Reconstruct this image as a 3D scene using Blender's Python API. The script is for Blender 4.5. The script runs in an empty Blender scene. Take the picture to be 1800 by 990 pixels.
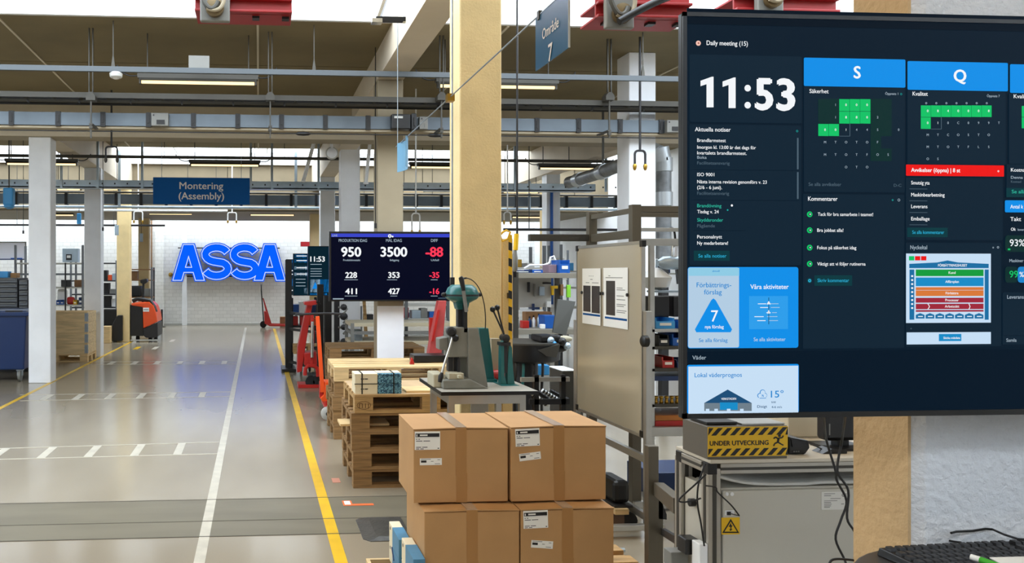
import bpy, bmesh, math, random
from math import sin, cos, pi, radians
from mathutils import Vector, Matrix
random.seed(7)
C = bpy.context.scene.collection
SC = bpy.context.scene

# ---------------- camera, world, exposure ----------------
CH, FP, PX0, PY0, YAW = 1.66, 1400.0, 553.0, 480.0, radians(4.0)
cam = bpy.data.objects.new('camera', bpy.data.cameras.new('camera'))
C.objects.link(cam)
cam.location = (0, 0, CH)
cam.rotation_euler = (pi/2, 0, -YAW)
cam.data.sensor_width = 36.0
cam.data.lens = FP/1800*36
cam.data.shift_x = (900-PX0)/1800
cam.data.shift_y = -(495-PY0)/1800
cam.data.clip_end = 200
SC.camera = cam
SC.view_settings.view_transform = 'Standard'
SC.view_settings.look = 'None'
SC.view_settings.gamma = 1
SC.view_settings.use_curve_mapping = False
SC.view_settings.exposure = 0.0
w = bpy.data.worlds.new('overcast_sky'); SC.world = w
w.use_nodes = True
w.node_tree.nodes['Background'].inputs[0].default_value = (0.80, 0.90, 1.0, 1)
w.node_tree.nodes['Background'].inputs[1].default_value = 3.0
SC.cycles.max_bounces = 7
SC.cycles.diffuse_bounces = 4
SC.cycles.glossy_bounces = 3
SC.cycles.transmission_bounces = 4
SC.cycles.sample_clamp_indirect = 6
SC.cycles.caustics_reflective = False
SC.cycles.caustics_refractive = False
SC.cycles.use_denoising = True

# warm fill lights without fixtures, added out of view above the near bay
for lx, ly in ((-5.0, 2.6), (-1.6, 2.6), (1.0, 3.2), (3.4, 3.2), (-3.2, .4), (.6, .2), (5.6, 1.0)):
    la_ = bpy.data.lights.new('warm_fill_light', 'AREA'); la_.shape = 'RECTANGLE'; la_.size = 1.5; la_.size_y = .25
    la_.energy = 22; la_.color = (1.0, .80, .56)
    lo_ = bpy.data.objects.new('warm_fill_light', la_); C.objects.link(lo_); lo_.location = (lx, ly, 4.2)
SKY_E = 6.4        # strength of daylight through the opal roof lights
TUBE_E = 2.3       # fluorescent tubes

# ---------------- picture <-> place ----------------
def P(px, py, Y):
    "point seen at photo pixel (px,py) on the plane Y (across the aisle)"
    u = (px-PX0)/FP
    t = Y/(cos(YAW)-u*sin(YAW))
    return Vector((t*(sin(YAW)+u*cos(YAW)), Y, CH+t*(PY0-py)/FP))
def PX(px, py, X):
    u = (px-PX0)/FP
    t = X/(sin(YAW)+u*cos(YAW))
    return Vector((X, t*(cos(YAW)-u*sin(YAW)), CH+t*(PY0-py)/FP))
def G(px, py, z=0.0):
    t = (CH-z)*FP/(py-PY0)
    u = (px-PX0)/FP
    return Vector((t*(sin(YAW)+u*cos(YAW)), t*(cos(YAW)-u*sin(YAW)), z))
def S(Y, px=600):
    "metres per pixel on plane Y"
    u = (px-PX0)/FP
    return Y/(cos(YAW)-u*sin(YAW))/FP

# ---------------- materials ----------------
def lin(h):
    if not isinstance(h, str): return tuple(h)+((1,) if len(h) == 3 else ())
    h = h.lstrip('#'); o = []
    for i in (0, 2, 4):
        c = int(h[i:i+2], 16)/255
        o.append(c/12.92 if c <= .04045 else ((c+.055)/1.055)**2.4)
    return tuple(o)+(1,)
_M = {}
def mat(name, col='#808080', rough=.5, metal=0., var=0., vs=3., bump=0., bs=40., stretch=None, emit=None, es=0., col2=None, spec=None, alpha=None, trans=0.):
    if name in _M: return _M[name]
    m = bpy.data.materials.new(name); m.use_nodes = True
    nt = m.node_tree; b = nt.nodes['Principled BSDF']
    N = nt.nodes.new; L = nt.links.new
    b.inputs['Base Color'].default_value = lin(col)
    b.inputs['Roughness'].default_value = rough
    b.inputs['Metallic'].default_value = metal
    if spec is not None: b.inputs['Specular IOR Level'].default_value = spec
    if trans: b.inputs['Transmission Weight'].default_value = trans
    if emit is not None:
        b.inputs['Emission Color'].default_value = lin(emit)
        b.inputs['Emission Strength'].default_value = es
    if var or bump:
        tc = N('ShaderNodeTexCoord'); mp = N('ShaderNodeMapping')
        L(tc.outputs['Object'], mp.inputs[0])
        if stretch: mp.inputs['Scale'].default_value = stretch
    if var:
        n = N('ShaderNodeTexNoise'); n.inputs['Scale'].default_value = vs; n.inputs['Detail'].default_value = 5
        L(mp.outputs[0], n.inputs[0])
        mx = N('ShaderNodeMix'); mx.data_type = 'RGBA'
        c = lin(col); c2 = lin(col2) if col2 else tuple(x*(1-var) for x in c[:3])+(1,)
        c1 = c if col2 else tuple(min(1, x*(1+var*.35)) for x in c[:3])+(1,)
        mx.inputs[6].default_value = c1; mx.inputs[7].default_value = c2
        r = N('ShaderNodeMapRange'); r.inputs[1].default_value = .38; r.inputs[2].default_value = .66
        L(n.outputs[0], r.inputs[0]); L(r.outputs[0], mx.inputs[0]); L(mx.outputs[2], b.inputs['Base Color'])
    if bump:
        n = N('ShaderNodeTexNoise'); n.inputs['Scale'].default_value = bs; n.inputs['Detail'].default_value = 3
        L(mp.outputs[0], n.inputs[0])
        bp = N('ShaderNodeBump'); bp.inputs['Strength'].default_value = bump; bp.inputs['Distance'].default_value = .01
        L(n.outputs[0], bp.inputs['Height']); L(bp.outputs[0], b.inputs['Normal'])
    _M[name] = m
    return m
def glow(name, col, es=1.0):
    "a lit screen colour / lamp"
    if name in _M: return _M[name]
    m = bpy.data.materials.new(name); m.use_nodes = True
    b = m.node_tree.nodes['Principled BSDF']
    b.inputs['Base Color'].default_value = (0, 0, 0, 1)
    b.inputs['Roughness'].default_value = .3
    b.inputs['Specular IOR Level'].default_value = .04
    b.inputs['Emission Color'].default_value = lin(col)
    b.inputs['Emission Strength'].default_value = es
    _M[name] = m
    return m

# ---------------- mesh builder ----------------
class MB:
    def __init__(s): s.v = []; s.f = []
    def add(s, vs, fs):
        k = len(s.v); s.v += [tuple(v) for v in vs]; s.f += [tuple(i+k for i in f) for f in fs]; return s
    def box(s, x0, x1, y0, y1, z0, z1):
        if x0 > x1: x0, x1 = x1, x0
        if y0 > y1: y0, y1 = y1, y0
        if z0 > z1: z0, z1 = z1, z0
        return s.add([(x0,y0,z0),(x1,y0,z0),(x1,y1,z0),(x0,y1,z0),(x0,y0,z1),(x1,y0,z1),(x1,y1,z1),(x0,y1,z1)],
                     [(0,3,2,1),(4,5,6,7),(0,1,5,4),(1,2,6,5),(2,3,7,6),(3,0,4,7)])
    def cbox(s, c, sx, sy, sz): return s.box(c[0]-sx/2, c[0]+sx/2, c[1]-sy/2, c[1]+sy/2, c[2]-sz/2, c[2]+sz/2)
    def prism(s, poly, axis, a, b):
        "poly: 2-D points; axis 'x','y','z' = extrusion axis between a and b"
        def p3(p, h):
            return {'x': (h, p[0], p[1]), 'y': (p[0], h, p[1]), 'z': (p[0], p[1], h)}[axis]
        n = len(poly); vs = [p3(p, a) for p in poly]+[p3(p, b) for p in poly]
        fs = [tuple(range(n)), tuple(range(2*n-1, n-1, -1))]+[(i, i+n, (i+1) % n+n, (i+1) % n) for i in range(n)]
        return s.add(vs, fs)
    def tube(s, pts, r, n=8, cap=True):
        pts = [Vector(p) for p in pts]; rr = r if isinstance(r, (list, tuple)) else [r]*len(pts)
        k = len(s.v); up = None
        for i, p in enumerate(pts):
            t = (pts[min(i+1, len(pts)-1)]-pts[max(i-1, 0)])
            if t.length < 1e-9: t = Vector((0, 0, 1))
            t.normalize()
            if up is None:
                up = Vector((0, 0, 1)) if abs(t.z) < .9 else Vector((1, 0, 0))
            a = t.cross(up)
            if a.length < 1e-4: a = t.cross(Vector((0, 1, 0)))
            a.normalize(); b = a.cross(t); b.normalize(); up = b
            for j in range(n):
                q = 2*pi*j/n+pi/n
                s.v.append(tuple(p+a*cos(q)*rr[i]+b*sin(q)*rr[i]))
        for i in range(len(pts)-1):
            for j in range(n):
                s.f.append((k+i*n+j, k+i*n+(j+1) % n, k+(i+1)*n+(j+1) % n, k+(i+1)*n+j))
        if cap:
            s.f.append(tuple(k+j for j in range(n-1, -1, -1)))
            s.f.append(tuple(k+(len(pts)-1)*n+j for j in range(n)))
        return s
    def bar(s, p0, p1, wd, ht=None, up=(0, 0, 1)):
        "rectangular bar between two points"
        p0 = Vector(p0); p1 = Vector(p1); ht = ht or wd
        t = (p1-p0).normalized(); u = Vector(up)
        if abs(t.dot(u)) > .99: u = Vector((0, 1, 0))
        a = t.cross(u).normalized()*wd/2; b = a.cross(t).normalized()*ht/2
        vs = [p0-a-b, p0+a-b, p0+a+b, p0-a+b, p1-a-b, p1+a-b, p1+a+b, p1-a+b]
        return s.add(vs, [(0,3,2,1),(4,5,6,7),(0,1,5,4),(1,2,6,5),(2,3,7,6),(3,0,4,7)])
    def lathe(s, prof, c=(0,0,0), n=20, axis='z'):
        k = len(s.v); c = Vector(c)
        for r, h in prof:
            for j in range(n):
                q = 2*pi*j/n
                v = {'z': (r*cos(q), r*sin(q), h), 'y': (r*cos(q), h, r*sin(q)), 'x': (h, r*cos(q), r*sin(q))}[axis]
                s.v.append(tuple(c+Vector(v)))
        m = len(prof)
        for i in range(m-1):
            for j in range(n):
                s.f.append((k+i*n+j, k+i*n+(j+1) % n, k+(i+1)*n+(j+1) % n, k+(i+1)*n+j))
        s.f.append(tuple(k+j for j in range(n-1, -1, -1)))
        s.f.append(tuple(k+(m-1)*n+j for j in range(n)))
        return s
    def disc(s, c, r, h, axis='z', n=20):
        return s.lathe([(r, -h/2), (r, h/2)], c, n, axis)
    def quad(s, a, b, c, d): return s.add([a, b, c, d], [(0, 1, 2, 3)])
    def hexa(s, bot, top): # 4 bottom, 4 top corners
        return s.add(list(bot)+list(top), [(0,3,2,1),(4,5,6,7),(0,1,5,4),(1,2,6,5),(2,3,7,6),(3,0,4,7)])
    def xf(s, M, start=0):
        for i in range(start, len(s.v)): s.v[i] = tuple(M @ Vector(s.v[i]))
        return s
    def mesh(s, name, smooth=False, off=None):
        me = bpy.data.meshes.new(name)
        vs = [tuple(off @ Vector(v)) for v in s.v] if off is not None else s.v
        me.from_pydata(vs, [], s.f); me.validate()
        bm = bmesh.new(); bm.from_mesh(me); bmesh.ops.recalc_face_normals(bm, faces=bm.faces); bm.to_mesh(me); bm.free()
        if smooth:
            me.polygons.foreach_set('use_smooth', [True]*len(me.polygons))
            me.set_sharp_from_angle(angle=radians(38))
        return me
def box(*a): return MB().box(*a)
def tube(pts, r, n=8): return MB().tube(pts, r, n)
def bez(p0, p1, p2, p3, n=14):
    p0, p1, p2, p3 = map(Vector, (p0, p1, p2, p3))
    return [p0*(1-t)**3+p1*3*t*(1-t)**2+p2*3*t*t*(1-t)+p3*t**3 for t in [i/n for i in range(n+1)]]
def arcpts(c, r, a0, a1, n, plane='xz'):
    o = []
    for i in range(n+1):
        a = a0+(a1-a0)*i/n
        d = {'xz': (cos(a), 0, sin(a)), 'yz': (0, cos(a), sin(a)), 'xy': (cos(a), sin(a), 0)}[plane]
        o.append(Vector(c)+Vector(d)*r)
    return o
def link(name, me, m, parent=None, bevel=0, seg=2):
    o = bpy.data.objects.new(name, me); C.objects.link(o)
    if m is not None: me.materials.append(m) if len(me.materials) == 0 else None
    if parent: o.parent = parent
    if bevel:
        b = o.modifiers.new('bevel', 'BEVEL'); b.width = bevel; b.segments = seg; b.limit_method = 'ANGLE'; b.harden_normals = False
    return o
_LABELS = {}
def tag(o, label, cat, group=None, kind=None):
    if label: o['label'] = label
    if cat: o['category'] = cat
    if group: o['group'] = group
    if kind: o['kind'] = kind
class T:
    "a thing: an Empty at its base and its parts"
    def __init__(s, name, label, cat, loc=(0,0,0), rz=0, group=None, rot=None):
        o = bpy.data.objects.new(name, None); C.objects.link(o); o.empty_display_size = .1
        o.location = loc; o.rotation_euler = rot or (0, 0, rz)
        tag(o, label, cat, group); s.o = o; s.mw = Matrix.Translation(Vector(loc)) @ o.rotation_euler.to_matrix().to_4x4()
        s.inv = s.mw.inverted()
    def part(s, name, mb, m, parent=None, label=None, bevel=0, smooth=False, kind=None, w=True):
        me = mb.mesh(name, smooth, s.inv if w else None)
        o = link(name, me, m, parent or s.o, bevel)
        if label: o['label'] = label
        if kind: o['kind'] = kind
        return o
    def rep(s, name, src, offs, parent=None):
        "more copies of a part at local offsets, sharing mesh data"
        for d in offs:
            c = src.copy(); C.objects.link(c); c.parent = parent or s.o; c.location = Vector(src.location)+Vector(d)
    def copy(s, loc, label, rz=None, group=None):
        return dup(s.o, loc, label, rz, group)
def dup(root, loc, label, rz=None, group=None):
    r = root.copy(); C.objects.link(r); r.location = loc
    if rz is not None: r.rotation_euler = (0, 0, rz)
    if label: r['label'] = label
    if group: r['group'] = group
    for ch in list(root.children):
        c = ch.copy(); C.objects.link(c); c.parent = r
        for g in list(ch.children):
            d = g.copy(); C.objects.link(d); d.parent = c
    return r
def solo(name, label, cat, mb, m, group=None, bevel=0, smooth=False, kind=None):
    "a thing that is one mesh, given in world coordinates; its origin goes to its base"
    xs = [v[0] for v in mb.v]; ys = [v[1] for v in mb.v]; zs = [v[2] for v in mb.v]
    c = Vector(((min(xs)+max(xs))/2, (min(ys)+max(ys))/2, min(zs)))
    me = mb.mesh(name, smooth, Matrix.Translation(-c))
    o = link(name, me, m, None, bevel); o.location = c
    tag(o, label, cat, group, kind)
    return o
def struct(name, mb, m, bevel=0, parent=None, smooth=False):
    o = link(name, mb.mesh(name, smooth), m, parent, bevel)
    if not parent: o['kind'] = 'structure'
    return o
# lettering: every string becomes flat geometry; rows share one mesh
_tc = {}
def _glyphs(txt, bold, sp=1.0):
    k = (txt, bold, sp)
    if k in _tc: return _tc[k]
    cu = bpy.data.curves.new('lettering', 'FONT'); cu.body = txt; cu.size = 1; cu.offset = bold; cu.resolution_u = 3; cu.space_character = sp
    o = bpy.data.objects.new('lettering', cu); C.objects.link(o)
    dg = bpy.context.evaluated_depsgraph_get(); me = bpy.data.meshes.new_from_object(o.evaluated_get(dg))
    vs = [(v.co.x, v.co.y) for v in me.vertices]; fs = [tuple(p.vertices) for p in me.polygons]
    bpy.data.objects.remove(o); bpy.data.curves.remove(cu); bpy.data.meshes.remove(me)
    wd = (max(v[0] for v in vs), min(v[0] for v in vs)) if vs else (0, 0)
    _tc[k] = (vs, fs, wd); return _tc[k]
def letters(mb, txt, org, size, align='l', bold=0., wscale=1., right=(1,0,0), up=(0,0,1), width=None, sp=1.0):
    vs, fs, wd = _glyphs(txt, 0, sp)
    if not vs: return mb
    if width: wscale = width/((wd[0]-wd[1])*size)
    sh = {'l': -wd[1], 'c': -(wd[0]+wd[1])/2, 'r': -wd[0]}[align]
    r = Vector(right); u = Vector(up); o = Vector(org)
    q = bold*size
    nrm = r.cross(u)
    for i, (ox, oy) in enumerate(((-q, 0), (q, 0), (0, q*.7), (0, -q*.7)) if bold else ((0, 0),)):
        mb.add([o+r*((x+sh)*size*wscale+ox)+u*(y*size+oy)+nrm*(.00006*i) for x, y in vs], fs)
    return mb
# ================= materials =================
m_ceil = mat('ceiling_paint', '#857859', .85, var=.12, vs=1.2)
m_beam = mat('beam_paint', '#a89c84', .75, var=.1, vs=2)
m_white = mat('white_column_paint', '#f3f6fa', .55, var=.05, vs=3, bump=.1, bs=60)
m_beige = mat('beige_column_paint', '#d6bf8f', .6, var=.06, vs=3, bump=.25, bs=90)
m_yell = mat('cream_column_paint', '#ecd29a', .6, var=.08, vs=4, bump=.35, bs=70)
m_tan = mat('tan_column_paint', '#c9b08a', .7, var=.08, vs=3, bump=.3, bs=70)
m_alu = mat('aluminium', '#b9b8b2', .35, .85, var=.06, vs=8)
m_steel = mat('galvanised_steel', '#9ba4ab', .45, .7, var=.15, vs=9)
m_dsteel = mat('dark_steel', '#4b4943', .5, .5)
m_black = mat('black_plastic', '#0d0d0e', .38)
m_rubber = mat('black_rubber', '#141414', .8)
m_dark = mat('dark_grey_metal', '#2b2b2d', .45, .3)
m_grey = mat('grey_paint', '#7d7d78', .5, var=.06, vs=6)
m_lgrey = mat('light_grey_paint', '#b9b9b3', .5)
m_pwhite = mat('white_enamel', '#eef0f0', .35)
m_navy = mat('navy_plastic', '#142f5c', .35)
m_blue = mat('blue_plastic', '#1459b0', .38)
m_lblue = mat('light_blue_plastic', '#3f9fe0', .4)
m_red = mat('red_paint', '#b5221c', .38, var=.1, vs=6)
m_orange = mat('orange_paint', '#e2501c', .35)
m_green = mat('hi_vis_green', '#8fe03a', .6)
m_teal = mat('teal_machine_paint', '#236a6a', .3, var=.12, vs=14)
m_mgrey = mat('machine_grey_paint', '#7f8078', .42, var=.12, vs=10, bump=.05, bs=120)
m_yellow = mat('yellow_plastic', '#e8b90f', .45)
m_paper = mat('white_paper', '#f1f0ea', .7)
m_wood = mat('pallet_wood', '#b8935f', .75, var=.35, vs=3.5, stretch=(1, 6, 14), bump=.2, bs=30)
m_wood2 = mat('aged_pallet_wood', '#957349', .78, var=.4, vs=3.2, stretch=(1, 6, 14), bump=.25, bs=30)
m_lwood = mat('light_plank_wood', '#dcbd8a', .65, var=.2, vs=3, stretch=(1, 7, 12), bump=.1, bs=30)
m_card = mat('cardboard', '#bb905f', .75, var=.07, vs=5, bump=.06, bs=25)
m_tapec = mat('brown_packing_tape', '#ab7d4a', .32)
m_clear = mat('clear_packing_tape', '#b6a08a', .12, spec=.8)
m_brass = mat('brass', '#b8923e', .3, .9)
m_chrome = mat('chrome', '#d6d6d6', .15, 1.)
m_cable = mat('black_cable', '#101010', .5)
m_gcable = mat('grey_cable', '#c9c9c4', .5)

# ---- floor: polished epoxy with its own stains and the darker channel band ----
def floor_material():
    m = bpy.data.materials.new('epoxy_floor'); m.use_nodes = True; nt = m.node_tree
    b = nt.nodes['Principled BSDF']; N = nt.nodes.new; L = nt.links.new
    tc = N('ShaderNodeTexCoord'); mp = N('ShaderNodeMapping'); L(tc.outputs['Object'], mp.inputs[0])
    mp.inputs['Scale'].default_value = (1, .35, 1)
    n = N('ShaderNodeTexNoise'); n.inputs['Scale'].default_value = .9; n.inputs['Detail'].default_value = 3; L(mp.outputs[0], n.inputs[0])
    cr = N('ShaderNodeValToRGB'); cr.color_ramp.elements[0].position = .3; cr.color_ramp.elements[1].position = .7
    cr.color_ramp.elements[0].color = lin('#8c816e'); cr.color_ramp.elements[1].color = lin('#a29783')
    L(n.outputs[0], cr.inputs[0]); L(cr.outputs[0], b.inputs['Base Color'])
    n2 = N('ShaderNodeTexNoise'); n2.inputs['Scale'].default_value = .7; n2.inputs['Detail'].default_value = 1; L(mp.outputs[0], n2.inputs[0])
    r = N('ShaderNodeMapRange'); r.inputs[3].default_value = .17; r.inputs[4].default_value = .24; L(n2.outputs[0], r.inputs[0]); L(r.outputs[0], b.inputs['Roughness'])
    b.inputs['Coat Weight'].default_value = .25; b.inputs['Coat Roughness'].default_value = .12
    n3 = N('ShaderNodeTexNoise'); n3.inputs['Scale'].default_value = 9; L(tc.outputs['Object'], n3.inputs[0])
    pass
    return m
m_floor = floor_material()
m_band = mat('worn_floor_band', '#77705f', .38, var=.15, vs=3, stretch=(.4, 1.5, 1))
XL, XR, YN, YF = -13.0, 9.0, -3.2, 25.5
struct('floor', box(XL, XR, YN, YF, -.1, 0), m_floor)
y0b, y1b = G(360, 944).y, G(360, 879).y
struct('trim_1', box(XL, 1.9, y0b, y1b, -.01, .0015), m_band)
m_joint = mat('floor_joint', '#5d574b', .6)
for k, yy in enumerate((y0b, y1b, (y0b*.62+y1b*.38))):
    struct('trim_%d' % (k+2), box(XL, 1.9, yy-.006, yy+.006, -.01, .003), m_joint)

# ---- white painted brick back wall ----
def brick_white():
    m = bpy.data.materials.new('white_painted_brick'); m.use_nodes = True; nt = m.node_tree
    b = nt.nodes['Principled BSDF']; N = nt.nodes.new; L = nt.links.new
    tc = N('ShaderNodeTexCoord'); mp = N('ShaderNodeMapping'); L(tc.outputs['Object'], mp.inputs[0]); mp.inputs['Rotation'].default_value = (pi/2, 0, 0)
    bt = N('ShaderNodeTexBrick'); bt.inputs['Scale'].default_value = 2.2; bt.inputs['Color1'].default_value = lin('#efeeea'); bt.inputs['Color2'].default_value = lin('#e6e5e1')
    bt.inputs['Mortar'].default_value = lin('#dcdbd6'); bt.inputs['Mortar Size'].default_value = .02
    L(mp.outputs[0], bt.inputs[0]); L(bt.outputs[0], b.inputs['Base Color']); b.inputs['Roughness'].default_value = .6
    bp = N('ShaderNodeBump'); bp.inputs['Strength'].default_value = .5; bp.inputs['Distance'].default_value = .02; bp.invert = True
    L(bt.outputs['Fac'], bp.inputs['Height']); L(bp.outputs[0], b.inputs['Normal'])
    return m
m_brick = brick_white()
struct('wall_back', box(XL, XR, YF, YF+.25, -.1, 6), m_brick)
struct('wall_left', box(XL-.2, XL, YN, YF+.2, -.1, 6), m_white)
struct('wall_right', box(XR, XR+.2, YN, YF+.2, -.1, 6), m_white)
struct('wall_front', box(XL, XR, YN-.2, YN, -.1, 6), m_white)
# pilaster of the back wall and its base line
struct('trim_5', box(-3.25, -3.0, YF-.12, YF+.02, 0, 3.2), m_brick)
struct('baseboard_back', box(-3.0, 3.4, YF-.03, YF+.01, 0, .06), m_lgrey)

# ---- ceiling panels between the roof lights ----
ZC = 4.35
xs = [XL]
x = P(135, 165, 12.2).x
seam = [x+2.72*k for k in range(-4, 6)]
edges = [XL]+[s for s in seam if XL < s < XR]+[XR]
pc = None
def ceiling_bay(y0, y1, z=ZC):
    global pc
    n = 0
    for a, b in zip(edges[:-1], edges[1:]):
        rows = max(1, int(round((y1-y0)/2.0)))
        for r in range(rows):
            ya = y0+(y1-y0)*r/rows; yb = y0+(y1-y0)*(r+1)/rows
            o = struct('panel', box(a+.012, b-.012, ya+.012, yb-.012, z, z+.04), m_ceil, parent=ceil_root)
ceil_root = struct('ceiling', box(XL, XR, 8.5, 17.2, ZC+.03, ZC+.12), m_dsteel)
ceiling_bay(8.5, 12.2); ceiling_bay(12.6, 17.2)
bk = struct('ceiling.001', box(XL, XR, -.6, 5.0, ZC+.03, ZC+.12), m_dsteel)
_cr = ceil_root; ceil_root = bk; ceiling_bay(-.6, 5.0); ceil_root = _cr
struct('ceiling.002', box(XL, XR, 19.9, 20.4, ZC, ZC+.12), m_ceil)
soff = struct('ceiling.003', box(XL, XR, 20.3, 23.9, 3.22, 3.34), mat('soffit_paint', '#87806f', .85))
m_seam = mat('seam_strip', '#d8cfba', .7)
for s_ in seam:
    struct('seam_strip', box(s_-.012, s_+.012, 8.5, 12.2, ZC-.012, ZC+.002), m_seam, parent=_cr)
    struct('seam_strip', box(s_-.012, s_+.012, 12.6, 17.2, ZC-.012, ZC+.002), m_seam, parent=_cr)

# ---- roof lights: opal panes over an opening with upstands ----
m_opal = glow('opal_rooflight', (.82, .91, 1.0), SKY_E)
def rooflight(i, y0, y1, zt):
    r = struct('window_%d' % i, MB().box(XL, XR, y0-.05, y0, min(ZC, zt-.3), zt).box(XL, XR, y1, y1+.05, min(ZC, zt-.3), zt), m_pwhite)
    x = XL; k = 0
    while x < XR-.01:
        x1 = min(x+2.2, XR)
        p = struct('pane', box(x+.02, x1-.02, y0, y1, zt, zt+.02), m_opal, parent=r)
        struct('mullion', box(x-.02, x+.02, y0, y1, zt-.05, zt+.03), m_pwhite, parent=r)
        x = x1
    return r
rooflight(1, 5.05, 8.45, 4.75)
rooflight(2, 17.25, 19.85, 4.65)
rooflight(3, YN, -1.7, 4.75)  # unseen roof light added behind the camera to light the near bay
struct('ceiling.006', box(XL, XR, -1.65, -.6, ZC, ZC+.1), m_ceil)
rooflight(4, 23.95, 25.4, 4.3)  # hidden roof light added to brighten the back wall
struct('ceiling.004', box(XL, XR, 23.8, 23.9, 3.34, 4.36), m_pwhite)
struct('ceiling.005', box(XL, XR, 20.35, 23.9, ZC, ZC+.1), m_ceil)

# ---- cross beams ----
b1 = struct('beam', box(XL, XR, 12.2, 12.6, 3.71, ZC+.02), m_beam)
struct('beam_edge', box(XL, XR, 12.17, 12.2, 3.71, 3.79), mat('beam_edge_paint', '#cfc4ae', .7), parent=b1)
struct('beam.001', box(XL, XR, 20.0, 20.35, 3.25, ZC+.02), mat('shaded_beam_paint', '#857860', .8, var=.1, vs=2))  # brown darkened to put shade into the beam's colour, against the roof light
struct('beam.002', box(XL, XR, 4.75, 5.0, 3.9, ZC+.02), m_beam)
# ---- beams along the aisle ----
m_lbeam = mat('light_beam_paint', '#d9ccb6', .65, var=.06, vs=2)
xa, xb = P(663.5, 400, 9.55).x, P(709, 400, 9.55).x
struct('beam.003', box(xa, xb, YN, 12.2, 4.0, 5.0), m_lbeam)
struct('beam.004', box(P(563, 300, 17.15).x, P(589, 300, 17.15).x, 12.6, 20.0, 3.74, ZC+.02), m_lbeam)
xl0, xl1 = P(50, 600, 12.25).x, P(89, 600, 12.25).x
struct('beam.005', box(xl0, xl1, 12.6, 20.0, 3.74, ZC+.02), m_lbeam)
struct('beam.006', box(P(1120,300,12.25).x, P(1153,300,12.25).x, 12.6, 20.0, 3.74, ZC+.02), m_lbeam)

# ---- columns ----
def column(px0, px1, Y, z1, m, z0=0, nm='column', d=None):
    a, b = P(px0, 500, Y).x, P(px1, 500, Y).x
    return struct(nm, box(a, b, Y, Y+(d or (b-a)), z0, z1), m, bevel=.012)
column(50, 89, 12.25, 3.71, m_white)
column(148, 177, 16.0, 3.74, m_white)
column(205, 228, 19.4, 3.74, m_yell)
column(243, 262, 22.9, 3.22, m_beige)
c0 = column(808, 882, 5.75, 4.0, m_yell)
struct('conduit_cover', box(P(884,500,5.9).x, P(901,500,5.9).x, 5.9, 6.0, 0, P(890,420,5.9).z), m_yell, parent=c0)
c1 = column(663.5, 709, 9.55, 4.0, mat('dull_beige_paint', '#a3967c', .65, var=.06, vs=3))
struct('white_paint_band', box(xa-.004, xb+.004, 9.546, 9.556, 0, P(690,538,9.55).z), m_white, parent=c1)
column(599, 633, 13.35, ZC, m_white)
column(563, 589, 17.15, 3.74, m_white)
column(545, 562, 20.95, 3.22, m_beige)
column(1106, 1153, 9.4, ZC, m_white)
column(961, 985, 16.4, ZC, m_white)
column(952, 962, 19.5, 3.8, m_beige)
column(320, 328, 25.3, 3.22, m_white, d=.2)
# near plastered pillar and the wall return beside it
m_plast = mat('rough_white_plaster', '#dfe1e4', .8, var=.04, vs=4, bump=.9, bs=55)
m_plast2 = mat('rough_beige_plaster', '#cfae80', .8, var=.06, vs=4, bump=.6, bs=45)
# near wall end: beige reveal facing the aisle, chamfered corner, white plastered face
xw_ = 1.565; ynear = PX(1600, 800, xw_).y; yfar = PX(1505, 800, xw_).y
ef = P(1627, 800, ynear-.018)
struct('wall_near', MB().prism([(xw_+.001, ynear), (ef.x, ef.y), (6.5, ef.y), (6.5, yfar), (xw_+.001, yfar)], 'z', 0, ZC), m_plast, bevel=.003)
struct('column', box(xw_-.006, xw_+.004, ynear, yfar+.002, 0, ZC), m_plast2)
# ================= floor markings =================
m_yline = mat('yellow_floor_paint', '#e3b51c', .35, var=.1, vs=6)
m_wline = mat('white_floor_paint', '#c6bfae', .35, var=.15, vs=8)
def line_mb(pts, wd, h=.002):
    mb = MB()
    for (x0, y0), (x1, y1) in zip(pts[:-1], pts[1:]):
        mb.bar((x0, y0, h/2), (x1, y1, h/2), wd, h)
    return mb
ya, yb_ = G(482, 578), G(600, 990)
dx = (ya.x-yb_.x)/(ya.y-yb_.y)
solo('painted_line', 'solid yellow line along the aisle beside the pallets and cardboard boxes', 'floor marking',
     line_mb([(yb_.x-dx*(yb_.y-2), 2), (ya.x, ya.y)], .075), m_yline, kind=None)
wa, wb = G(432, 576), G(360, 940)
dx = (wa.x-wb.x)/(wa.y-wb.y)
solo('painted_line', 'solid white line down the middle of the aisle', 'floor marking', line_mb([(wb.x-dx*(wb.y-2), 2), (wa.x, wa.y)], .065), m_wline)
la, lb = G(233, 600), G(0, 718)
dx = (la.x-lb.x)/(la.y-lb.y)
solo('painted_line', 'thin yellow line passing the feet of the white columns', 'floor marking', line_mb([(lb.x-dx*3, lb.y-3), (la.x, la.y)], .06), m_yline)
def crossing(ty, by, x0, x1, ticks, label, tw=.045, lw=.02):
    y0 = G(x0, by[0]).y; y1 = G(x0, ty[0]).y
    t = T('painted_crossing', label, 'floor marking', ((G(x0,by[0]).x+G(x1,by[1]).x)/2, (y0+y1)/2, 0))
    e0, e1 = G(x0, by[0]), G(x1, by[1]); f0, f1 = G(x0, ty[0]), G(x1, ty[1])
    t.part('edge_line', line_mb([(e0.x, e0.y), (e1.x, e1.y)], lw), m_wline)
    t.part('edge_line', line_mb([(f0.x, f0.y), (f1.x, f1.y)], lw), m_wline)
    for k in ticks:
        u = (k-x0)/(x1-x0); a = e0.lerp(e1, u); b = f0.lerp(f1, u)
        t.part('stripe', line_mb([(a.x, a.y), (a.x, b.y)], tw, .0025), m_wline)
crossing((790,777.5), (809,798), -40, 385, (-18, 68, 150, 232, 309), 'white ladder-shaped crossing painted across the aisle ahead of the dark floor band', .075, .022)
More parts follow.
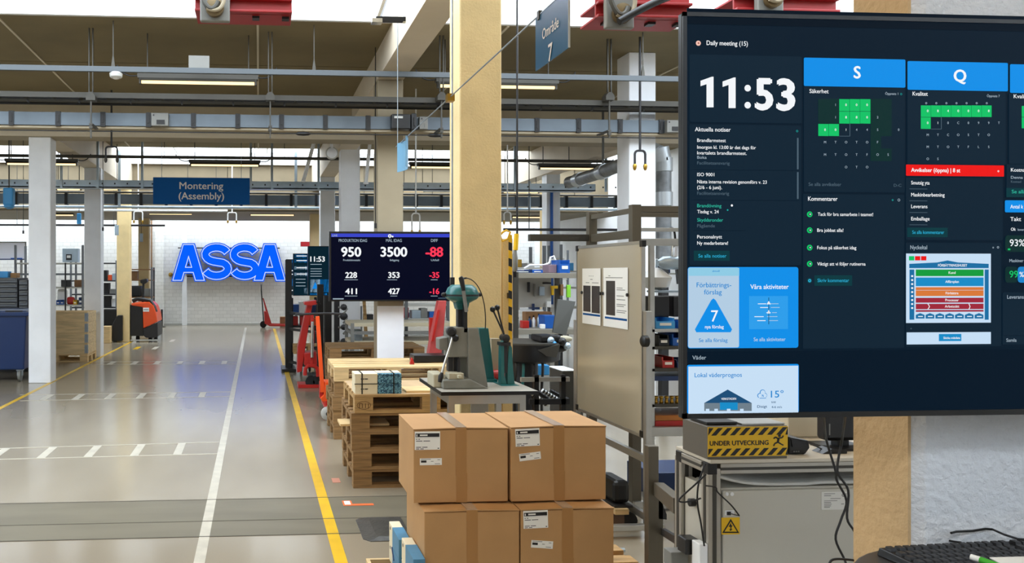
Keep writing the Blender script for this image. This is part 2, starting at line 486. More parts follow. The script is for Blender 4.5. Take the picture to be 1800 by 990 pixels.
crossing((694.5,689), (705,697), 35, 407, (72, 128, 185, 241, 297, 352), 'white ladder-shaped crossing level with the navy bin, second of the three', .085, .018)
crossing((636,634.5), (641.5,640), 150, 419, (191.5, 232.5, 272.5, 313.5, 353, 393), 'small faint ladder-shaped crossing level with the plank crate', .1, .016)
for i, (px, c) in enumerate(((241, m_yline), (273, m_wline), (303, m_wline))):
    g = G(px, 612 if i < 2 else 599)
    solo('painted_dash', ['short yellow dash on the floor before the orange truck', 'short pale dash beside the yellow dash before the orange truck', 'faint pale dash far along the aisle past the orange truck'][i], 'floor marking',
         box(g.x-.05, g.x+.05, g.y-.3, g.y+.3, 0, .002), c)
m_omark = mat('orange_tape', '#e8703a', .5)
t = T('floor_tag', 'orange tape tag with a thin tail on the dark floor band', 'floor marking', G(615, 886))
a, b = G(604, 890), G(617, 881)
t.part('tag', box(a.x, b.x, a.y, b.y, .0015, .004), m_omark)
t.part('tail', box(b.x, G(657, 888).x, G(657,889).y, G(657, 886).y, .0015, .004), m_omark)
t.part('lettering', box(a.x+.012, b.x-.012, a.y+.022, b.y-.012, .004, .0045), m_paper)
a, b = G(585, 849), G(596, 841)
solo('floor_tag', 'faded pink tape square beside the stacked pallets', 'floor marking', box(a.x, b.x, a.y, b.y, 0, .0025), mat('faded_tape', '#c98a72', .6))
# moulded standing mat
a = G(643, 953); b = G(626, 911)
mx0, my0, my1, mx1 = G(640, 953).x, a.y, b.y, .95
mb = MB(); prof = [(mx0, .003), (mx0+.09, .016), (mx1, .016)]
n = 6
outer = [(mx0+.04, my0), (mx1, my0), (mx1, my1), (mx0+.04, my1), (mx0, my1-.05), (mx0, my0+.05)]
inner = [(mx0+.1, my0+.05), (mx1, my0+.05), (mx1, my1-.05), (mx0+.1, my1-.05), (mx0+.085, my1-.09), (mx0+.085, my0+.09)]
mb.add([(x, y, .0) for x, y in outer]+[(x, y, .004) for x, y in outer]+[(x, y, .017) for x, y in inner],
       [(5,4,3,2,1,0)]+[(i, (i+1)%6, 6+(i+1)%6, 6+i) for i in range(6)]+[(6+i, 6+(i+1)%6, 12+(i+1)%6, 12+i) for i in range(6)]+[tuple(range(12, 18))])
solo('standing_mat', 'worn dark grey rubber standing mat with sloped edges on the floor', 'mat', mb, mat('mat_rubber', '#4a4945', .35, var=.3, vs=14, bump=.3, bs=60))

# ================= things under the ceiling =================
m_tube = glow('fluorescent_tube', '#ffdb9c', TUBE_E)
m_tube2 = glow('fluorescent_tube_far', '#ffdf9e', TUBE_E)
m_fix = mat('lamp_housing', '#4c4a44', .5, .3)
def lamp(px0, px1, py, Y, label, zc=ZC, cord=True, warm=False):
    a, b = P(px0, py, Y), P(px1, py, Y); z = (a.z+b.z)/2
    t = T('fluorescent_lamp', label, 'lamp', ((a.x+b.x)/2, Y, z))
    t.part('housing', box(a.x-.03, b.x+.03, Y-.04, Y+.04, z+.055, z+.105), m_fix)
    t.part('reflector', MB().prism([(Y-.04, z+.056), (Y-.075, z+.02), (Y-.07, z+.018), (Y-.03, z+.05), (Y+.03, z+.05), (Y+.07, z+.018), (Y+.075, z+.02), (Y+.04, z+.056)], 'x', a.x, b.x), m_fix)
    t.part('tube', MB().tube([(a.x, Y, z+.015), (b.x, Y, z+.015)], .018, 10), m_tube, smooth=True)
    for s_ in (.06, .94):
        x = a.x+(b.x-a.x)*s_
        t.part('hanger', MB().box(x-.006, x+.006, Y-.006, Y+.006, z+.1, zc), m_dsteel)
    for x in (a.x, b.x):
        t.part('end_cap', box(x-.012, x+.012, Y-.03, Y+.03, z-.008, z+.055), m_dsteel)
    if cord:
        t.part('cord', tube(bez((a.x-.02, Y, z+.09), (a.x-.12, Y, z+.06), (a.x-.22, Y, z+.1), (a.x-.26, Y, z+.2)), .008, 6), m_cable)
        t.part('cord', tube(bez((b.x+.02, Y, z+.09), (b.x+.12, Y, z+.06), (b.x+.2, Y, z+.1), (b.x+.24, Y, z+.2)), .008, 6), m_cable)
    return t
lamp(247, 449, 148, 9.05, 'lit fluorescent lamp below the grey plate on the ceiling rail')
lamp(770, 976, 155, 9.05, 'lit fluorescent lamp partly behind the cream column')
lamp(12, 135, 290, 14.2, 'lit fluorescent lamp crossing behind the wide white column by the navy bin')
lamp(335, 455, 292, 14.2, 'lit fluorescent lamp above the blue assembly sign')
lamp(722, 842, 296, 14.2, 'lit fluorescent lamp behind the small curved hanging sign')
lamp(948, 1056, 298, 14.2, 'lit fluorescent lamp above the slanting insulated duct')
lamp(100, 142, 334, 16.9, 'small lit lamp under the far cable tray by the second white column', cord=False)
lamp(172, 208, 334, 16.9, 'small lit lamp just past the second white column under the tray', cord=False)
lamp(708, 745, 337, 16.9, 'small lit lamp under the far cable tray beside the beige column', cord=False)
lamp(884, 946, 339, 16.9, 'small lit lamp under the far cable tray beside the cream column', cord=False)
lamp(440, 517, 379, 21.3, 'slim lit lamp under the low ceiling before the illuminated wall sign', zc=3.22, cord=False)
lamp(262, 338, 377, 21.3, 'slim lit lamp under the low ceiling beyond the assembly sign', zc=3.22, cord=False)
lamp(60, 130, 379, 21.3, 'slim lit lamp under the low ceiling beyond the shop columns', zc=3.22, cord=False)
lamp(900, 960, 383, 21.3, 'slim lit lamp under the low ceiling past the cream column', zc=3.22, cord=False)

def hpipe(name, label, cat, px0, px1, py, Y, r, m, n=8, hang=(), zc=ZC):
    a, b = P(px0, py, Y), P(px1, py, Y); z = P((max(px0,0)+min(px1,1190))/2, py, Y).z
    t = T(name, label, cat, ((a.x+b.x)/2, Y, z-r))
    t.part('run', MB().tube([(a.x, Y, z), (b.x, Y, z)], r, n), m, smooth=True)
    for h in hang:
        x = P(h, py, Y).x; t.part('hanger', box(x-.006, x+.006, Y-.006, Y+.006, z, zc), m_dsteel)
    return t
# slim rail under the first roof light edge
Yr = 8.62
a = P(-60, 126, Yr); b = P(1300, 132, Yr); z = P(600, 129, Yr).z
t = T('ceiling_rail', 'slim grey steel rail crossing the whole hall under the roof light', 'rail', (0, Yr, z))
t.part('rail', box(a.x, b.x, Yr-.02, Yr+.02, z-.028, z+.028), mat('blue_grey_rail', '#565c60', .5, .4))
for h in (-20, 199, 552, 869, 1130):
    x = P(h, 129, Yr).x
    t.part('hanger', MB().box(x-.005, x+.005, Yr-.005, Yr+.005, z, ZC).add([(x-.02,Yr-.01,z+.03),(x+.02,Yr-.01,z+.03),(x+.02,Yr+.01,z+.03),(x-.02,Yr+.01,z+.03),(x-.006,Yr-.006,z+.14),(x+.006,Yr-.006,z+.14),(x+.006,Yr+.006,z+.14),(x-.006,Yr+.006,z+.14)], [(0,3,2,1),(4,5,6,7),(0,1,5,4),(1,2,6,5),(2,3,7,6),(3,0,4,7)]), m_dsteel)
x = P(350, 110, Yr).x
solo('junction_plate', 'square grey metal plate standing on the slim ceiling rail', 'plate', box(x-.11, x+.11, Yr-.015, Yr+.015, z+.028, z+.16), m_grey)
x = P(204, 135, Yr).x
t = T('smoke_detector', 'round off-white smoke detector under the slim ceiling rail', 'detector', (x, Yr, z-.1))
t.part('housing', MB().lathe([(.05, -.095), (.066, -.08), (.07, -.045), (.045, -.028)], (x, Yr, z), 20), m_lgrey, smooth=True)
t.part('sensor_ring', MB().lathe([(.02, -.105), (.035, -.095)], (x, Yr, z), 16), m_pwhite, smooth=True)

# cable ladder and trunking hung before the first beam
Yt = 9.0
z = P(600, 174, Yt).z
t = T('cable_ladder', 'dark cable ladder running across the hall above the trunking', 'cable tray', (0, Yt, z-.1))
xa_, xb_ = P(-80, 175, Yt).x, P(1300, 175, Yt).x
t.part('side_rail', box(xa_, xb_, Yt-.01, Yt+.01, z-.03, z+.03), m_fix)
t.part('side_rail', box(xa_, xb_, Yt+.28, Yt+.30, z-.03, z+.03), m_fix)
k = 0; x = xa_+.15; rg = None
while x < xb_:
    if rg is None: rg = t.part('rung', box(x-.012, x+.012, Yt, Yt+.29, z-.03, z-.01), m_fix); x0_ = x
    else: t.rep('rung', rg, [(x-x0_, 0, 0)])
    x += .3
for j in range(3):
    t.part('cable', MB().tube([(xa_, Yt+.08+.05*j, z-.002+.01*(j%2)), (xb_, Yt+.08+.05*j, z)], .013, 6), m_cable)
zz = P(300, 186, Yt).z
t = hpipe('cable_bundle', 'bundle of dark cables slung just below the cable ladder', 'cable', -80, 1300, 184, Yt+.1, .022, m_dsteel, 6)
t.part('cable', MB().tube([(xa_, Yt+.15, t.o.location.z-.005), (xb_, Yt+.15, t.o.location.z+.01)], .014, 6), m_cable)
for h in range(-40, 1240, 90):
    x = P(h, 184, Yt+.1).x; zt_ = t.o.location.z
    t.part('strap', box(x-.01, x+.01, Yt+.075, Yt+.125, zt_-.004, z-.034), m_black)
# trunking
Yk = 9.2
zt0, zt1 = P(600, 226, Yk).z, P(600, 204, Yk).z
m_trunk = mat('trunking_metal', '#68727a', .45, .5, var=.25, vs=1.4)
t = T('busbar_trunking', 'long grey busbar trunking with black clamps across the hall', 'trunking', (0, Yk, zt0))
clamps = [-62, 20, 102, 181, 261, 340, 418, 495, 572, 647, 720, 793, 866, 944, 1017, 1090, 1162, 1235]
for p0, p1 in zip(clamps[:-1], clamps[1:]):
    t.part('trunk_segment', box(P(p0,215,Yk).x+.002, P(p1,215,Yk).x-.002, Yk, Yk+.09, zt0, zt1), m_trunk)
for p0 in clamps:
    if p0 in (720, 793): continue
    x = P(p0, 215, Yk).x
    t.part('clamp', MB().box(x-.028, x+.028, Yk-.012, Yk+.1, zt0-.012, zt1+.008).box(x-.012, x+.012, Yk-.018, Yk-.01, zt0+.03, zt1-.03), m_black)
t.part('bottom_flange', box(P(-80,230,Yk).x, P(1300,230,Yk).x, Yk+.02, Yk+.12, zt0-.03, zt0-.004), m_beam)
def tapoff(px0, px1, lab):
    a, b = P(px0, 215, Yk-.06).x, P(px1, 215, Yk-.06).x
    q = T('tap_off_box', lab, 'electrical box', ((a+b)/2, Yk-.06, zt0))
    q.part('case', box(a, b, Yk-.07, Yk-.002, zt0-.008, zt1-.005), m_grey, bevel=.006)
    q.part('window', box(a+.06, b-.04, Yk-.076, Yk-.07, zt0+.01, zt0+.06), m_black)
    q.part('screw', box(a+.02, a+.035, Yk-.074, Yk-.07, zt1-.04, zt1-.025), m_dark)
tapoff(266, 296, 'grey tap-off box with black window on the trunking above the assembly sign')
tapoff(737, 752, 'small grey tap-off box on the trunking beside the black drive unit')
tapoff(1172, 1200, 'grey tap-off box on the trunking at the edge of the wall screen')
a, b = P(688, 217, Yk-.1).x, P(732, 217, Yk-.1).x
q = T('drive_unit', 'chunky black drive unit clamped on the trunking before the beige column', 'electrical box', ((a+b)/2, Yk-.08, zt0))
q.part('case', box(a, b-.07, Yk-.12, Yk-.002, zt0-.02, zt1+.01), m_black, bevel=.012)
q.part('end_cap', box(b-.065, b, Yk-.13, Yk-.002, zt0-.03, zt1+.02), m_black, bevel=.015)
q.part('handle', box(b-.035, b-.02, Yk-.145, Yk-.13, zt0+.02, zt1-.03), m_dark)
q.part('sticker', box(a+.03, a+.13, Yk-.1225, Yk-.1195, zt1-.04, zt1-.015), m_lgrey)
# slack black wire beneath
x0, x1 = P(-60, 232, 9.12), P(1250, 240, 9.12)
q = T('wire', 'thin black wire strung straight below the trunking', 'cable', (0, 9.12, P(600,237,9.12).z))
q.part('run', tube([(x0.x, 9.12, P(600,236,9.12).z), (x1.x, 9.12, P(600,236,9.12).z)], .006, 6), m_cable)
for h in (533, 765):
    c = P(h, 238, 9.12); q.part('connector', MB().lathe([(.006,-.09),(.02,-.06),(.024,0),(.02,.06),(.006,.09)], (c.x, 9.12, P(600,236,9.12).z), 10, 'x'), m_black, smooth=True)
# drop rods
for i, (px, lab) in enumerate(((160, 'dark support rod carrying the trunking above the narrow plank crate'), (475, 'dark support rod carrying the trunking above the illuminated letters'), (776, 'dark support rod carrying the trunking next to the cream column'), (1071, 'dark support rod carrying the trunking near the wall screen'))):
    Yd = 8.9; x = P(px, 200, Yd).x
    q = T('support_rod', lab, 'support', (x, Yd, P(px,243,Yd).z))
    za, zb_, zc_ = P(px, 162, Yd).z, P(px, 172, Yd).z, P(px, 243, Yd).z
    q.part('channel', MB().box(x-.026, x-.014, Yd-.012, Yd+.012, za, ZC).box(x+.014, x+.026, Yd-.012, Yd+.012, za, ZC), m_dsteel)
    q.part('bracket', MB().prism([(x-.05, zb_-.03), (x+.05, zb_-.03), (x+.05, zb_+.02), (x+.02, zb_+.06), (x-.02, zb_+.06), (x-.05, zb_+.02)], 'y', Yd-.03, Yd+.085), m_fix)
    q.part('rod', MB().box(x-.008, x+.008, Yd-.008, Yd+.008, zc_, zb_), m_dsteel)
    q.part('foot_plate', MB().box(x-.02, x+.02, Yd-.01, Yd+.3, zt0-.05, zt0-.032), m_dsteel)
    q.part('nut', MB().box(x-.018, x+.018, Yd-.018, Yd+.018, zt0-.09, zt0-.06), m_dsteel)

# ---- second bay: rail, big tray, trunking, pipes ----
hpipe('lamp_rail', 'dark round rail above the row of lamps before the far roof light', 'rail', -60, 1110, 279, 14.0, .028, m_dsteel, 8, (60, 289, 500, 760, 1000))
Yb = 15.0
z0, z1 = P(600, 333, Yb).z, P(600, 320, Yb).z
t = T('cable_tray', 'wide pale blue-grey cable tray crossing behind the assembly sign', 'cable tray', (0, Yb, z0))
m_tray = mat('pale_tray_metal', '#aebfcc', .4, .5, var=.2, vs=2)
t.part('tray', MB().box(P(-60,325,Yb).x, 6.5, Yb, Yb+.3, z0, z0+.02).box(P(-60,325,Yb).x, 6.5, Yb, Yb+.012, z0, z1).box(P(-60,325,Yb).x, 6.5, Yb+.29, Yb+.3, z0, z1), m_tray)
for px in (108, 172, 250, 441, 478, 560, 905, 1065, 1170):
    x = P(px, 300, Yb).x
    t.part('hanger', box(x-.022, x+.022, Yb-.02, Yb+.01, z0-.01, ZC), m_tray)
cl = None
for px in range(-40, 1190, 22):
    x = P(px, 326, Yb).x
    if cl is None: cl = t.part('clip', box(x-.012, x+.012, Yb-.012, Yb, z1-.08, z1-.05), m_dark); cx = x
    else: t.rep('clip', cl, [(x-cx, 0, 0)])
Yc = 17.7
z0, z1 = P(600, 361, Yc).z, P(600, 344, Yc).z
t = T('busbar_trunking', 'far grey trunking beyond the wide pale cable tray', 'trunking', (0, Yc, z0))
px = -60
while px < 1250:
    x0_, x1_ = P(px, 350, Yc).x, P(px+44, 350, Yc).x
    t.part('trunk_segment', box(x0_+.004, x1_-.004, Yc, Yc+.1, z0, z1), m_trunk)
    t.part('clamp', box(x1_-.03, x1_+.03, Yc-.015, Yc+.11, z0-.02, z1+.02), m_black)
    px += 44
for h in (210, 520, 930):
    x = P(h, 350, Yc).x; t.part('hanger', box(x-.03, x+.03, Yc-.03, Yc-.016, z0-.05, ZC), m_tray)
hpipe('pipe', 'thin pale pipe hung under the far trunking', 'pipe', -60, 1190, 366, 18.2, .03, m_tray, 8, (100, 330, 640, 905))
hpipe('pipe', 'slim galvanised conduit between the two far cable runs', 'pipe', -60, 1190, 341, 17.3, .02, m_dsteel, 6, (60, 400, 760, 1010))
hpipe('pipe', 'white pipe run above the distant work bays by the beige columns', 'pipe', 90, 400, 370, 19.0, .03, m_pwhite, 8, (120, 380), 4.66)
hpipe('pipe', 'dark pipe below the low soffit above the shop bays', 'pipe', -40, 290, 396, 19.6, .025, m_dark, 6, (30, 200))
hpipe('pipe', 'dark steel pipe under the soffit past the cream column', 'pipe', 885, 1130, 404, 13.0, .022, m_dark, 6, (930, 1090))

def fork(px, ytop, ybar, ybot, half, Y, label, m=m_pwhite, tips=m_brass, zc=ZC, r=.014, Z=None):
    if 17.2 < Y < 19.9: zc = 4.66
    c = P(px, ybar, Y); zb_ = c.z; z0 = P(px, ybot, Y).z; h = half*S(Y, px)
    t = T('air_outlet', label, 'air pipe', (c.x, Y, z0))
    t.part('stem', tube([(c.x, Y, zb_), (c.x, Y, zc)], r, 8), m, smooth=True)
    pts = [(c.x-h, Y, z0+.06)]+[tuple(v) for v in arcpts((c.x-h+.04, Y, zb_-.04), .04, pi, pi/2, 4)]+[tuple(v) for v in arcpts((c.x+h-.04, Y, zb_-.04), .04, pi/2, 0, 4)]+[(c.x+h, Y, z0+.06)]
    t.part('yoke', tube(pts, r, 8), m, smooth=True)
    for s_ in (-1, 1):
        t.part('coupling', MB().lathe([(r*.7, -.0), (r*1.5, .02), (r*1.8, .05), (r*1.3, .07)], (c.x+s_*h, Y, z0-.01), 10), tips, smooth=True)
fork(1125, 232, 265, 298, 9.5, 8.8, 'black forked compressed-air outlet before the white column by the screen', m_dark, m_brass, r=.013)
fork(196, 235, 258, 285, 10, 11.9, 'dark forked air outlet hanging over the assembly-sign side aisle', m_dark, m_dsteel)
fork(243, 358, 372, 392, 7.5, 18.8, 'white forked air outlet beside the far beige column')
fork(408, 358, 374, 392, 7.5, 18.8, 'white forked air outlet above the illuminated letter signs')
fork(731, 355, 375, 412, 7, 11.5, 'white forked air outlet above the production screen', r=.011)
fork(892, 355, 373, 394, 6, 12.5, 'white forked air outlet just past the cream column', r=.011)
# thin hanging lines
for i, (px, y1_, Y, lab) in enumerate(((181, 405, 13.5, 'thin dark drop cable before the second white column'), (50-9, 410, 15.5, 'thin dark drop cable over the steel drawer stacks'), (603+57, 400, 9.42, 'thin dark cable down the beige column to the production screen'), (795, 500, 5.6, 'thin steel cable hanging alongside the cream column'))):
    z = P(px, y1_, Y).z; x = P(px, y1_, Y).x
    q = T('hanging_cable', lab, 'cable', (x, Y, z))
    q.part('run', tube([(x, Y, z+.04), (x, Y, 4.35 if Y > 8.5 else 4.76)], .006, 6), m_cable if i < 3 else m_steel)
    q.part('plug', box(x-.014, x+.014, Y-.014, Y+.014, z-.01, z+.05), m_dark)
# blue hose reel and light boxes
c = P(16, 348, 14.6)
q = T('hose_reel', 'pale blue hose reel hanging under the tray at the shop side', 'hose reel', (c.x, 14.6, c.z-.18))
q.part('body', box(c.x-.09, c.x+.09, 14.52, 14.68, c.z-.14, c.z+.18), m_lblue, bevel=.03)
q.part('base', MB().lathe([(.03,-.2),(.09,-.17),(.09,-.13)], (c.x, 14.6, c.z), 14), m_lblue, smooth=True)
q.part('hanger', box(c.x-.01, c.x+.01, 14.59, 14.61, c.z+.18, ZC), m_dsteel)
for px, py, Y, lab in ((140, 385, 18.4, 'small blue hanging tag beside the second white column'), (206, 405, 19.2, 'pale socket box hung at the cream shop column'), (249, 418, 22.8, 'pale socket box hung at the far beige column'), (553, 405, 22.0, 'pale socket box on the far beige column by the screens')):
    c = P(px, py, Y); q = T('socket_box', lab, 'socket', (c.x, Y-.05, c.z-.1))
    q.part('case', box(c.x-.045, c.x+.045, Y-.09, Y-.02, c.z-.12, c.z+.12), m_lblue if 'blue' in lab else m_tray, bevel=.01)
    q.part('cord', box(c.x-.006, c.x+.006, Y-.06, Y-.05, c.z+.12, 4.66 if Y < 20 else 3.24), m_dsteel)

# round lamp, struts near the far columns
c = P(583, 270, 12.9)
q = T('ceiling_speaker', 'round white horn fixed under the beam beside the white column', 'speaker', (c.x, 12.9, c.z))
q.part('rim', MB().lathe([(.085, .1), (.1, 0), (.105, -.04), (.085, -.05)], (c.x, 12.9, c.z), 20, 'y'), m_lgrey, smooth=True)
q.part('cone', MB().lathe([(.03, -.075), (.084, -.052)], (c.x, 12.9, c.z), 20, 'y'), m_white, smooth=True)
q.part('bracket', box(c.x-.02, c.x+.02, 12.85, 12.99, c.z+.08, ZC), m_white)
def strut(a, b, r, m, label, name='strut'):
    q = T(name, label, 'support', a); q.part('tube', tube([a, b], r, 8), m, smooth=True)
    q.part('end_plate', MB().cbox(a, .08, .08, .03), m); return q
strut(P(533, 319, 14.94), P(562, 250, 16.1)*0+Vector((P(562, 262, 14.1).x, 14.1, ZC-.01))+Vector((0, 0, 0)), .035, m_white, 'white slanting strut between tray and ceiling before the letter sign')
strut(P(637, 322, 13.32)+Vector((.06,0,0)), Vector((P(656, 262, 12.9).x, 12.9, ZC-.01)), .03, m_white, 'white slanting strut tucked between the white and beige columns')
strut(P(662, 38, 6.2), P(682, -20, 6.2), .03, m_chrome, 'short shiny tube slanting up into the roof light')
solo('bracket_arm', 'black horizontal bracket across the bright roof light by the pale beam', 'support', box(P(660,33,6.2).x, P(712,33,6.2).x, 6.17, 6.23, P(680,38,6.2).z, P(680,31,6.2).z), m_black)
solo('rooflight_post', 'slim white post standing in the bright roof light by the pale beam', 'support', box(P(708,20,6.2).x, P(713,20,6.2).x, 6.18, 6.22, P(710,40,6.2).z, 4.75), m_pwhite)

# slanting insulated duct at the screen side
def duct(pts, r, label):
    q = T('duct', label, 'duct', pts[0])
    for i, (a, b) in enumerate(zip(pts[:-1], pts[1:])):
        a = Vector(a); b = Vector(b)
        q.part('duct_section', tube([a, b], r, 20), m_duct, smooth=True)
    for p, d in zip(pts[1:-1], pts[2:]):
        p = Vector(p); d = (Vector(d)-p).normalized()
        q.part('collar', tube([p-d*.09, p+d*.09], r*1.16, 20), m_duct2, smooth=True)
    return q
m_duct = mat('duct_wrap', '#8b8f92', .4, .4, var=.3, vs=7, bump=.2, bs=25)
m_duct2 = mat('duct_collar', '#c2c8cc', .35, .5)
q = duct([P(1000, 321, 13.2), P(1018, 316, 12.9), P(1060, 302, 12.0), P(1112, 282, 11.0), P(1150, 267, 10.4), P(1162, 272, 10.3), P(1166, 290, 10.3), P(1166, 350, 10.3), P(1166, 455, 10.3)], .1, 'grey insulated duct slanting behind the white column and turning down by the screen')
q.part('bracket', box(P(1060,300,12).x-.015, P(1060,300,12).x+.015, 11.99, 12.01, P(1060,300,12).z, ZC-.002), m_dsteel)
q.part('stand', box(P(1160,460,10.3).x, P(1172,460,10.3).x, 10.25, 10.35, 0, P(1160,455,10.3).z), m_dark)

# ---- hanging signs ----
m_sign = mat('sign_blue', '#0d4f8c', .7, spec=.15)
m_slet = mat('sign_lettering', '#d6d1c8', .5)
m_hred = mat('hoist_red_shaded', '#96191b', .45)  # red darkened so the backlit shade is in the colour
m_oil = mat('oily_brass', '#6d5c3f', .4, .5)
Ys = 13.9
a, b = P(269, 359, Ys), P(439, 313, Ys)
q = T('hanging_sign', 'blue rectangular sign reading Montering (Assembly) hung over the aisle', 'sign', ((a.x+b.x)/2, Ys, a.z))
q.part('board', box(a.x, b.x, Ys, Ys+.03, a.z, b.z), m_sign, bevel=.004)
mb = MB(); s_ = S(Ys, 354)
letters(mb, 'Montering', (P(354,332,Ys).x, Ys-.003, P(354,332.5,Ys).z), 17.5*s_, 'c', .014, width=76*s_)
letters(mb, '(Assembly)', (P(354,350,Ys).x, Ys-.003, P(354,350.5,Ys).z), 17.5*s_, 'c', .014, width=79*s_)
q.part('lettering', mb, m_slet)
for px in (284, 424):
    x = P(px, 313, Ys).x; q.part('hanger', tube([(x, Ys+.015, b.z), (x, Ys+.015, ZC)], .005, 6), m_steel)
# number sign parallel to the aisle, strung on a wire
Xs = 1.44*1.0
Xs = 1.30
a = PX(941, 126, Xs); b = PX(999, 85, Xs); zt = PX(941, 33, Xs).z
q = T('hanging_sign', 'steep blue panel marked 7 strung on a wire near the roof light', 'sign', (Xs, (a.y+b.y)/2, a.z))
q.part('board', box(Xs, Xs+.006, b.y, a.y, a.z, zt), mat('teal_sign', '#1c587c', .25), bevel=.002)
q.part('edge_strip', box(Xs-.001, Xs+.007, b.y-.004, b.y, a.z, zt), m_lgrey)
mb = MB(); ym = (a.y+b.y)/2
letters(mb, 'Område', (Xs-.003, ym, zt-.13), .07, 'c', .014, right=(0,-1,0), width=.2)
letters(mb, '7', (Xs-.003, ym, zt-.25), .11, 'c', .016, right=(0,-1,0))
q.part('lettering', mb, m_slet)
wz = zt+.003
w0 = PX(716, 241, Xs)
for i, y in enumerate((b.y+.05, a.y-.05)):
    q.part('clip', box(Xs-.006, Xs+.012, y-.012, y+.012, zt-.02, zt+.02), m_dsteel)
wire_y1 = PX(712, 243, Xs).y
q = T('sign_wire', 'thin taut steel wire running from the blue 7 panel along the cream column', 'cable', (Xs, 5, wz))
q.part('run', tube([(Xs+.003, 2.5, wz), (Xs+.003, wire_y1+.5, wz)], .0045, 6), m_steel)
yh = PX(790, 150, Xs).y
q.part('hook', MB().box(Xs-.02, Xs+.03, yh-.03, yh+.03, wz-.03, wz+.02), m_brass)
q.part('hanger', tube([(Xs+.003, 2.52, wz), (Xs+.003, 2.52, ZC)], .004, 6), m_steel)
q.part('hanger', tube([(Xs+.003, wire_y1+.4, wz), (Xs+.003, wire_y1+.4, ZC)], .004, 6), m_steel)
y0_ = PX(702, 250, Xs).y; y1_ = PX(717, 243, Xs).y; yy0, yy1 = min(y0_, y1_), max(y0_, y1_)
zb_ = PX(716, 293, Xs).z
pts = [(Xs-.02+.05*sin(pi*i/8), yy0+(yy1-yy0)*i/8) for i in range(9)]
mb = MB()
for (xx0, ya_), (xx1, yb2) in zip(pts[:-1], pts[1:]):
    mb.hexa([(xx0, ya_, zb_), (xx0+.006, ya_, zb_), (xx1+.006, yb2, zb_), (xx1, yb2, zb_)], [(xx0, ya_, wz), (xx0+.006, ya_, wz), (xx1+.006, yb2, wz), (xx1, yb2, wz)])
q = solo('hanging_sign', 'small curved pale blue panel hung at the far end of the sign wire', 'sign', mb, mat('pale_sign', '#6d9dbb', .3))

# ---- red hoists in the roof light ----
def hoist(px0, px1, py, Y, bx0, bx1, bpy, label):
    a, b = P(px0, py, Y), P(px1, py, Y)
    q = T('crane_trolley', label, 'hoist', ((a.x+b.x)/2, Y, a.z))
    q.part('girder', MB().box(a.x, b.x, Y, Y+.02, a.z, a.z+.25).box(a.x, b.x, Y-.05, Y+.3, a.z, a.z+.02).box(a.x, b.x, Y-.05, Y+.3, a.z+.1, a.z+.12), m_hred, bevel=.004)
    q.part('cover', box(a.x+.1, b.x-.15, Y+.02, Y+.25, a.z+.12, a.z+.3), m_grey)
    for x in (a.x+.12, b.x-.05, (a.x+b.x)/2+.1):
        q.part('stop', box(x-.03, x+.03, Y+.05, Y+.12, a.z-.02, a.z), m_black)
    c0_, c1_ = P(bx0, bpy, Y-.1), P(bx1, bpy, Y-.1)
    q.part('motor_plate', box(c0_.x, c1_.x, Y-.12, Y-.06, c0_.z, c0_.z+.28), m_grey, bevel=.01)
    xm = (c0_.x+c1_.x)/2
    q.part('sheave', MB().lathe([(.03,-.03),(.075,-.02),(.075,.02),(.03,.03)], (xm, Y-.15, c0_.z+.1), 18, 'y'), m_oil, smooth=True)
    q.part('cable', tube(bez((xm-.11, Y-.16, c0_.z+.3), (xm-.1, Y-.2, c0_.z+.05), (xm+.0, Y-.2, c0_.z+.03), (xm+.03, Y-.18, c0_.z+.14)), .02, 8), m_dsteel, smooth=True)
    q.part('cable', tube(bez((xm-.06, Y-.19, c0_.z+.08), (xm+.05, Y-.2, c0_.z+.03), (xm+.1, Y-.19, c0_.z+.1), (xm+.08, Y-.18, c0_.z+.32)), .016, 8), m_beam, smooth=True)
    for x in (a.x+.2, b.x-.2):
        q.part('hanger', MB().box(x-.03, x+.03, Y+.1, Y+.16, a.z+.2, 4.75), m_hred)
    return q
hoist(343, 513, 22, 6.6, 352, 404, 38, 'red crane trolley with looped cables above the assembly-sign aisle')
hoist(1047, 1212, 32, 6.0, 1064, 1113, 50, 'red crane trolley behind the top corner of the wall screen')
hoist(1290, 1470, 20, 6.4, 1330, 1375, 22, 'red crane trolley showing just above the wall screen')
q = T('hoist_arm', 'black hose arm reaching from the red trolley beside the wall screen', 'hose', P(1092, 38, 5.7))
q.part('hose', tube(bez(P(1088,38,5.75), P(1115,22,5.75), P(1150,2,5.75), P(1200,-14,5.8)), .028, 10), m_black, smooth=True)

# ---- illuminated letter sign on the back wall ----
YL = 25.28
m_lb = glow('sign_blue_glow', '#0560ff', 1.0)
m_lb2 = glow('sign_rim_glow', '#1f62f0', 1.0)
m_lw = glow('sign_white_glow', '#dce9ff', 1.0)
m_lside = mat('sign_return', '#1747b8', .4)
q = T('letter_sign', 'big glowing blue ASSA letters standing off the white brick wall', 'sign', (P(403,493,YL).x, YL, P(403,493,YL).z))
def ribbon2(pts, wd, e=0):
    pts = [Vector(p) for p in pts]
    if e:
        d = (pts[1]-pts[0]).normalized(); pts[0] = pts[0]-d*e
        d = (pts[-1]-pts[-2]).normalized(); pts[-1] = pts[-1]+d*e
    L, R = [], []
    for i, p in enumerate(pts):
        d = (pts[min(i+1, len(pts)-1)]-pts[max(i-1, 0)]).normalized(); n = Vector((-d.y, d.x))*wd/2
        L.append(p+n); R.append(p-n)
    return L, R
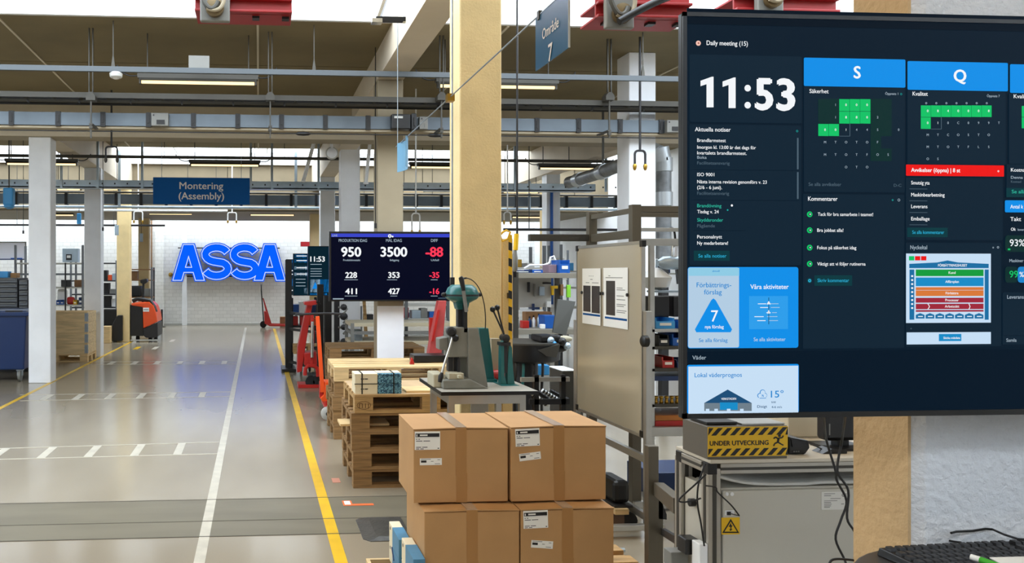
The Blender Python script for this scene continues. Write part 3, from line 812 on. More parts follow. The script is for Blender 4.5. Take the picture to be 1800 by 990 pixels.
def letter_mesh(strokes, grow, y0, y1):
    mb = MB()
    for pts, wd, flat in strokes:
        if flat:   # straight leg cut level at top and foot
            (x0, ya), (x1, yb2) = pts; sl = (x1-x0)/(yb2-ya); L_ = math.hypot(1, sl); h = (wd+grow*2)/2*L_
            ya2 = ya+grow; yb3 = yb2-grow
            xa2 = x0+sl*(ya2-ya); xb2 = x1+sl*(yb3-yb2)
            quads = [[(xa2-h, ya2), (xa2+h, ya2), (xb2+h, yb3), (xb2-h, yb3)]]
        else:
            L, R = ribbon2(pts, wd+grow*2, grow)
            quads = [[R[i], L[i], L[i+1], R[i+1]] for i in range(len(L)-1)]
        for qd in quads:
            f = [P(p[0], p[1], YL) for p in qd]
            mb.hexa([(p.x, y0, p.z) for p in f], [(p.x, y1, p.z) for p in f])
    return mb
def scurve(x0, x1):
    cx = (x0+x1)/2; rx = (x1-x0)/2-7.5; pts = []
    top, bot = 435, 485; ry = (bot-top)/4
    for i in range(13):
        a = radians(-18-i*(234)/12); pts.append((cx+rx*cos(a)*.98, top+ry+sin(a)*ry))   # upper bowl, image y down
    for i in range(1, 14):
        a = radians(-72+i*(234)/13); pts.append((cx+rx*cos(a), bot-ry+sin(a)*ry))
    return pts
def A(x0, x1):
    c = (x0+x1)/2
    return [([(x0+8.5, 493), (c-1.5, 430)], 15, True), ([(x1-8.5, 493), (c+1.5, 430)], 15, True), ([(x0+15, 474.5), (x1-15, 474.5)], 9, False)]
for nm, st in (('A', A(303, 360)), ('S', [(scurve(353, 408), 13, False)]), ('S', [(scurve(403, 457), 13, False)]), ('A', A(446, 502))):
    body = q.part('letter', letter_mesh(st, 2.3, YL, YL+.1), m_lside)
    q.part('rim', letter_mesh(st, 2.3, YL-.004, YL), m_lb2, parent=body)
    q.part('outline', letter_mesh(st, .5, YL-.008, YL-.004), m_lw, parent=body)
    q.part('face', letter_mesh(st, -.7, YL-.014, YL-.008), m_lb, parent=body)
for py in (436, 486):
    q.part('mounting_rail', box(P(312,py,YL).x, P(492,py,YL).x, YL+.1, YL+.14, P(400,py+1,YL).z, P(400,py-1,YL).z), m_dark)
for px in (330, 380, 430, 470):
    x = P(px, 436, YL).x; q.part('standoff', box(x-.02, x+.02, YL+.1, YF+.01, P(400,437,YL).z, P(400,435,YL).z), m_dark)
# ================= screens =================
m_bez = mat('black_bezel', '#0a0a0b', .3)
class Screen:
    "a flat display on the plane Y: its picture is laid out in its own width and height, read off the photograph"
    def __init__(s, t, Y, parent=None): s.t = t; s.Y = Y; s.e = max(.0008, Y*.00016); s.k = 0; s.mb = {}; s.par = parent
    def rect(s, x0, y0, x1, y1, m, lay=1, name='tile', part=True, rad=0):
        xc, yc = (x0+x1)/2, (y0+y1)/2
        a = P(x0, yc, s.Y).x; b = P(x1, yc, s.Y).x; zt = P(xc, y0, s.Y).z; zb = P(xc, y1, s.Y).z
        y = s.Y-s.e*lay; r = min(rad*S(s.Y, xc), (b-a)/3, (zt-zb)/3)
        if r: poly = [(cx+r*cos(q), cz+r*sin(q)) for cx, cz, q0 in ((b-r, zt-r, 0), (a+r, zt-r, pi/2), (a+r, zb+r, pi), (b-r, zb+r, 1.5*pi)) for q in (q0, q0+pi/4, q0+pi/2)]
        else: poly = [(a, zb), (b, zb), (b, zt), (a, zt)]
        mb = MB().prism(poly, 'y', y, y+.0006)
        if part: s.t.part(name, mb, m, parent=s.par)
        else:
            q = s.mb.setdefault((m.name, name), MB()); q.add(mb.v, mb.f)
    def poly(s, pts, m, lay=2, name='icon'):
        y = s.Y-s.e*lay
        q = s.mb.setdefault((m.name, name), MB())
        mb = MB().prism([(P(px, py, s.Y).x, P(px, py, s.Y).z) for px, py in pts], 'y', y, y+.0005); q.add(mb.v, mb.f)
    def ring(s, px, py, r, m, lay=3, hole=0, name='icon'):
        c = P(px, py, s.Y); k = S(s.Y, px); y = s.Y-s.e*lay; q = s.mb.setdefault((m.name, name), MB()); n = 14
        if hole: 
            vs = [(c.x+rr*k*cos(2*pi*i/n), y, c.z+rr*k*sin(2*pi*i/n)) for rr in (r, hole) for i in range(n)]
            q.add(vs, [(i, (i+1) % n, n+(i+1) % n, n+i) for i in range(n)])
        else: q.add([(c.x+r*k*cos(2*pi*i/n), y, c.z+r*k*sin(2*pi*i/n)) for i in range(n)], [tuple(range(n))])
    def line(s, x0, y0, x1, y1, wd, m, lay=3, name='icon'):
        d = Vector((x1-x0, y1-y0)).normalized(); n = Vector((-d.y, d.x))*wd/2
        s.poly([(x0-n.x, y0-n.y), (x1-n.x, y1-n.y), (x1+n.x, y1+n.y), (x0+n.x, y0+n.y)], m, lay, name)
    def txt(s, t, x, y, size, m, align='l', bold=0., width=None, lay=10):
        "x, y = baseline position, size = capital height, all in photo pixels"
        c = P(x, y, s.Y); k = S(s.Y, x)
        q = s.mb.setdefault((m.name, 'lettering'), MB())
        letters(q, t, (c.x, s.Y-s.e*lay, c.z), size/.70*k, align, bold, width=width*k if width else None)
    def done(s):
        for (mn, nm), mb in s.mb.items(): s.t.part(nm, mb, _M[mn], parent=s.par)
g_white = glow('pixel_white', '#f4f7fa', 1.0); g_dim = glow('pixel_dim_white', '#9fb0bd', 1.0); g_faint = glow('pixel_faint', '#4e6270', 1.0)
g_red = glow('pixel_red', '#ff3b58', 1.0); g_teal = glow('pixel_teal', '#1fa7a0', 1.0)
# --- production screen on the beige column ---
YT = 9.38
t = T('wall_screen', 'production screen showing 950, 3500 and red -88, fixed on the beige column', 'screen', P(686, 530, YT))
a, b = P(578.5, 530, YT), P(793.5, 407.5, YT)
t.part('housing', box(a.x, b.x, YT, YT+.05, a.z, b.z), m_bez, bevel=.004)
t.part('wall_bracket', box(P(676,470,YT).x, P(700,470,YT).x, YT+.05, 9.545, P(686,500,YT).z, P(686,440,YT).z), m_dark)
sc = Screen(t, YT)
sc.rect(582, 411, 790, 527, glow('screen_navy', '#06091f', 1.0), 1, 'display')
sc.rect(582, 411, 790, 417, glow('screen_violet_bar', '#3a46c8', 1.0), 2, 'title_bar')
for x, l1, n1, l2, n2, n3, mm in ((617, 'PRODUKTION IDAG', '950', 'Produktionstakt', '228', '411', g_white), (692, 'MÅL IDAG', '3500', 'Beläggning', '353', '427', g_white), (763, 'DIFF', '-88', 'Utfall', '-35', '-16', g_red)):
    sc.txt(l1, x+3 if x < 640 else x, 425.5, 5.2, g_dim, 'c', .01, width={617: 50, 692: 28, 763: 12}[x])
    sc.txt(n1, x, 451, 16.5, mm, 'c', .035, width={617: 34, 692: 46, 763: 30}[x])
    sc.txt(l2, x+1, 459, 3.4, g_dim, 'c', .02, width={617: 30, 692: 16, 763: 14}[x])
    sc.txt(n2, x, 488.5, 10, mm, 'c', .035, width={617: 20, 692: 19.5, 763: 17}[x])
    sc.rect(x-12 if x < 700 else x-6, 491.5, x+12 if x < 640 else x+6, 492.5, g_dim, 3, 'rule', part=False)
    sc.txt(n3, x, 517, 10, mm, 'c', .035, width={617: 20, 692: 20, 763: 17}[x])
    sc.rect(x-11 if x < 640 else x-6, 520, x+11 if x < 640 else x+6, 521, g_dim, 3, 'rule', part=False)
sc.ring(685, 415, 3.2, g_white, 4, 1.2); sc.ring(690, 416, 1.6, g_white, 4)
sc.txt('LIVE', 584, 416, 3.6, g_dim, 'l', .02)
sc.rect(585, 524.5, 604, 526.5, g_dim, 3, 'rule', part=False); sc.rect(770, 523.5, 786, 525, g_faint, 3, 'rule', part=False)
sc.done()
# --- three more screens down the aisle ---
def far_screen(px0, px1, py0, py1, Y, lab, kind, colY):
    t = T('wall_screen', lab, 'screen', P((px0+px1)/2, py1, Y))
    a, b = P(px0, py1, Y), P(px1, py0, Y)
    t.part('housing', box(a.x, b.x, Y, Y+.06, a.z, b.z), m_bez)
    xc = (a.x+b.x)/2
    t.part('wall_bracket', box(xc-.08, xc+.08, Y+.06, colY-.004, (a.z+b.z)/2-.15, (a.z+b.z)/2+.15), m_dark)
    sc = Screen(t, Y); W = px1-px0; H = py1-py0
    f = lambda u, v: (px0+W*u, py0+H*v)
    g_bg = glow('screen_dark_teal', '#08222e', 1.0); g_b = glow('tile_blue', '#1687e0', 1.0); g_l = glow('tile_pale', '#a9cbe6', 1.0)
    sc.rect(px0+1, py0+1, px1-1, py1-1, g_bg, 1, 'display')
    if kind == 0:
        sc.txt('11:53', *f(.03, .31), 9, g_white, 'l', .03, width=25)
        sc.rect(*f(.24, .13), *f(.42, .2), g_b); sc.rect(*f(.03, .67), *f(.14, .93), g_l); sc.rect(*f(.14, .67), *f(.25, .93), g_b)
        sc.poly([f(.05, .86), f(.085, .72), f(.12, .86)], g_b, 3)
        sc.rect(*f(.26, .76), *f(.34, .93), g_l); sc.rect(*f(.03, .95), *f(.22, .985), g_b)
        for v in (.36, .45, .5, .55, .6): sc.rect(*f(.03, v), *f(.16, v+.012), g_dim, 3, 'rule', part=False)
        sc.poly([f(.33, .3), f(.36, .24), f(.345, .36)], glow('pixel_olive', '#8d9a3a', 1), 3)
    elif kind == 1:
        for v, m_ in ((.02, g_b), (.13, g_b), (.3, g_l), (.45, g_l)):
            sc.rect(*f(.02, v), *f(.4, v+.08), m_)
            sc.rect(*f(.05, v+.025), *f(.2, v+.045), g_white, 3, 'rule', part=False)
        for v in (.6, .68, .76): sc.rect(*f(.04, v), *f(.18, v+.015), g_dim, 3, 'rule', part=False)
        sc.rect(*f(.16, .82), *f(.3, .95), g_l)
    else:
        sc.rect(*f(.02, .02), *f(.95, .1), g_b); sc.rect(*f(.1, .55), *f(.28, .75), g_b)
        for v in (.3, .4, .85): sc.rect(*f(.1, v), *f(.3, v+.03), g_white, 3, 'rule', part=False)
    sc.done()
far_screen(541, 694, 433, 520, 13.2, 'wall screen showing 11:53 half behind the production screen', 0, 13.35)
far_screen(515, 637, 446, 520, 17.0, 'wall screen with stacked blue bars behind the 11:53 screen', 1, 17.15)
far_screen(502.5, 606, 456, 519, 20.8, 'last wall screen of the row, beside the glowing letters', 2, 20.95)
solo('exit_sign', 'small red and white hanging sign above the last wall screens', 'sign', box(P(529,500,20.7).x, P(544,500,20.7).x, 20.7, 20.94, P(536,433,20.7).z, P(536,425,20.7).z), mat('red_sign', '#c4202a', .5))

# ================= pallets =================
def pallet_thing(label, loc, m, rz=0, group=None):
    t = T('pallet', label, 'pallet', loc, rz, group)
    W, D = 1.2, .8
    bd = t.part('top_board', box(-W/2, W/2, 0, .145, .122, .144), m, w=False, bevel=.003)
    bd.location = (0, -D/2, 0)
    for y in (-.2225, -.05, .1225, .255):
        if y == .255: y = .4-.145
        c = bd.copy(); C.objects.link(c); c.location = (0, y+ (0 if y > .2 else -.0), 0)
        if y not in (.4-.145,): c.scale = (1, .69, 1)
    s_ = t.part('stringer_board', box(-.0725, .0725, -D/2, D/2, .1, .122), m, w=False); s_.location = (-W/2+.0725, 0, 0)
    for x in (0, W/2-.0725):
        c = s_.copy(); C.objects.link(c); c.location = (x, 0, 0)
    bk = t.part('block', box(-.0725, .0725, -.05, .05, .022, .1), m, w=False, bevel=.003); bk.location = (-W/2+.0725, -D/2+.05, 0)
    for x in (-W/2+.0725, 0, W/2-.0725):
        for y in (-D/2+.05, 0, D/2-.05):
            if (x, y) != (-W/2+.0725, -D/2+.05):
                c = bk.copy(); C.objects.link(c); c.location = (x, y, 0)
    bb = t.part('bottom_board', box(-W/2, W/2, -.05, .05, 0, .022), m, w=False); bb.location = (0, -D/2+.05, 0)
    for y in (0, D/2-.05):
        c = bb.copy(); C.objects.link(c); c.location = (0, y, 0)
    return t
xA = P(621, 800, 6.1).x
pA = pallet_thing('worn wooden pallet at floor level in the near stack behind the cardboard boxes', (xA+.6, 6.5, 0), m_wood2)
for k, lab in ((1, 'worn wooden pallet second from the floor in the near stack'), (2, 'worn wooden pallet in the middle of the near stack'), (3, 'worn wooden pallet just below the top pallet of the near stack')):
    pA.copy((xA+.6+random.uniform(-.012, .012), 6.5+random.uniform(-.01, .015), .1445*k), lab, random.uniform(-.012, .012))
pT = pallet_thing('top pallet of the near stack, stamped block, holding the strapped boxes', (xA+.61, 6.5, .1445*4), m_wood)
for x, z0 in ((-.5275, .035),):   # branded mark on the corner block
    mb = MB()
    for q in ((-.035, 0), (-.012, .0), (.012, 0), (.035, 0)):
        mb.add([(x+q[0]-.003, -.4015, .04), (x+q[0]+.003, -.4015, .04), (x+q[0]+.003, -.4015, .075), (x+q[0]-.003, -.4015, .075)], [(0, 1, 2, 3)])
    mb.add([(x-.035, -.4015, .072), (x-.014, -.4015, .072), (x-.014, -.4015, .077), (x-.035, -.4015, .077)], [(0, 1, 2, 3)])
    for i in range(14):
        a0 = 2*pi*i/14; a1 = 2*pi*(i+1)/14
        mb.add([(x+.055*cos(a0), -.4015, .061+.032*sin(a0)), (x+.055*cos(a1), -.4015, .061+.032*sin(a1)), (x+.051*cos(a1), -.4015, .061+.028*sin(a1)), (x+.051*cos(a0), -.4015, .061+.028*sin(a0))], [(0, 1, 2, 3)])
    pT.part('lettering', mb, mat('burnt_mark', '#5d3d1d', .8), w=False, label='burnt oval stamp')
xB = .745
pB = pallet_thing('pallet on the floor in the middle stack, before the white-banded column', (xB+.6, 8.3, 0), m_wood2)
for k, lab in ((1, 'second pallet up in the stack before the white-banded column'), (2, 'third pallet up in the stack before the white-banded column'), (3, 'fourth pallet up in the stack before the white-banded column')):
    pB.copy((xB+.6+random.uniform(-.015, .015), 8.3, .1445*k), lab, random.uniform(-.012, .012))
pallet_thing('pale newer pallet on top of the stack before the white-banded column', (xB+.605, 8.3, .1445*4), m_lwood)
xC = .89
pC = pallet_thing('floor-level pallet of the stack behind the white-banded column', (xC+.6, 10.35, 0), m_wood2)
for k, lab in ((1, 'second pallet in the stack behind the white-banded column'), (2, 'third pallet in the stack behind the white-banded column'), (3, 'fourth pallet in the stack behind the white-banded column'), (4, 'top pallet of the stack behind the white-banded column')):
    pC.copy((xC+.6, 10.35, .1445*k), lab, random.uniform(-.01, .01))

# strapped product boxes on the near stack
m_cream = mat('cream_carton', '#e8dbbb', .6)
def blue_pattern():
    m = bpy.data.materials.new('blue_ring_pattern'); m.use_nodes = True; nt = m.node_tree; b = nt.nodes['Principled BSDF']
    N = nt.nodes.new; L = nt.links.new
    tc = N('ShaderNodeTexCoord'); v = N('ShaderNodeTexVoronoi'); v.inputs['Scale'].default_value = 62; L(tc.outputs['Object'], v.inputs[0])
    r = N('ShaderNodeValToRGB'); e = r.color_ramp.elements; e[0].position = .25; e[0].color = lin('#16394f'); e[1].position = .42; e[1].color = lin('#7fb9cf')
    x = e.new(.62); x.color = lin('#1d4a63')
    L(v.outputs['Distance'], r.inputs[0]); L(r.outputs[0], b.inputs['Base Color']); b.inputs['Roughness'].default_value = .55
    return m
m_bpat = blue_pattern()
zt = .1445*4+.144
YA = 6.12
x0, x1, x2 = P(624, 690, YA).x, P(664, 690, YA).x, P(706, 690, YA).x
labs = [('cream', 'lower'), ('blue', 'lower'), ('cream', 'upper'), ('blue', 'upper')]
for k in range(2):
    z0 = zt+.001+k*.078
    q = T('product_box', ['lower', 'upper'][k]+' cream carton strapped on the top pallet of the near stack', 'box', ((x0+x1)/2, YA+.1, z0))
    q.part('carton', box(x0, x1-.002, YA, YA+.2, z0, z0+.076), m_cream, bevel=.003)
    q.part('lid', box(x0-.001, x1-.001, YA-.001, YA+.201, z0+.06, z0+.077), m_cream)
    q.part('lettering', MB().box(x0+.045, x0+.058, YA-.002, YA, z0+.035, z0+.042).box(x0+.062, x0+.072, YA-.002, YA, z0+.035, z0+.042).box(x0+.076, x0+.1, YA-.002, YA, z0+.035, z0+.042), m_dark)
    q = T('product_box', ['lower', 'upper'][k]+' blue ring-patterned carton strapped on the near pallet stack', 'box', ((x1+x2)/2, YA+.1, z0))
    q.part('carton', box(x1+.001, x2, YA+.002, YA+.2, z0, z0+.076), m_bpat, bevel=.003)
    q.part('lid', box(x1+.002, x2+.001, YA+.06, YA+.2, z0+.0765, z0+.0785), m_cream) if k else None
t = T('strap', 'black packing straps binding the cream and blue cartons', 'strap', ((x0+x2)/2, YA, zt))
for x in (x0+.055, x1+.125): t.part('band', MB().box(x-.005, x+.005, YA-.004, YA-.002, zt+.001, zt+.16).box(x-.005, x+.005, YA-.004, YA+.205, zt+.159, zt+.161), m_black)
t.part('band', box(x0-.004, x1, YA-.004, YA-.002, zt+.076, zt+.082), m_black)
solo('liner_sheet', 'thin tan cardboard sheet covering the top pallet of the near stack', 'sheet', box(xA+.02, xA+1.2, 6.105, 6.89, zt+.0002, zt+.0008), mat('tan_sheet', '#bfa27c', .6, var=.12, vs=5))
solo('plank', 'short board end sticking out of the near pallet stack toward the aisle', 'plank', box(xA-.09, xA+.3, 6.215, 6.44, .457, .475), m_lwood, bevel=.002)
# loose thin boards lying on the near stack
solo('plank', 'loose pale board lying across the top pallet beside the cartons', 'plank', box(P(712,700,6.2).x, P(812,700,6.2).x, 6.15, 6.4, zt+.001, zt+.018), m_lwood)

# ================= work table with presses =================
ZT = .90
xt0, xt1 = 1.165, 1.765
t = T('work_table', 'grey steel work table with dark edge carrying the teal presses', 'table', ((xt0+xt1)/2, 5.36, 0))
t.part('table_top', box(xt0, xt1+.03, 5.02, 5.71, ZT-.022, ZT), mat('table_laminate', '#aaa69b', .45), bevel=.003)
t.part('edge_band', MB().box(xt0-.003, xt1+.033, 5.014, 5.02, ZT-.024, ZT-.001).box(xt0-.004, xt0-.0, 5.014, 5.71, ZT-.024, ZT-.001), m_black)
t.part('frame', MB().box(xt0+.06, xt1-.03, 5.08, 5.12, ZT-.09, ZT-.023).box(xt0+.06, xt1-.03, 5.6, 5.64, ZT-.09, ZT-.023).box(xt0+.06, xt0+.1, 5.12, 5.6, ZT-.09, ZT-.023).box(xt1-.07, xt1-.03, 5.12, 5.6, ZT-.09, ZT-.023), m_alu)
for x in (xt0+.08, xt1-.05):
    for y in (5.1, 5.62): t.part('leg', box(x-.02, x+.02, y-.02, y+.02, 0, ZT-.09), m_alu)
t.part('shelf', box(xt0+.06, xt1-.03, 5.1, 5.62, .25, .27), m_grey)
t.part('panel', box(P(848,710,5.3).x, P(880,710,5.3).x, 5.59, 5.6, .5, ZT-.09), m_lgrey)
# big press
def pz(pts, Y): return [(P(x, y, Y).x, P(x, y, Y).z) for x, y in pts]
Ym = 5.2
t = T('bench_press', 'tall grey bench press with round teal head and long lever on the table', 'machine', (P(820, 690, Ym).x, Ym+.1, ZT))
zb = ZT+.0005
def base(pts, Y): 
    q = pz(pts, Y); lo = min(z for x, z in q); return [(x, zb if z-lo < .02 else z) for x, z in q]
t.part('side_plate', MB().prism(base([(823, 577), (841, 577), (858, 686), (823, 686)], Ym), 'y', Ym, Ym+.05), m_mgrey, bevel=.005)
t.part('head_block', MB().prism(pz([(791, 577), (825, 576), (825, 629), (790, 629)], Ym), 'y', Ym+.02, Ym+.17), m_mgrey, bevel=.008)
t.part('gear_box', MB().prism(pz([(774, 596), (790, 593), (790, 617), (774, 616)], Ym), 'y', Ym+.03, Ym+.14), m_mgrey, bevel=.006)
t.part('rear_column', MB().prism(base([(812, 600), (828, 600), (842, 686), (812, 686)], Ym), 'y', Ym+.17, Ym+.24), m_mgrey, bevel=.004)
t.part('base_plate', MB().prism(base([(779, 669), (827, 667), (860, 686), (779, 686)], Ym-.07), 'y', Ym-.07, Ym+.22), m_mgrey, bevel=.008)
t.part('work_holder', MB().box(P(762,670,Ym).x, P(782,670,Ym).x, Ym+.0, Ym+.2, zb, zb+.09), mat('cream_casting', '#b9b39b', .5), bevel=.008)
t.part('vise', MB().box(P(786,668,Ym).x, P(812,668,Ym).x, Ym-.05, Ym+.06, zb+.06, zb+.1).box(P(800,668,Ym).x, P(806,668,Ym).x, Ym-.09, Ym+.08, zb+.07, zb+.09), mat('cream_casting'), bevel=.004)
cx = P(812, 520, Ym+.1).x; zh = P(812, 519, Ym+.1).z
t.part('teal_head', MB().lathe([(.02, .072), (.07, .07), (.095, .05), (.112, .012), (.112, -.012), (.1, -.026), (.055, -.05)], (cx, Ym+.1, zh), 28), m_teal, smooth=True)
t.part('rim_band', MB().lathe([(.114, -.006), (.114, .006)], (cx, Ym+.1, zh), 28), m_dark)
t.part('neck', MB().prism(pz([(798, 528), (824, 528), (820, 544), (802, 544)], Ym+.1), 'y', Ym+.06, Ym+.15), m_teal, bevel=.006)
t.part('ram', MB().box(P(804,550,Ym+.1).x, P(816,550,Ym+.1).x, Ym+.08, Ym+.14, P(810,578,Ym+.1).z, P(810,542,Ym+.1).z), m_dark)
t.part('guide', MB().box(P(817,550,Ym).x, P(823,550,Ym).x, Ym+.02, Ym+.08, P(810,585,Ym).z, P(810,535,Ym).z), m_black)
for px in (781, 842):
    c = P(px, 518, Ym+.1); t.part('knob', MB().lathe([(.008, -.02), (.014, -.01), (.014, .01), (.008, .02)], c, 12, 'x'), m_dark, smooth=True)
lv = t.part('lever', MB().bar(P(814, 508, Ym-.03), P(820, 548, Ym-.0), .016, .02), m_grey)
t.part('grip', tube([P(809, 487, Ym-.03), P(811, 490, Ym-.03), P(815, 511, Ym-.03)], [.014, .018, .014], 10), m_black, parent=lv, smooth=True)
t.part('grip_stub', tube([P(811, 490, Ym-.03), P(820, 489, Ym-.03)], .006, 8), m_black, parent=lv)
lv = t.part('feed_lever', tube(bez(P(796, 590, Ym-.02), P(790, 618, Ym-.05), P(782, 632, Ym-.08), P(776, 660, Ym-.1)), .008, 8), m_alu, smooth=True)
t.part('grip', tube([P(777, 655, Ym-.1), P(775, 662, Ym-.1), P(773, 672, Ym-.1)], [.009, .018, .013], 10), m_black, parent=lv, smooth=True)
for px, py, r in ((793, 583, .032), (799, 594, .024)):
    t.part('hub', MB().lathe([(r*.6, -.03), (r, -.02), (r, .02)], P(px, py, Ym-.01), 14, 'y'), m_black, smooth=True)
t.part('tooling', MB().box(P(792,640,Ym).x, P(800,640,Ym).x, Ym+.06, Ym+.12, zb+.1, zb+.25).box(P(803,640,Ym).x, P(812,640,Ym).x, Ym+.08, Ym+.14, zb+.05, zb+.22).box(P(806,640,Ym).x, P(810,640,Ym).x, Ym+.02, Ym+.05, zb+.1, zb+.19), m_dark)
t.part('cable', tube(bez(P(820, 489, Ym-.02), P(845, 492, Ym), P(856, 535, Ym+.1), P(853, 578, Ym+.2), 18), .0035, 6), m_cable, smooth=True)
# rear teal press
Yn = 5.46
t = T('bench_press', 'narrow teal press standing behind the grey bench press', 'machine', (P(858, 684, Yn).x, Yn+.05, ZT))
t.part('body', MB().prism([(x_, max(z_, zb)) for x_, z_ in base([(842, 577), (859, 577), (870, 680), (848, 680)], Yn)], 'y', Yn, Yn+.08), m_teal, bevel=.006)
t.part('foot', box(P(846,680,Yn).x, P(872,680,Yn).x, Yn-.03, Yn+.12, zb, zb+.02), m_teal)
solo('parts_box', 'ribbed tan wooden box on the table behind the small teal press', 'box', MB().box(P(864,610,5.6).x, P(879,610,5.6).x, 5.6, 5.68, zb, P(870,596,5.6).z), m_beam)
# small arbor press
Yq = 5.3
t = T('arbor_press', 'small teal hand press with two black-knobbed levers at the table end', 'machine', (P(892, 684, Yq).x, Yq+.06, ZT))
t.part('base_plate', MB().prism(base([(877, 676), (909, 676), (909, 683), (877, 683)], Yq), 'y', Yq-.05, Yq+.13), m_teal, bevel=.004)
t.part('body', MB().prism(base([(881, 606), (886, 597), (887, 660), (891, 680), (880, 680)], Yq), 'y', Yq, Yq+.06), m_teal, bevel=.003)
t.part('body', MB().prism(base([(896, 600), (901, 612), (903, 650), (906, 680), (893, 680), (893, 650)], Yq), 'y', Yq+.01, Yq+.07), m_teal, bevel=.003)
t.part('ram', box(P(887,620,Yq).x, P(893,620,Yq).x, Yq+.01, Yq+.05, zb+.08, P(890,592,Yq).z), m_dark)
t.part('collar', box(P(880,600,Yq).x, P(897,600,Yq).x, Yq-.01, Yq+.08, P(890,608,Yq).z, P(890,602,Yq).z), m_dark)
t.part('pinion', MB().lathe([(.012, -.05), (.026, -.04), (.026, .04), (.012, .05)], P(887, 594, Yq+.03), 14, 'y'), m_dark, smooth=True)
for i, (kx, ky) in enumerate(((866, 544), (874, 541))):
    lv = t.part('lever', tube([P(kx, ky, Yq-.02+.06*i), P(886, 588, Yq+.0+.05*i)], .006, 8), m_dark, smooth=True)
    t.part('knob', MB().lathe([(.004, -.02), (.016, -.012), (.019, 0), (.016, .012), (.004, .02)], P(kx, ky, Yq-.02+.06*i), 12), m_black, parent=lv, smooth=True)
q = solo('tool_motor', 'small red and black motor lying on the table by the hand press', 'motor', MB().lathe([(.02,-.05),(.035,-.045),(.035,.03),(.02,.05)], (P(875,668,5.5).x+.02, 5.35+.21, ZT+.036), 14, 'x'), m_red, smooth=True)

# ================= cardboard boxes =================
def carton(label, Y, X0, X1, z0, z1, depth, rz=0., labels=(), tape=True, side_tape=None, sag=.004):
    cx = (X0+X1)/2; W = X1-X0; H = z1-z0
    t = T('cardboard_box', label, 'box', (cx, Y, z0), rz)
    t.part('carton', MB().box(-W/2, W/2, 0, depth, 0, H-.006), m_card, w=False, bevel=.004)
    # four top flaps, the outer two meeting in the middle (seam runs away from the camera)
    t.part('flap', MB().hexa([(-W/2-.001, -.001, H-.006), (-.001, -.001, H-.006+sag), (-.001, depth+.001, H-.006), (-W/2-.001, depth+.001, H-.006)], [(-W/2-.001, -.001, H-.002), (-.001, -.001, H-.001+sag), (-.001, depth+.001, H), (-W/2-.001, depth+.001, H-.001)]), m_card, w=False)
    t.part('flap', MB().hexa([(.001, -.001, H-.006+sag), (W/2+.001, -.001, H-.006), (W/2+.001, depth+.001, H-.006), (.001, depth+.001, H-.006)], [(.001, -.001, H-.001+sag), (W/2+.001, -.001, H-.002), (W/2+.001, depth+.001, H-.001), (.001, depth+.001, H)]), m_card, w=False)
    tp = t.part('tape', MB().box(-.026, .026, .0, depth, H+.0005+sag*.6, H+.0016+sag).box(-.0262, -.018, .01, depth-.02, H+.002+sag, H+.003+sag), m_clear, w=False, label='glossy clear tape along the top seam')
    t.part('tape', MB().box(-.027, .027, -.0015, 0, H*.36, H-.0), m_tapec, w=False)
    t.part('tape', MB().box(-.024, .03, -.0019, 0, 0, H*.4), m_tapec, w=False)
    t.part('flap_shade_line', box(-W/2, W/2, -.0008, .0, H-.008, H-.0065), mat('card_shadow_line', '#8f6436', .9), w=False)  # thin dark strip painted as the shade beneath the flaps
    for kind, lx, lz, wd, ht, ang in labels:
        st = len
        mb = MB().box(0, wd, -.0012, -.0002, -ht, 0)
        M_ = Matrix.Translation((lx-W/2, -.0008, H-lz)) @ Matrix.Rotation(ang, 4, 'Y')
        lb = t.part('label', mb.xf(M_), m_paper, w=False)
        k = MB(); yq = -.0016
        def r(x0, z0, x1, z1): k.box(x0*wd, x1*wd, yq, yq+.0003, -z1*ht, -z0*ht)
        if kind == 'big':
            r(.03, .1, .97, .3)
            for zz, xe in ((.4, .2), (.5, .6), (.84, .5), (.93, .35)): r(.05, zz, xe*.5, zz+.035); r(xe*.5+.04, zz, xe, zz+.035)
            r(.9, .9, .96, .95); r(.05, .34, .97, .345)
        else:
            r(.05, .1, .5, .16); r(.05, .3, .3, .62)
            for i in range(6): pass
            r(.5, .42, .62, .48); r(.8, .2, .92, .26); r(.68, .78, .92, .84)
        t.part('print', k.xf(M_), m_dark, parent=lb, w=False)
        if kind == 'big':
            k = MB(); k.box(.2*wd, .5*wd, -.0022, -.0018, -.24*ht, -.16*ht).box(.06*wd, .1*wd, -.0022, -.0018, -.27*ht, -.15*ht)
            t.part('print', k.xf(M_), m_paper, parent=lb, w=False)
    return t
YB = 3.80
def bx_from(px0, px1, Y): return P(px0, 800, Y).x, P(px1, 800, Y).x
X0, X1 = bx_from(727, 893, YB); zt_, zb_ = P(727,754,YB).z, P(727,885,YB).z
kk = S(YB, 800)
carton('taped cardboard box with two labels on top of the pile beside the aisle', YB, X0, X1, zb_, zt_, .41, 0, [('big', (729-727)*kk, 5*kk, 45*kk, 32*kk, 0), ('small', 11*kk, 52*kk, 39*kk, 12*kk, 0)])
X2, X3 = bx_from(896, 1063, YB)
carton('cardboard box slightly turned, on top of the pile nearest the whiteboard', YB-.005, X2+.004, X3+.006, zb_, zt_+.004, .42, radians(1.0), [('big', 7*kk, 4*kk, 44*kk, 31*kk, radians(-2)), ('small', 14*kk, 48*kk, 39*kk, 13*kk, radians(-6))])
YB2 = 3.70
X4, X5 = bx_from(746, 913, YB2); zl = zb_-.010
carton('unlabelled cardboard box at the bottom of the pile on the aisle side', YB2, X4, X5, .146, zl, .45)
X6, X7 = bx_from(915.5, 1079, YB2); k2 = S(YB2, 980)
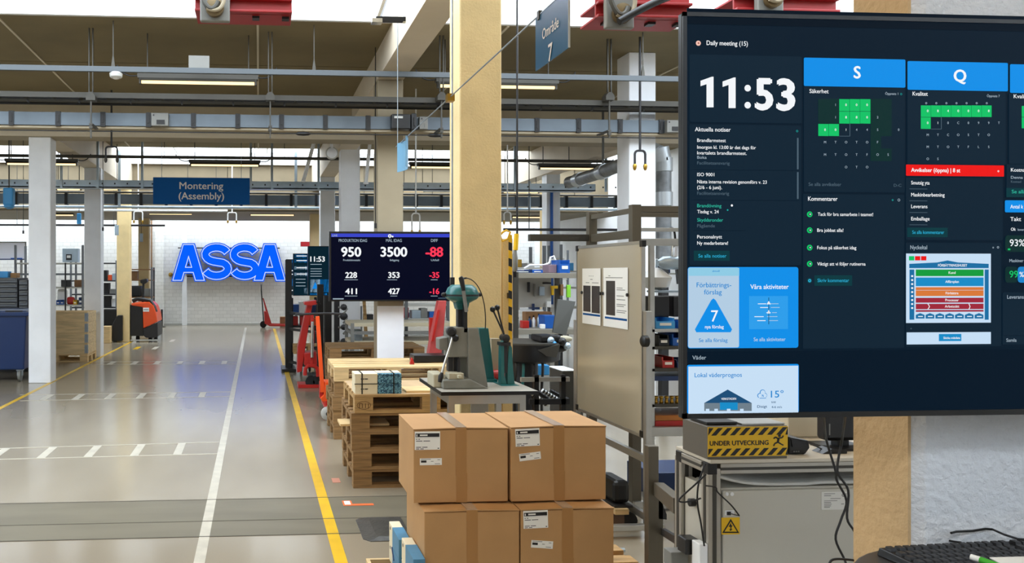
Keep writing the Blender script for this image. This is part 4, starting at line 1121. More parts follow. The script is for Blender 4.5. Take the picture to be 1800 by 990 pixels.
carton('cardboard box at the bottom of the pile with crooked small label', YB2, X6, X7, .146, zl, .45, 0, [('big', 4*k2, 3*k2, 44*k2, 31*k2, radians(-1.5)), ('small', 19*k2, 54*k2, 39*k2, 13*k2, radians(5))])
pallet_thing('pallet under the pile of cardboard boxes', (X4+.612, YB2+.4, .0), m_wood)
# low stack of cream and blue cartons by the pile
m_bsl = mat('blue_sleeve', '#4d86a8', .5, var=.1, vs=10)
xs_ = P(683, 930, 4.35).x-.0
ztop = [P(684, 916.5, 4.33).z, P(708, 944, 3.98).z]
n = 0
for col, (Yk0, Yk1, zt0_) in enumerate(((4.02, 4.33, ztop[0]), (3.66, 3.97, ztop[1]))):
    x0 = xs_+.004*col
    h = .105; wc = X4-x0-.006
    for k in range(int((zt0_-.02)/h)):
        z1 = zt0_-k*h; z0 = z1-h+.002
        lab = (['topmost', 'second'][k] if k < 2 else 'lowest')+' blue-sleeved carton in the '+['far', 'near'][col]+' low pile beside the cardboard boxes'
        q = T('product_box', lab, 'box', (x0+wc/2, (Yk0+Yk1)/2, z0))
        q.part('carton', box(x0, x0+wc, Yk0, Yk1, z0, z1), m_cream, bevel=.003)
        q.part('sleeve', box(x0-.001, x0+wc+.001, Yk0-.001, Yk0+.2, z0+.002, z1+.001), m_bsl)
        q.part('finger_hole', MB().lathe([(.009, -.001), (.009, .001)], (x0-.0005, Yk1-.04, z1-.025), 12, 'x'), m_dark)
        if k: q.part('strap', tube([(x0-.003, Yk0+.2, z1), (x0-.003, Yk0+.14, z1-.05)], .004, 6), m_navy)
zlow = min(o.location.z for o in bpy.data.objects if o.name.startswith('product_box') and o.location.y < 4.4 and o.location.x < 1.2)
q = T('transport_box', 'shallow black tray under the low pile of cream and blue cartons', 'tray', (xs_, 4.05, 0))
for (a_, b_, c_, d_) in ((xs_-.12, X4-.003, 3.55, 3.57), (xs_-.12, X4-.003, 4.37, 4.39), (xs_-.12, xs_-.10, 3.57, 4.37)):
    q.part('side', box(a_, b_, c_, d_, 0, .075), m_lwood)
q.part('deck', box(xs_-.1, X4-.003, 3.57, 4.37, .02, .05), m_dark)
q.part('riser', box(xs_+.01, X4-.003, 3.68, 4.32, .05, zlow-.001), m_dark)

# ================= mobile whiteboard =================
Xw = 2.42
ya0, ya1 = PX(1127, 600, Xw).y, PX(1014, 600, Xw).y
zt1, zb1 = PX(1127, 429, Xw).z, PX(1127, 764, Xw).z
t = T('whiteboard', 'glossy cream mobile whiteboard with two posters, turned edge-on to the aisle', 'whiteboard', (Xw, (ya0+ya1)/2, 0))
t.part('board', box(Xw+.004, Xw+.016, ya0, ya1, zb1, zt1), mat('whiteboard_surface', '#aa9f88', .12, spec=.6))
fr = MB().box(Xw, Xw+.022, ya0-.012, ya1+.012, zt1, zt1+.02).box(Xw, Xw+.022, ya0-.012, ya1+.012, zb1-.02, zb1).box(Xw, Xw+.022, ya1, ya1+.012, zb1, zt1).box(Xw, Xw+.022, ya0-.012, ya0, zb1, zt1)
t.part('frame', fr, m_alu)
for y, z in ((ya0, zt1), (ya1, zt1), (ya0, zb1), (ya1, zb1)): t.part('corner_cap', box(Xw-.003, Xw+.025, y-.02, y+.02, z-.018, z+.024), m_black, bevel=.003)
py0 = PX(1134, 600, Xw).y
for y in (ya0-.045, ya1+.045):
    t.part('post', box(Xw-.0, Xw+.04, y-.022, y+.022, .07, 1.42 if y < 5.5 else 1.3), m_alu, bevel=.003)
    t.part('foot_bar', box(Xw-.25, Xw+.12, y-.022, y+.022, .045, .08), m_alu, bevel=.003)
    for dxw in (-.23, .1): t.part('caster', MB().lathe([(.02, -.012), (.024, 0), (.02, .012)], (Xw+dxw, y, .0245), 12, 'y'), m_black, smooth=True)
for z in (PX(1125, 805, Xw).z, PX(1125, 905, Xw).z): t.part('cross_bar', box(Xw+.005, Xw+.035, ya0-.03, ya1+.03, z-.022, z+.022), m_alu)
c = PX(1135, 600, Xw-.01)
t.part('knob', MB().lathe([(.02, -.03), (.036, -.02), (.036, .01), (.02, .02)], c, 16, 'x'), m_black, smooth=True)
# posters
def poster(px0, px1, pyt0, pyt1, pyb0, pyb1, label, pics, bar, lines):
    a = PX(px0, pyt0, Xw); b = PX(px1, pyt1, Xw); zt = (a.z+b.z)/2; zb = (PX(px0, pyb0, Xw).z+PX(px1, pyb1, Xw).z)/2
    y0, y1 = a.y, b.y   # y0 far edge (left in view), y1 near edge
    q = T('poster', label, 'poster', (Xw-.001, (y0+y1)/2, zb))
    q.part('sheet', box(Xw-.002, Xw-.0005, y1, y0, zb, zt), m_paper)
    L = y0-y1; H = zt-zb
    def rr(u0, v0, u1, v1, m, nm, dp=.0025): return q.part(nm, box(Xw-dp, Xw-.002, y0-u1*L, y0-u0*L, zt-v1*H, zt-v0*H), m)
    for p in pics:
        rr(*p, mat('photo_print', '#3b3531', .25, var=.5, vs=30), 'photo')
    rr(*bar, m_sign, 'stripe')
    for l in lines: rr(l[0], l[1], l[2], l[1]+.012, m_grey, 'print')
    for (u, v) in ((.0, .44), (1., .44)):
        q.part('magnet', MB().lathe([(.012, -.008), (.012, 0)], (Xw-.003, y0-u*L, zt-v*H), 10, 'x'), m_black)
    return q
poster(1024, 1056, 472, 472, 568, 573, 'white poster with two dark photos at the far side of the whiteboard', [(.06, .31, .47, .78), (.53, .31, .97, .79)], (.04, .81, .98, .845), [(.38, .13, .42), (.48, .13, .52), (.58, .13, .62), (.45, .19, .58), (.2, .25, .4), (.55, .25, .9)])
poster(1061, 1104, 471, 470.5, 573, 580, 'white poster with one dark photo and text at the near side of the whiteboard', [(.12, .22, .5, .8)], (.07, .83, .97, .865), [(.1, .16, .8), (.22, .13, .3), (.56, .33, .8), (.56, .36, .9), (.56, .46, .85), (.56, .52, .9), (.56, .6, .92), (.56, .63, .85), (.56, .7, .95), (.56, .73, .9)])
# ================= big dashboard screen =================
YV = 1.66
t = T('wall_screen', 'huge near dashboard screen showing 11:53, mounted on the plastered pillar', 'screen', P(1500, 735, YV))
a = P(1199, 400, YV).x; zt = P(1300, 24, YV).z; zb = P(1300, 735, YV).z; xr = a+1.52
t.part('housing', box(a, xr, YV, YV+.018, zb, zt), m_bez, bevel=.003)
t.part('back_cover', box(a+.1, xr-.1, YV+.018, YV+.045, zb+.03, zt-.08), m_black)
t.part('bezel', MB().box(a, xr, YV-.004, YV, zb, zb+.012).box(a, xr, YV-.004, YV, zt-.009, zt).box(a, a+.009, YV-.004, YV, zb, zt).box(xr-.017, xr, YV-.004, YV, zb, zt), m_bez)
t.part('wall_bracket', MB().box(P(1860,400,YV).x, P(1890,400,YV).x, YV+.045, ef.y-.002, 1.45, 1.95).box(P(2160,400,YV).x, P(2190,400,YV).x, YV+.045, ef.y-.002, 1.45, 1.95), m_dark)
t.part('rear_socket', box(P(1440,734,YV).x, P(1495,734,YV).x, YV+.045, YV+.09, zb+.01, zb+.1), m_black)
sc = Screen(t, YV)
g_bg = glow('dash_background', '#0a1c2b', 1.0); g_bar = glow('dash_top_bar', '#051320', 1.0); g_low = glow('dash_low', '#071827', 1.0)
g_card = glow('dash_card', '#11243a', 1.0); g_card = glow('dash_card2', '#122534', 1.0); g_b = glow('dash_blue', '#118fe8', 1.0)
g_pale = glow('dash_pale', '#b3cde3', 1.0); g_pale2 = glow('dash_pale_weather', '#c7dff5', 1.0); g_gr = glow('dash_green', '#14c267', 1.0)
g_grd = glow('dash_dim_green', '#11302f', 1.0); g_r = glow('dash_red', '#ee1a18', 1.0); g_btn = glow('dash_button', '#0d3a41', 1.0)
g_cy = glow('dash_cyan', '#2aa9cf', 1.0); g_tx = glow('dash_teal_text', '#2fb39a', 1.0); g_bt = glow('dash_blue_text', '#1f86cf', 1.0)
X9 = 2560
sc.rect(1207, 31, X9, 727, g_bg, 1, 'display')
sc.rect(1207, 31, X9, 58, g_bar, 2, 'top_bar'); sc.rect(1207, 613, X9, 727, g_low, 2, 'lower_bar')
sc.ring(1226.5, 76.5, 4.6, glow('pixel_peach', '#f3c4b4', 1), 3); sc.ring(1226.5, 76.5, 1.6, glow('pixel_brown', '#a65b4e', 1), 4)
sc.txt('Daily meeting (15)', 1238.5, 81, 8, g_white, 'l', .012, width=75)
sc.rect(1211, 98, 1408, 216, g_card, 3, 'tile', rad=3)
for dx_, dy_ in ((0, 0), (38.6, 1.3)):
    sc.poly([(1238.5+dx_, 190+dy_), (1250.6+dx_, 190+dy_), (1250.6+dx_, 136.5+dy_), (1247.5+dx_, 136.5+dy_), (1228+dx_, 143.5+dy_), (1228+dx_, 153+dy_), (1238.5+dx_, 149.5+dy_)], g_white, 10, 'lettering')
sc.ring(1310.3, 156.5, 5.9, g_white, 10, name='lettering'); sc.ring(1310.3, 186.3, 5.9, g_white, 10, name='lettering')
sc.txt('5', 1339, 193, 53.5, g_white, 'c', .04, width=28); sc.txt('3', 1377, 194, 53.5, g_white, 'c', .04, width=29)
sc.rect(1211, 220, 1407, 466, g_card, 3, 'tile', rad=3)
def T_(s_, x, y, h, m, w=None, al='l', b=.009): sc.txt(s_, x, y, h, m, al, b, width=w)
T_('Aktuella notiser', 1218, 232, 7.4, g_white, 65); sc.ring(1399.5, 231, 2, g_teal, 4, 1.2)
T_('Brandlarmstest', 1222, 250.5, 6, g_white, 52)
T_('Imorgon kl. 13:00 är det dags för', 1222, 262.5, 6, g_white, 107)
T_('kvartalets brandlarmstest.', 1222, 272.5, 6, g_white, 90)
T_('Boka', 1222, 280, 5, g_dim, 17); T_('Facilitetsansvarig', 1222, 290, 5.6, g_faint, 59)
sc.rect(1218, 299, 1403, 300, g_bg, 4, 'divider'); sc.rect(1399.5, 243, 1402, 298, g_faint, 4, 'scroll_bar'); sc.rect(1399.5, 303, 1402, 350, g_faint, 4, 'scroll_bar')
T_('ISO 9001', 1222, 310.5, 6, g_white, 31); T_('Nästa interna revision genomförs v. 23', 1222, 323, 6, g_white, 127)
T_('(2/6 - 6 juni).', 1222, 333, 6, g_white, 45); T_('Facilitetsansvarig', 1222, 343, 5.6, g_faint, 58)
sc.rect(1218, 352, 1403, 353, g_bg, 4, 'divider')
T_('Brandövning', 1222, 365, 6, g_tx, 44); T_('Tisdag v. 24', 1222, 375.5, 6, g_white, 39)
sc.ring(1285, 361.5, 2, g_white, 4); sc.ring(1277.5, 369.5, 1.5, g_teal, 4)
T_('Skyddsronder', 1222, 390, 6, g_tx, 47); T_('Pågående', 1222, 400, 5.6, g_faint, 32)
sc.rect(1218, 405, 1310, 406, g_bg, 4, 'divider')
T_('Personalnytt', 1222, 419.5, 6, g_white, 45); T_('Ny medarbetare!', 1222, 430.5, 6, g_white, 56)
sc.rect(1218.5, 441, 1281, 458.5, g_btn, 4, 'button'); T_('Se alla notiser', 1224, 453, 6.2, g_cy, 51)
# S column
sc.rect(1412, 103.5, 1590, 153, g_b, 3, 'tile', rad=2); T_('S', 1502, 139, 21, g_white, None, 'c', .03)
sc.rect(1412, 154, 1589, 338, g_card, 3, 'tile', rad=2); T_('Säkerhet', 1418.5, 165, 7.2, g_white, 35)
T_('Öppnats 1', 1551, 168, 4.2, g_dim, 24); sc.ring(1582, 166, 1.8, g_teal, 4, 1.1)
def grid(x0, y0, cw, ch, rows, green, dim, box_):
    for r, row in enumerate(rows):
        for c, ch_ in enumerate(row):
            xx, yy = x0+c*cw, y0+r*ch
            if (r, c) in green: sc.rect(xx+.4, yy+.4, xx+cw-.4, yy+ch-.4, g_gr, 4, 'day_cell')
            elif (r, c) in dim: sc.rect(xx, yy, xx+cw, yy+ch, g_grd, 4, 'day_cell')
            if (r, c) == box_:
                sc.line(xx, yy+ch, xx+cw, yy+ch, .8, g_faint, 5); sc.line(xx+cw, yy, xx+cw, yy+ch, .8, g_faint, 5)
            if ch_ != ' ': T_(ch_, xx+cw/2, yy+ch/2+2.3, 4.2, g_white if (r, c) in green or (r, c) == box_ else g_dim, None, 'c', .01)
grid(1436.5, 174.5, 18.4, 21.8, [' 1000  ', ' 18802 ', '001445 0', 'MTOTOF', 'MTOTFOS', '  OTO'], {(0,2),(0,3),(0,4),(1,2),(1,3),(1,4),(2,0),(2,1)}, {(0,0),(0,1),(1,0),(1,1),(0,5),(0,6),(1,5),(1,6),(2,5),(2,6),(3,5),(3,6),(4,5),(4,6)}, (2,2))
T_('Se alla avvikelser', 1417, 327.5, 6, g_faint, 60); T_('D-C', 1566, 329, 5, g_faint, 14)
sc.rect(1410.5, 342, 1588, 612, g_card, 3, 'tile', rad=2); T_('Kommentarer', 1416, 353.5, 7.4, g_white, 54); sc.ring(1578, 352, 2.4, g_dim, 4, 1.5); sc.ring(1567, 352, 1.6, g_teal, 4, .8)
for x, y, s_, w_ in ((1433, 380, 'Tack för bra samarbete i teamet!', 102), (1432, 408, 'Bra jobbat alla!', 48), (1432, 438.5, 'Fokus på säkerhet idag', 72), (1432, 467, 'Viktigt att vi följer rutinerna', 89)):
    T_(s_, x, y, 6, g_white, w_); sc.ring(1421.5, y-3, 5.2, g_gr, 4); sc.ring(1421.5, y-3, 2.6, g_card, 5); sc.ring(1421.5, y-3, 1.3, g_white, 6)
sc.ring(1421, 493.5, 5, g_btn, 4); sc.ring(1421, 493.5, 3, g_cy, 5, 1)
sc.rect(1430, 484, 1496, 502.5, g_btn, 4, 'button'); T_('Skriv kommentar', 1432.5, 496, 6.2, g_cy, 58)
# Q column
sc.rect(1594, 109.5, 1770, 159.5, g_b, 3, 'tile', rad=2); T_('Q', 1682, 145, 21, g_white, None, 'c', .03)
sc.rect(1593.5, 160.5, 1766, 289, g_card, 3, 'tile', rad=2); T_('Kvalitet', 1599, 169.5, 7.2, g_white, 28); T_('Öppnats 7', 1729, 172, 4.2, g_dim, 24)
for i in range(7): sc.ring(1626+i*17.7, 182, 1.8, g_dim, 4, .9)
grid(1616.5, 185.5, 17.8, 21, ['0840008', '010C099T', 'MTCOSTO', 'MTOTFLS', 'OS'], {(0,i) for i in range(7)} | {(1,0)}, set(), (1,1))
sc.rect(1591, 290.5, 1762.5, 310, g_r, 4, 'alert_tile', rad=1); T_('Avvikelser (öppna) | 8 st', 1596.5, 303, 7, g_white, 91, b=.02); sc.ring(1752, 301.5, 1.6, g_white, 5, .8)
sc.rect(1591, 313, 1761, 422, g_card, 3, 'tile', rad=2)
for y, s_, w_ in ((325, 'Smutsig yta', 34), (346, 'Maskinbearbetning', 62), (366.5, 'Leverans', 30), (388, 'Emballage', 34)):
    T_(s_, 1596.5, y, 6.4, g_white, w_); sc.rect(1597, y+7, 1628, y+7.8, g_faint, 4, 'rule', part=False)
sc.rect(1593, 400.5, 1663.5, 417, g_btn, 4, 'button'); T_('Se alla kommentarer', 1598.5, 411.5, 6, g_cy, 59)
sc.rect(1591, 427, 1758, 609, g_card, 3, 'tile', rad=2); T_('Nyckeltal', 1595, 438.5, 7, g_dim, 31); sc.ring(1752, 435, 2, g_dim, 4, 1.1); sc.ring(1743.5, 435.5, 1.4, g_dim, 4, .7)
sc.rect(1591, 446, 1739.5, 567.5, g_pale2, 4, 'chart_card')
for i, m_ in enumerate((g_gr, g_r, g_r)): sc.rect(1595.5+i*10.6, 450.5, 1604.5+i*10.6, 458, m_, 5, 'icon_tile')
g_db = glow('dash_deep_blue', '#1d6fa3', 1); g_or = glow('dash_orange', '#d9793a', 1); g_ma = glow('dash_maroon', '#a02a3c', 1); g_lb = glow('dash_chart_blue', '#1a8cc7', 1); g_cg = glow('dash_chart_green', '#169c3e', 1)
sc.poly([(1596, 471.5), (1596, 464), (1645, 461.5), (1663, 458), (1681, 461.5), (1735, 464), (1735, 471.5)], g_db, 5, 'roof_band')
T_('FÖRBÄTTRINGSHUSET', 1669, 468.8, 4.4, g_white, 54, 'c')
for x0_, x1_ in ((1596.5, 1604.5), (1728.5, 1735)): sc.rect(x0_, 474, x1_, 562, g_db, 5, 'side_band')
for y0_, y1_, m_, s_ in ((474, 485.5, g_cg, 'Kund'), (488, 503, g_lb, 'Affärsplan'), (505, 510, g_or, ''), (510.5, 520.5, g_or, 'Förbättra'), (523.5, 532, g_ma, 'Processer'), (534, 543.5, g_r if 0 else g_ma, 'Arbetssätt'), (545, 548, g_ma, '')):
    sc.rect(1607.5, y0_, 1726, y1_, m_, 5, 'band')
    if s_: T_(s_, 1668, (y0_+y1_)/2+1.8, 4.4, g_white, None, 'c')
for i in range(7): sc.poly([(1607.5+i*17.2, 560), (1607.5+i*17.2, 553.5), (1615+i*17.2, 550.5), (1622.5+i*17.2, 553.5), (1622.5+i*17.2, 560)], g_db, 5, 'house_icon'); sc.rect(1611+i*17.2, 555.5, 1619+i*17.2, 557, g_white, 6, 'rule', part=False)
for i in range(9): sc.rect(1599, 484+i*7, 1602, 487+i*7, g_white, 6, 'rule', part=False)
for yy in (534, 534): sc.line(1628, 534, 1631, 539, 1, g_white, 6); sc.line(1631, 539, 1628, 543.5, 1, g_white, 6); sc.line(1700, 534, 1702, 539, 1, g_white, 6); sc.line(1702, 539, 1700, 543.5, 1, g_white, 6)
T_('*', 1595, 581, 5, g_faint)
sc.rect(1592, 584, 1739.5, 605, g_pale2, 4, 'chart_card'); sc.rect(1648, 587, 1687, 599.5, g_lb, 5, 'button'); T_('Skicka mätdata', 1667.5, 595.5, 4, g_white, 31, 'c')
# next column, cut by the picture edge
sc.rect(1774, 115, 1950, 165, g_b, 3, 'tile', rad=2); sc.rect(1772, 166, 1948, 289, g_card, 3, 'tile', rad=2); T_('Kvalitet', 1776, 174, 7, g_white, 32)
T_('L', 1862, 151, 21, g_white, None, 'c', .03)
for i in range(6): sc.rect(1794+i*18, 187, 1811+i*18, 206, g_gr, 4, 'day_cell')
sc.rect(1794, 207, 1811, 226, g_gr, 4, 'day_cell'); T_('M', 1797, 262, 4.2, g_dim); T_('O', 1795, 281, 4.2, g_faint)
sc.rect(1768, 290, 1945, 347, g_card, 3, 'tile', rad=2); T_('Kostnader', 1771, 302.5, 6.4, g_white, 40); T_('Denna vecka', 1771, 315, 5, g_dim, 44); T_('Kostnad', 1771, 322, 4, g_faint, 19)
sc.rect(1767, 331, 1820, 347, g_btn, 4, 'button'); T_('Se alla ord', 1772.5, 340.5, 6.2, g_tx, 44)
sc.rect(1764.5, 353, 1942, 374, g_b, 4, 'tile', rad=2); T_('Antal k', 1770, 367, 6.6, g_white, 24); T_('Takt', 1770, 389, 7, g_white, 20); T_('Ok', 1771, 406, 5.4, g_white, 9); T_('leveranser', 1783, 406, 4, g_dim, 26)
sc.rect(1765, 414, 1815, 443, g_grd, 4, 'gauge_tile', rad=5); T_('93%', 1769, 433, 12, g_white, 28); sc.rect(1769, 437, 1773, 440, g_gr, 5, 'rule', part=False)
T_('Maskiner', 1768.5, 461, 5.4, g_dim, 26); sc.rect(1765, 469, 1786, 497, g_grd, 4, 'gauge_tile', rad=5); sc.rect(1787, 469, 1830, 497, g_bt, 4, 'gauge_tile', rad=5); T_('99', 1768.5, 488, 12, g_gr, 16); T_('%', 1786, 487, 9, g_white)
sc.rect(1761, 514, 1938, 605, g_card, 3, 'tile', rad=2); T_('Leverans', 1764.5, 525, 6.4, g_dim, 31); sc.rect(1761, 589, 1938, 590, g_bg, 4, 'divider'); T_('Samla', 1763, 600.5, 6, g_dim, 19)
# cards below
sc.rect(1208, 469.5, 1402, 612, g_b, 3, 'tile', rad=4); sc.rect(1208.5, 470.5, 1297.5, 611, g_pale, 4, 'tile', rad=3); sc.rect(1209, 471, 1297.5, 485, glow('dash_pale_cyan', '#8fcbe4', 1), 5, 'tile')
T_('aktuell', 1248.5, 478, 3, g_bt, 13)
T_('Förbättrings-', 1221, 505, 8.5, g_bt, 63); T_('förslag', 1234, 517.5, 8.5, g_bt, 32)
sc.poly([(1222, 584), (1219.5, 579), (1248, 528), (1252, 524.5), (1256, 528), (1284.5, 579), (1282, 584)], g_b, 6, 'triangle_icon')
T_('7', 1252.5, 565, 20, g_white, None, 'c', .004); T_('nya förslag', 1252, 577, 6, g_white, 34, 'c')
T_('Se alla förslag', 1225, 601, 6.6, g_bt, 52)
T_('Våra aktiviteter', 1315, 508, 8.2, g_white, 70); sc.rect(1315, 520.5, 1383, 578.5, glow('dash_blue_inset', '#2f9eeb', 1), 5, 'chart_card')
for x, y, w_ in ((1330, 533.5, 36), (1334, 540, 34), (1345, 549, 18), (1324, 556, 40), (1329, 563, 36)): sc.rect(x, y, x+w_*.4, y+1.2, g_white, 6, 'rule', part=False); sc.rect(x+w_*.55, y, x+w_, y+1, g_pale, 6, 'rule', part=False)
sc.line(1348.5, 523, 1348.5, 570, .7, g_card, 7); sc.poly([(1345, 535), (1348.5, 529), (1352, 535)], g_white, 7); sc.poly([(1346, 551), (1348.5, 544), (1351, 551)], g_white, 7)
T_('Se alla aktiviteter', 1321, 599.5, 6.6, g_pale, 58)
T_('Väder', 1213.5, 631.5, 7, g_dim, 25)
sc.rect(1206.5, 640.5, 1402.5, 726, g_b, 4, 'tile', rad=3); sc.rect(1208.5, 643.5, 1401, 726, g_pale2, 5, 'tile')
T_('Lokal väderprognos', 1217.5, 662.5, 7.6, g_bt, 86)
g_hs = glow('dash_house_navy', '#1f4f78', 1); g_hg = glow('dash_house_grey', '#6f7f8b', 1)
sc.poly([(1236, 708), (1277, 684.5), (1319, 708)], g_hs, 6, 'house_icon'); sc.poly([(1236, 722), (1236, 708), (1319, 708), (1319, 722)], g_hg, 6, 'house_icon')
sc.poly([(1263, 720), (1263, 707), (1294, 707), (1294, 720)], g_lb, 7, 'house_icon'); T_('VERKSTADEN', 1277, 702, 3.6, g_white, 27, 'c')
for x in (1238, 1253, 1275, 1298): sc.rect(x, 718, x+6, 723, g_pale2, 8, 'rule', part=False)
pts = arcpts((0, 0, 0), 1, 0, 1, 2)
for (cx_, cy_, r_) in ((1333, 695, 4.5), (1338, 689.5, 5.2), (1342, 694.5, 4.2)): sc.ring(cx_, cy_, r_, g_bt, 6)
for (cx_, cy_, r_) in ((1333, 695, 3.5), (1338, 689.5, 4.2), (1342, 694.5, 3.2)): sc.ring(cx_, cy_, r_, g_pale2, 7)
sc.rect(1331, 697, 1343, 699.5, g_pale2, 8, 'rule', part=False); sc.rect(1332, 698.7, 1343, 699.7, g_bt, 9, 'rule', part=False)
T_('15°', 1351, 698, 12, g_bt, 23); T_('N-NV', 1352, 708, 3.6, g_hs, 8); T_('Disigt', 1327, 716, 4.6, g_hs, 18); T_('4-6 m/s', 1352, 716.5, 3.8, g_hs, 19)
sc.done()

# ================= cart with electrical cabinet =================
YC = 2.37
m_cab = mat('cabinet_grey_white', '#c3bfb2', .42)
m_prof = mat('aluminium_profile', '#b4afa4', .38, .7)
xf = P(1245, 900, YC).x; zt = P(1400, 806, YC).z; yb = YC+.2; xr = 2.06; pw = .04
t = T('equipment_cart', 'aluminium profile cart standing under the dashboard screen beside the plastered pillar', 'cart', ((xf+xr)/2, YC+.1, 0))
def profile(x0, y0, z0, x1, y1, z1, ax):
    mb = box(x0, x1, y0, y1, z0, z1)
    w_ = .006; d = .0015
    if ax == 'z':
        cx_ = (x0+x1)/2; g = MB().box(cx_-w_, cx_+w_, y0-d, y0+.001, z0, z1).box(x0-d, x0+.001, (y0+y1)/2-w_, (y0+y1)/2+w_, z0, z1)
    elif ax == 'x':
        cz = (z0+z1)/2; g = MB().box(x0, x1, y0-d, y0+.001, cz-w_*.7, cz+w_*.7)
    else:
        cz = (z0+z1)/2; g = MB().box(x0-d, x0+.001, y0, y1, cz-w_*.7, cz+w_*.7)
    return mb, g
def prof_part(*a_):
    mb, g = profile(*a_)
    o = t.part('frame_rail' if a_[-1] != 'z' else 'post', mb, m_prof, bevel=.002); t.part('groove', g, m_dsteel, parent=o)
prof_part(xf, YC, .06, xf+pw, YC+pw, zt-.028, 'z'); prof_part(xf, yb-pw, .06, xf+pw, yb, zt-.028, 'z')
prof_part(xr-pw, YC, .06, xr, YC+pw, zt-.028, 'z'); prof_part(xr-pw, yb-pw, .06, xr, yb, zt-.028, 'z')
prof_part(xf+pw, YC, zt-.045, xr-pw, YC+pw, zt-.013, 'x'); prof_part(xf, YC+pw, zt-.045, xf+pw, yb-pw, zt-.013, 'y')
prof_part(xf+pw, yb-pw, zt-.045, xr-pw, yb, zt-.013, 'x')
prof_part(xf, YC+pw, .2, xf+pw, yb-pw, .24, 'y')
t.part('gap_shade_sheet', box(xf+pw+.001, xr-pw-.001, yb-.012, yb-.004, .3, zt-.046), m_black)  # black sheet added to stand for the shade under the worktop
for y in (YC, yb-pw): t.part('corner_cap', box(xf-.002, xf+.028, y-.002, y+pw-.01, zt-.046, zt-.011), m_black, bevel=.002)
t.part('worktop', box(xf+.004, xr, YC-.004, yb, zt-.012, zt), mat('worktop_laminate', '#cfc7b6', .5), bevel=.003)
t.part('worktop_extension', box(P(1384,760,YC+.3).x, xr, yb+.002, YC+.62, zt-.012, zt), mat('worktop_laminate'), bevel=.003)
for x in (xf+.02, xr-.02):
    for y in (YC+.02, yb-.02): t.part('caster', MB().lathe([(.024, -.012), (.03, 0), (.024, .012)], (x, y, .0305), 14, 'x'), m_black, smooth=True)
zc = P(1380, 858, YC).z
x0 = xf+pw+.004
t = T('electrical_cabinet', 'large off-white electrical cabinet inside the profile cart, with yellow warning sticker', 'cabinet', ((x0+xr)/2, YC+.1, .1))
t.part('body', box(x0, xr-pw-.004, YC+.012, yb-.05, .10, zc), m_cab, bevel=.004)
t.part('door', box(x0+.004, xr-pw-.008, YC, YC+.011, .11, zc-.006), m_cab, bevel=.003)
t.part('side_panel', box(xf+.012, xf+pw-.004, YC+.05, yb-.045, .3, zc-.0), m_cab)
t.part('support_rail', box(x0, xr-pw-.004, YC+.01, yb-.05, .07, .099), m_prof)
def cab(px0, px1, py0, py1, m, nm, d=.001, parent=None, label=None, bevel=0, y=None):
    yy = YC if y is None else y
    a, b = P(px0, py1, yy), P(px1, py0, yy); return t.part(nm, box(a.x, b.x, yy-d, yy-.0001, a.z, b.z), m, parent=parent, label=label, bevel=bevel)
st = cab(1268, 1300, 909.5, 940, m_yellow, 'sticker', label='yellow sticker with black high-voltage triangle')
def tri(pts, m, d, nm='pictogram'):
    t.part(nm, MB().prism([(P(x, y, YC).x, P(x, y, YC).z) for x, y in pts], 'y', YC-d, YC-d+.0004), m, parent=st)
tri([(1284, 912), (1299, 937), (1269, 937)], m_black, .0016); tri([(1284, 917), (1295, 934.5), (1273, 934.5)], m_yellow, .002)
tri([(1283, 933.5), (1281, 930), (1283.2, 930), (1283.2, 926), (1280, 926), (1284, 919), (1285, 923.5), (1287.5, 923.5), (1285, 926.5), (1285, 930), (1287, 930)], m_black, .0024)
cab(1274, 1290, 897, 906, m_pwhite, 'lock_plate', .003, bevel=.001); cab(1276.5, 1283, 899, 905, m_dark, 'lock', .006)
t.part('key', MB().bar(P(1283,903,YC-.01), P(1300, 907, YC-.01), .003, .003), m_dsteel)
lb = cab(1443.5, 1492, 864, 896.5, mat('plate_white', '#dcdad2', .35), 'data_plate', .0015, bevel=.0005)
for x0_, x1_, y in ((1448, 1467, 868), (1448, 1460, 871.5), (1459, 1477, 876.5), (1448, 1471, 880.5), (1448, 1460, 883.5), (1448, 1461, 886.5), (1448, 1460, 889.5), (1448, 1458, 892), (1478, 1483, 886)):
    cab(x0_, x1_, y-.8, y+.6, m_grey, 'print', .0019, parent=lb)
mb = MB(); letters(mb, 'CE', (P(1479, 871, YC).x, YC-.002, P(1479, 873, YC).z), .014, 'l', .02); t.part('lettering', mb, m_black, parent=lb)
for px in (1278, 1287): t.part('badge', MB().lathe([(.0035, -.002), (.006, 0)], P(px, 869, YC-.001), 12, 'y'), m_pwhite, smooth=True)
c = Vector((xf-.001, YC+.10, P(1235, 883, YC+.1).z))
t.part('side_lock', MB().lathe([(.006, -.008), (.013, -.004), (.013, .014)], c, 12, 'x'), m_black, smooth=True)
# cables lying on the cabinet
for i in range(7):
    x_0 = P(1262+i*9, 840, YC).x; yy = YC+.015+.018*i; zb2 = zc+.008
    q = T('cable', ['pale grey cable arching lowest on top of the electrical cabinet', 'pale grey cable second from the cabinet door edge', 'pale grey cable third from the cabinet door edge', 'pale grey cable looping midway back on the cabinet', 'pale grey cable crossing toward the pillar on the cabinet', 'pale grey cable deep under the cart worktop', 'pale grey cable at the very back of the cabinet top'][i], 'cable', (x_0, yy, zb2-.007))
    up = .033-.003*i
    q.part('run', tube(bez((x_0, yy, zc+up+.006), (x_0+.09, yy, zc+.012), (x_0+.12, yy, zb2), (x_0+.25, yy, zb2), 10)+bez((x_0+.3, yy, zb2), (x_0+.35, yy, zb2+.008), (x_0+.42, yy, zb2), (min(x_0+.5+.02*i, xr-.06), yy, zb2+.004), 8), .0055, 8), m_gcable, smooth=True)
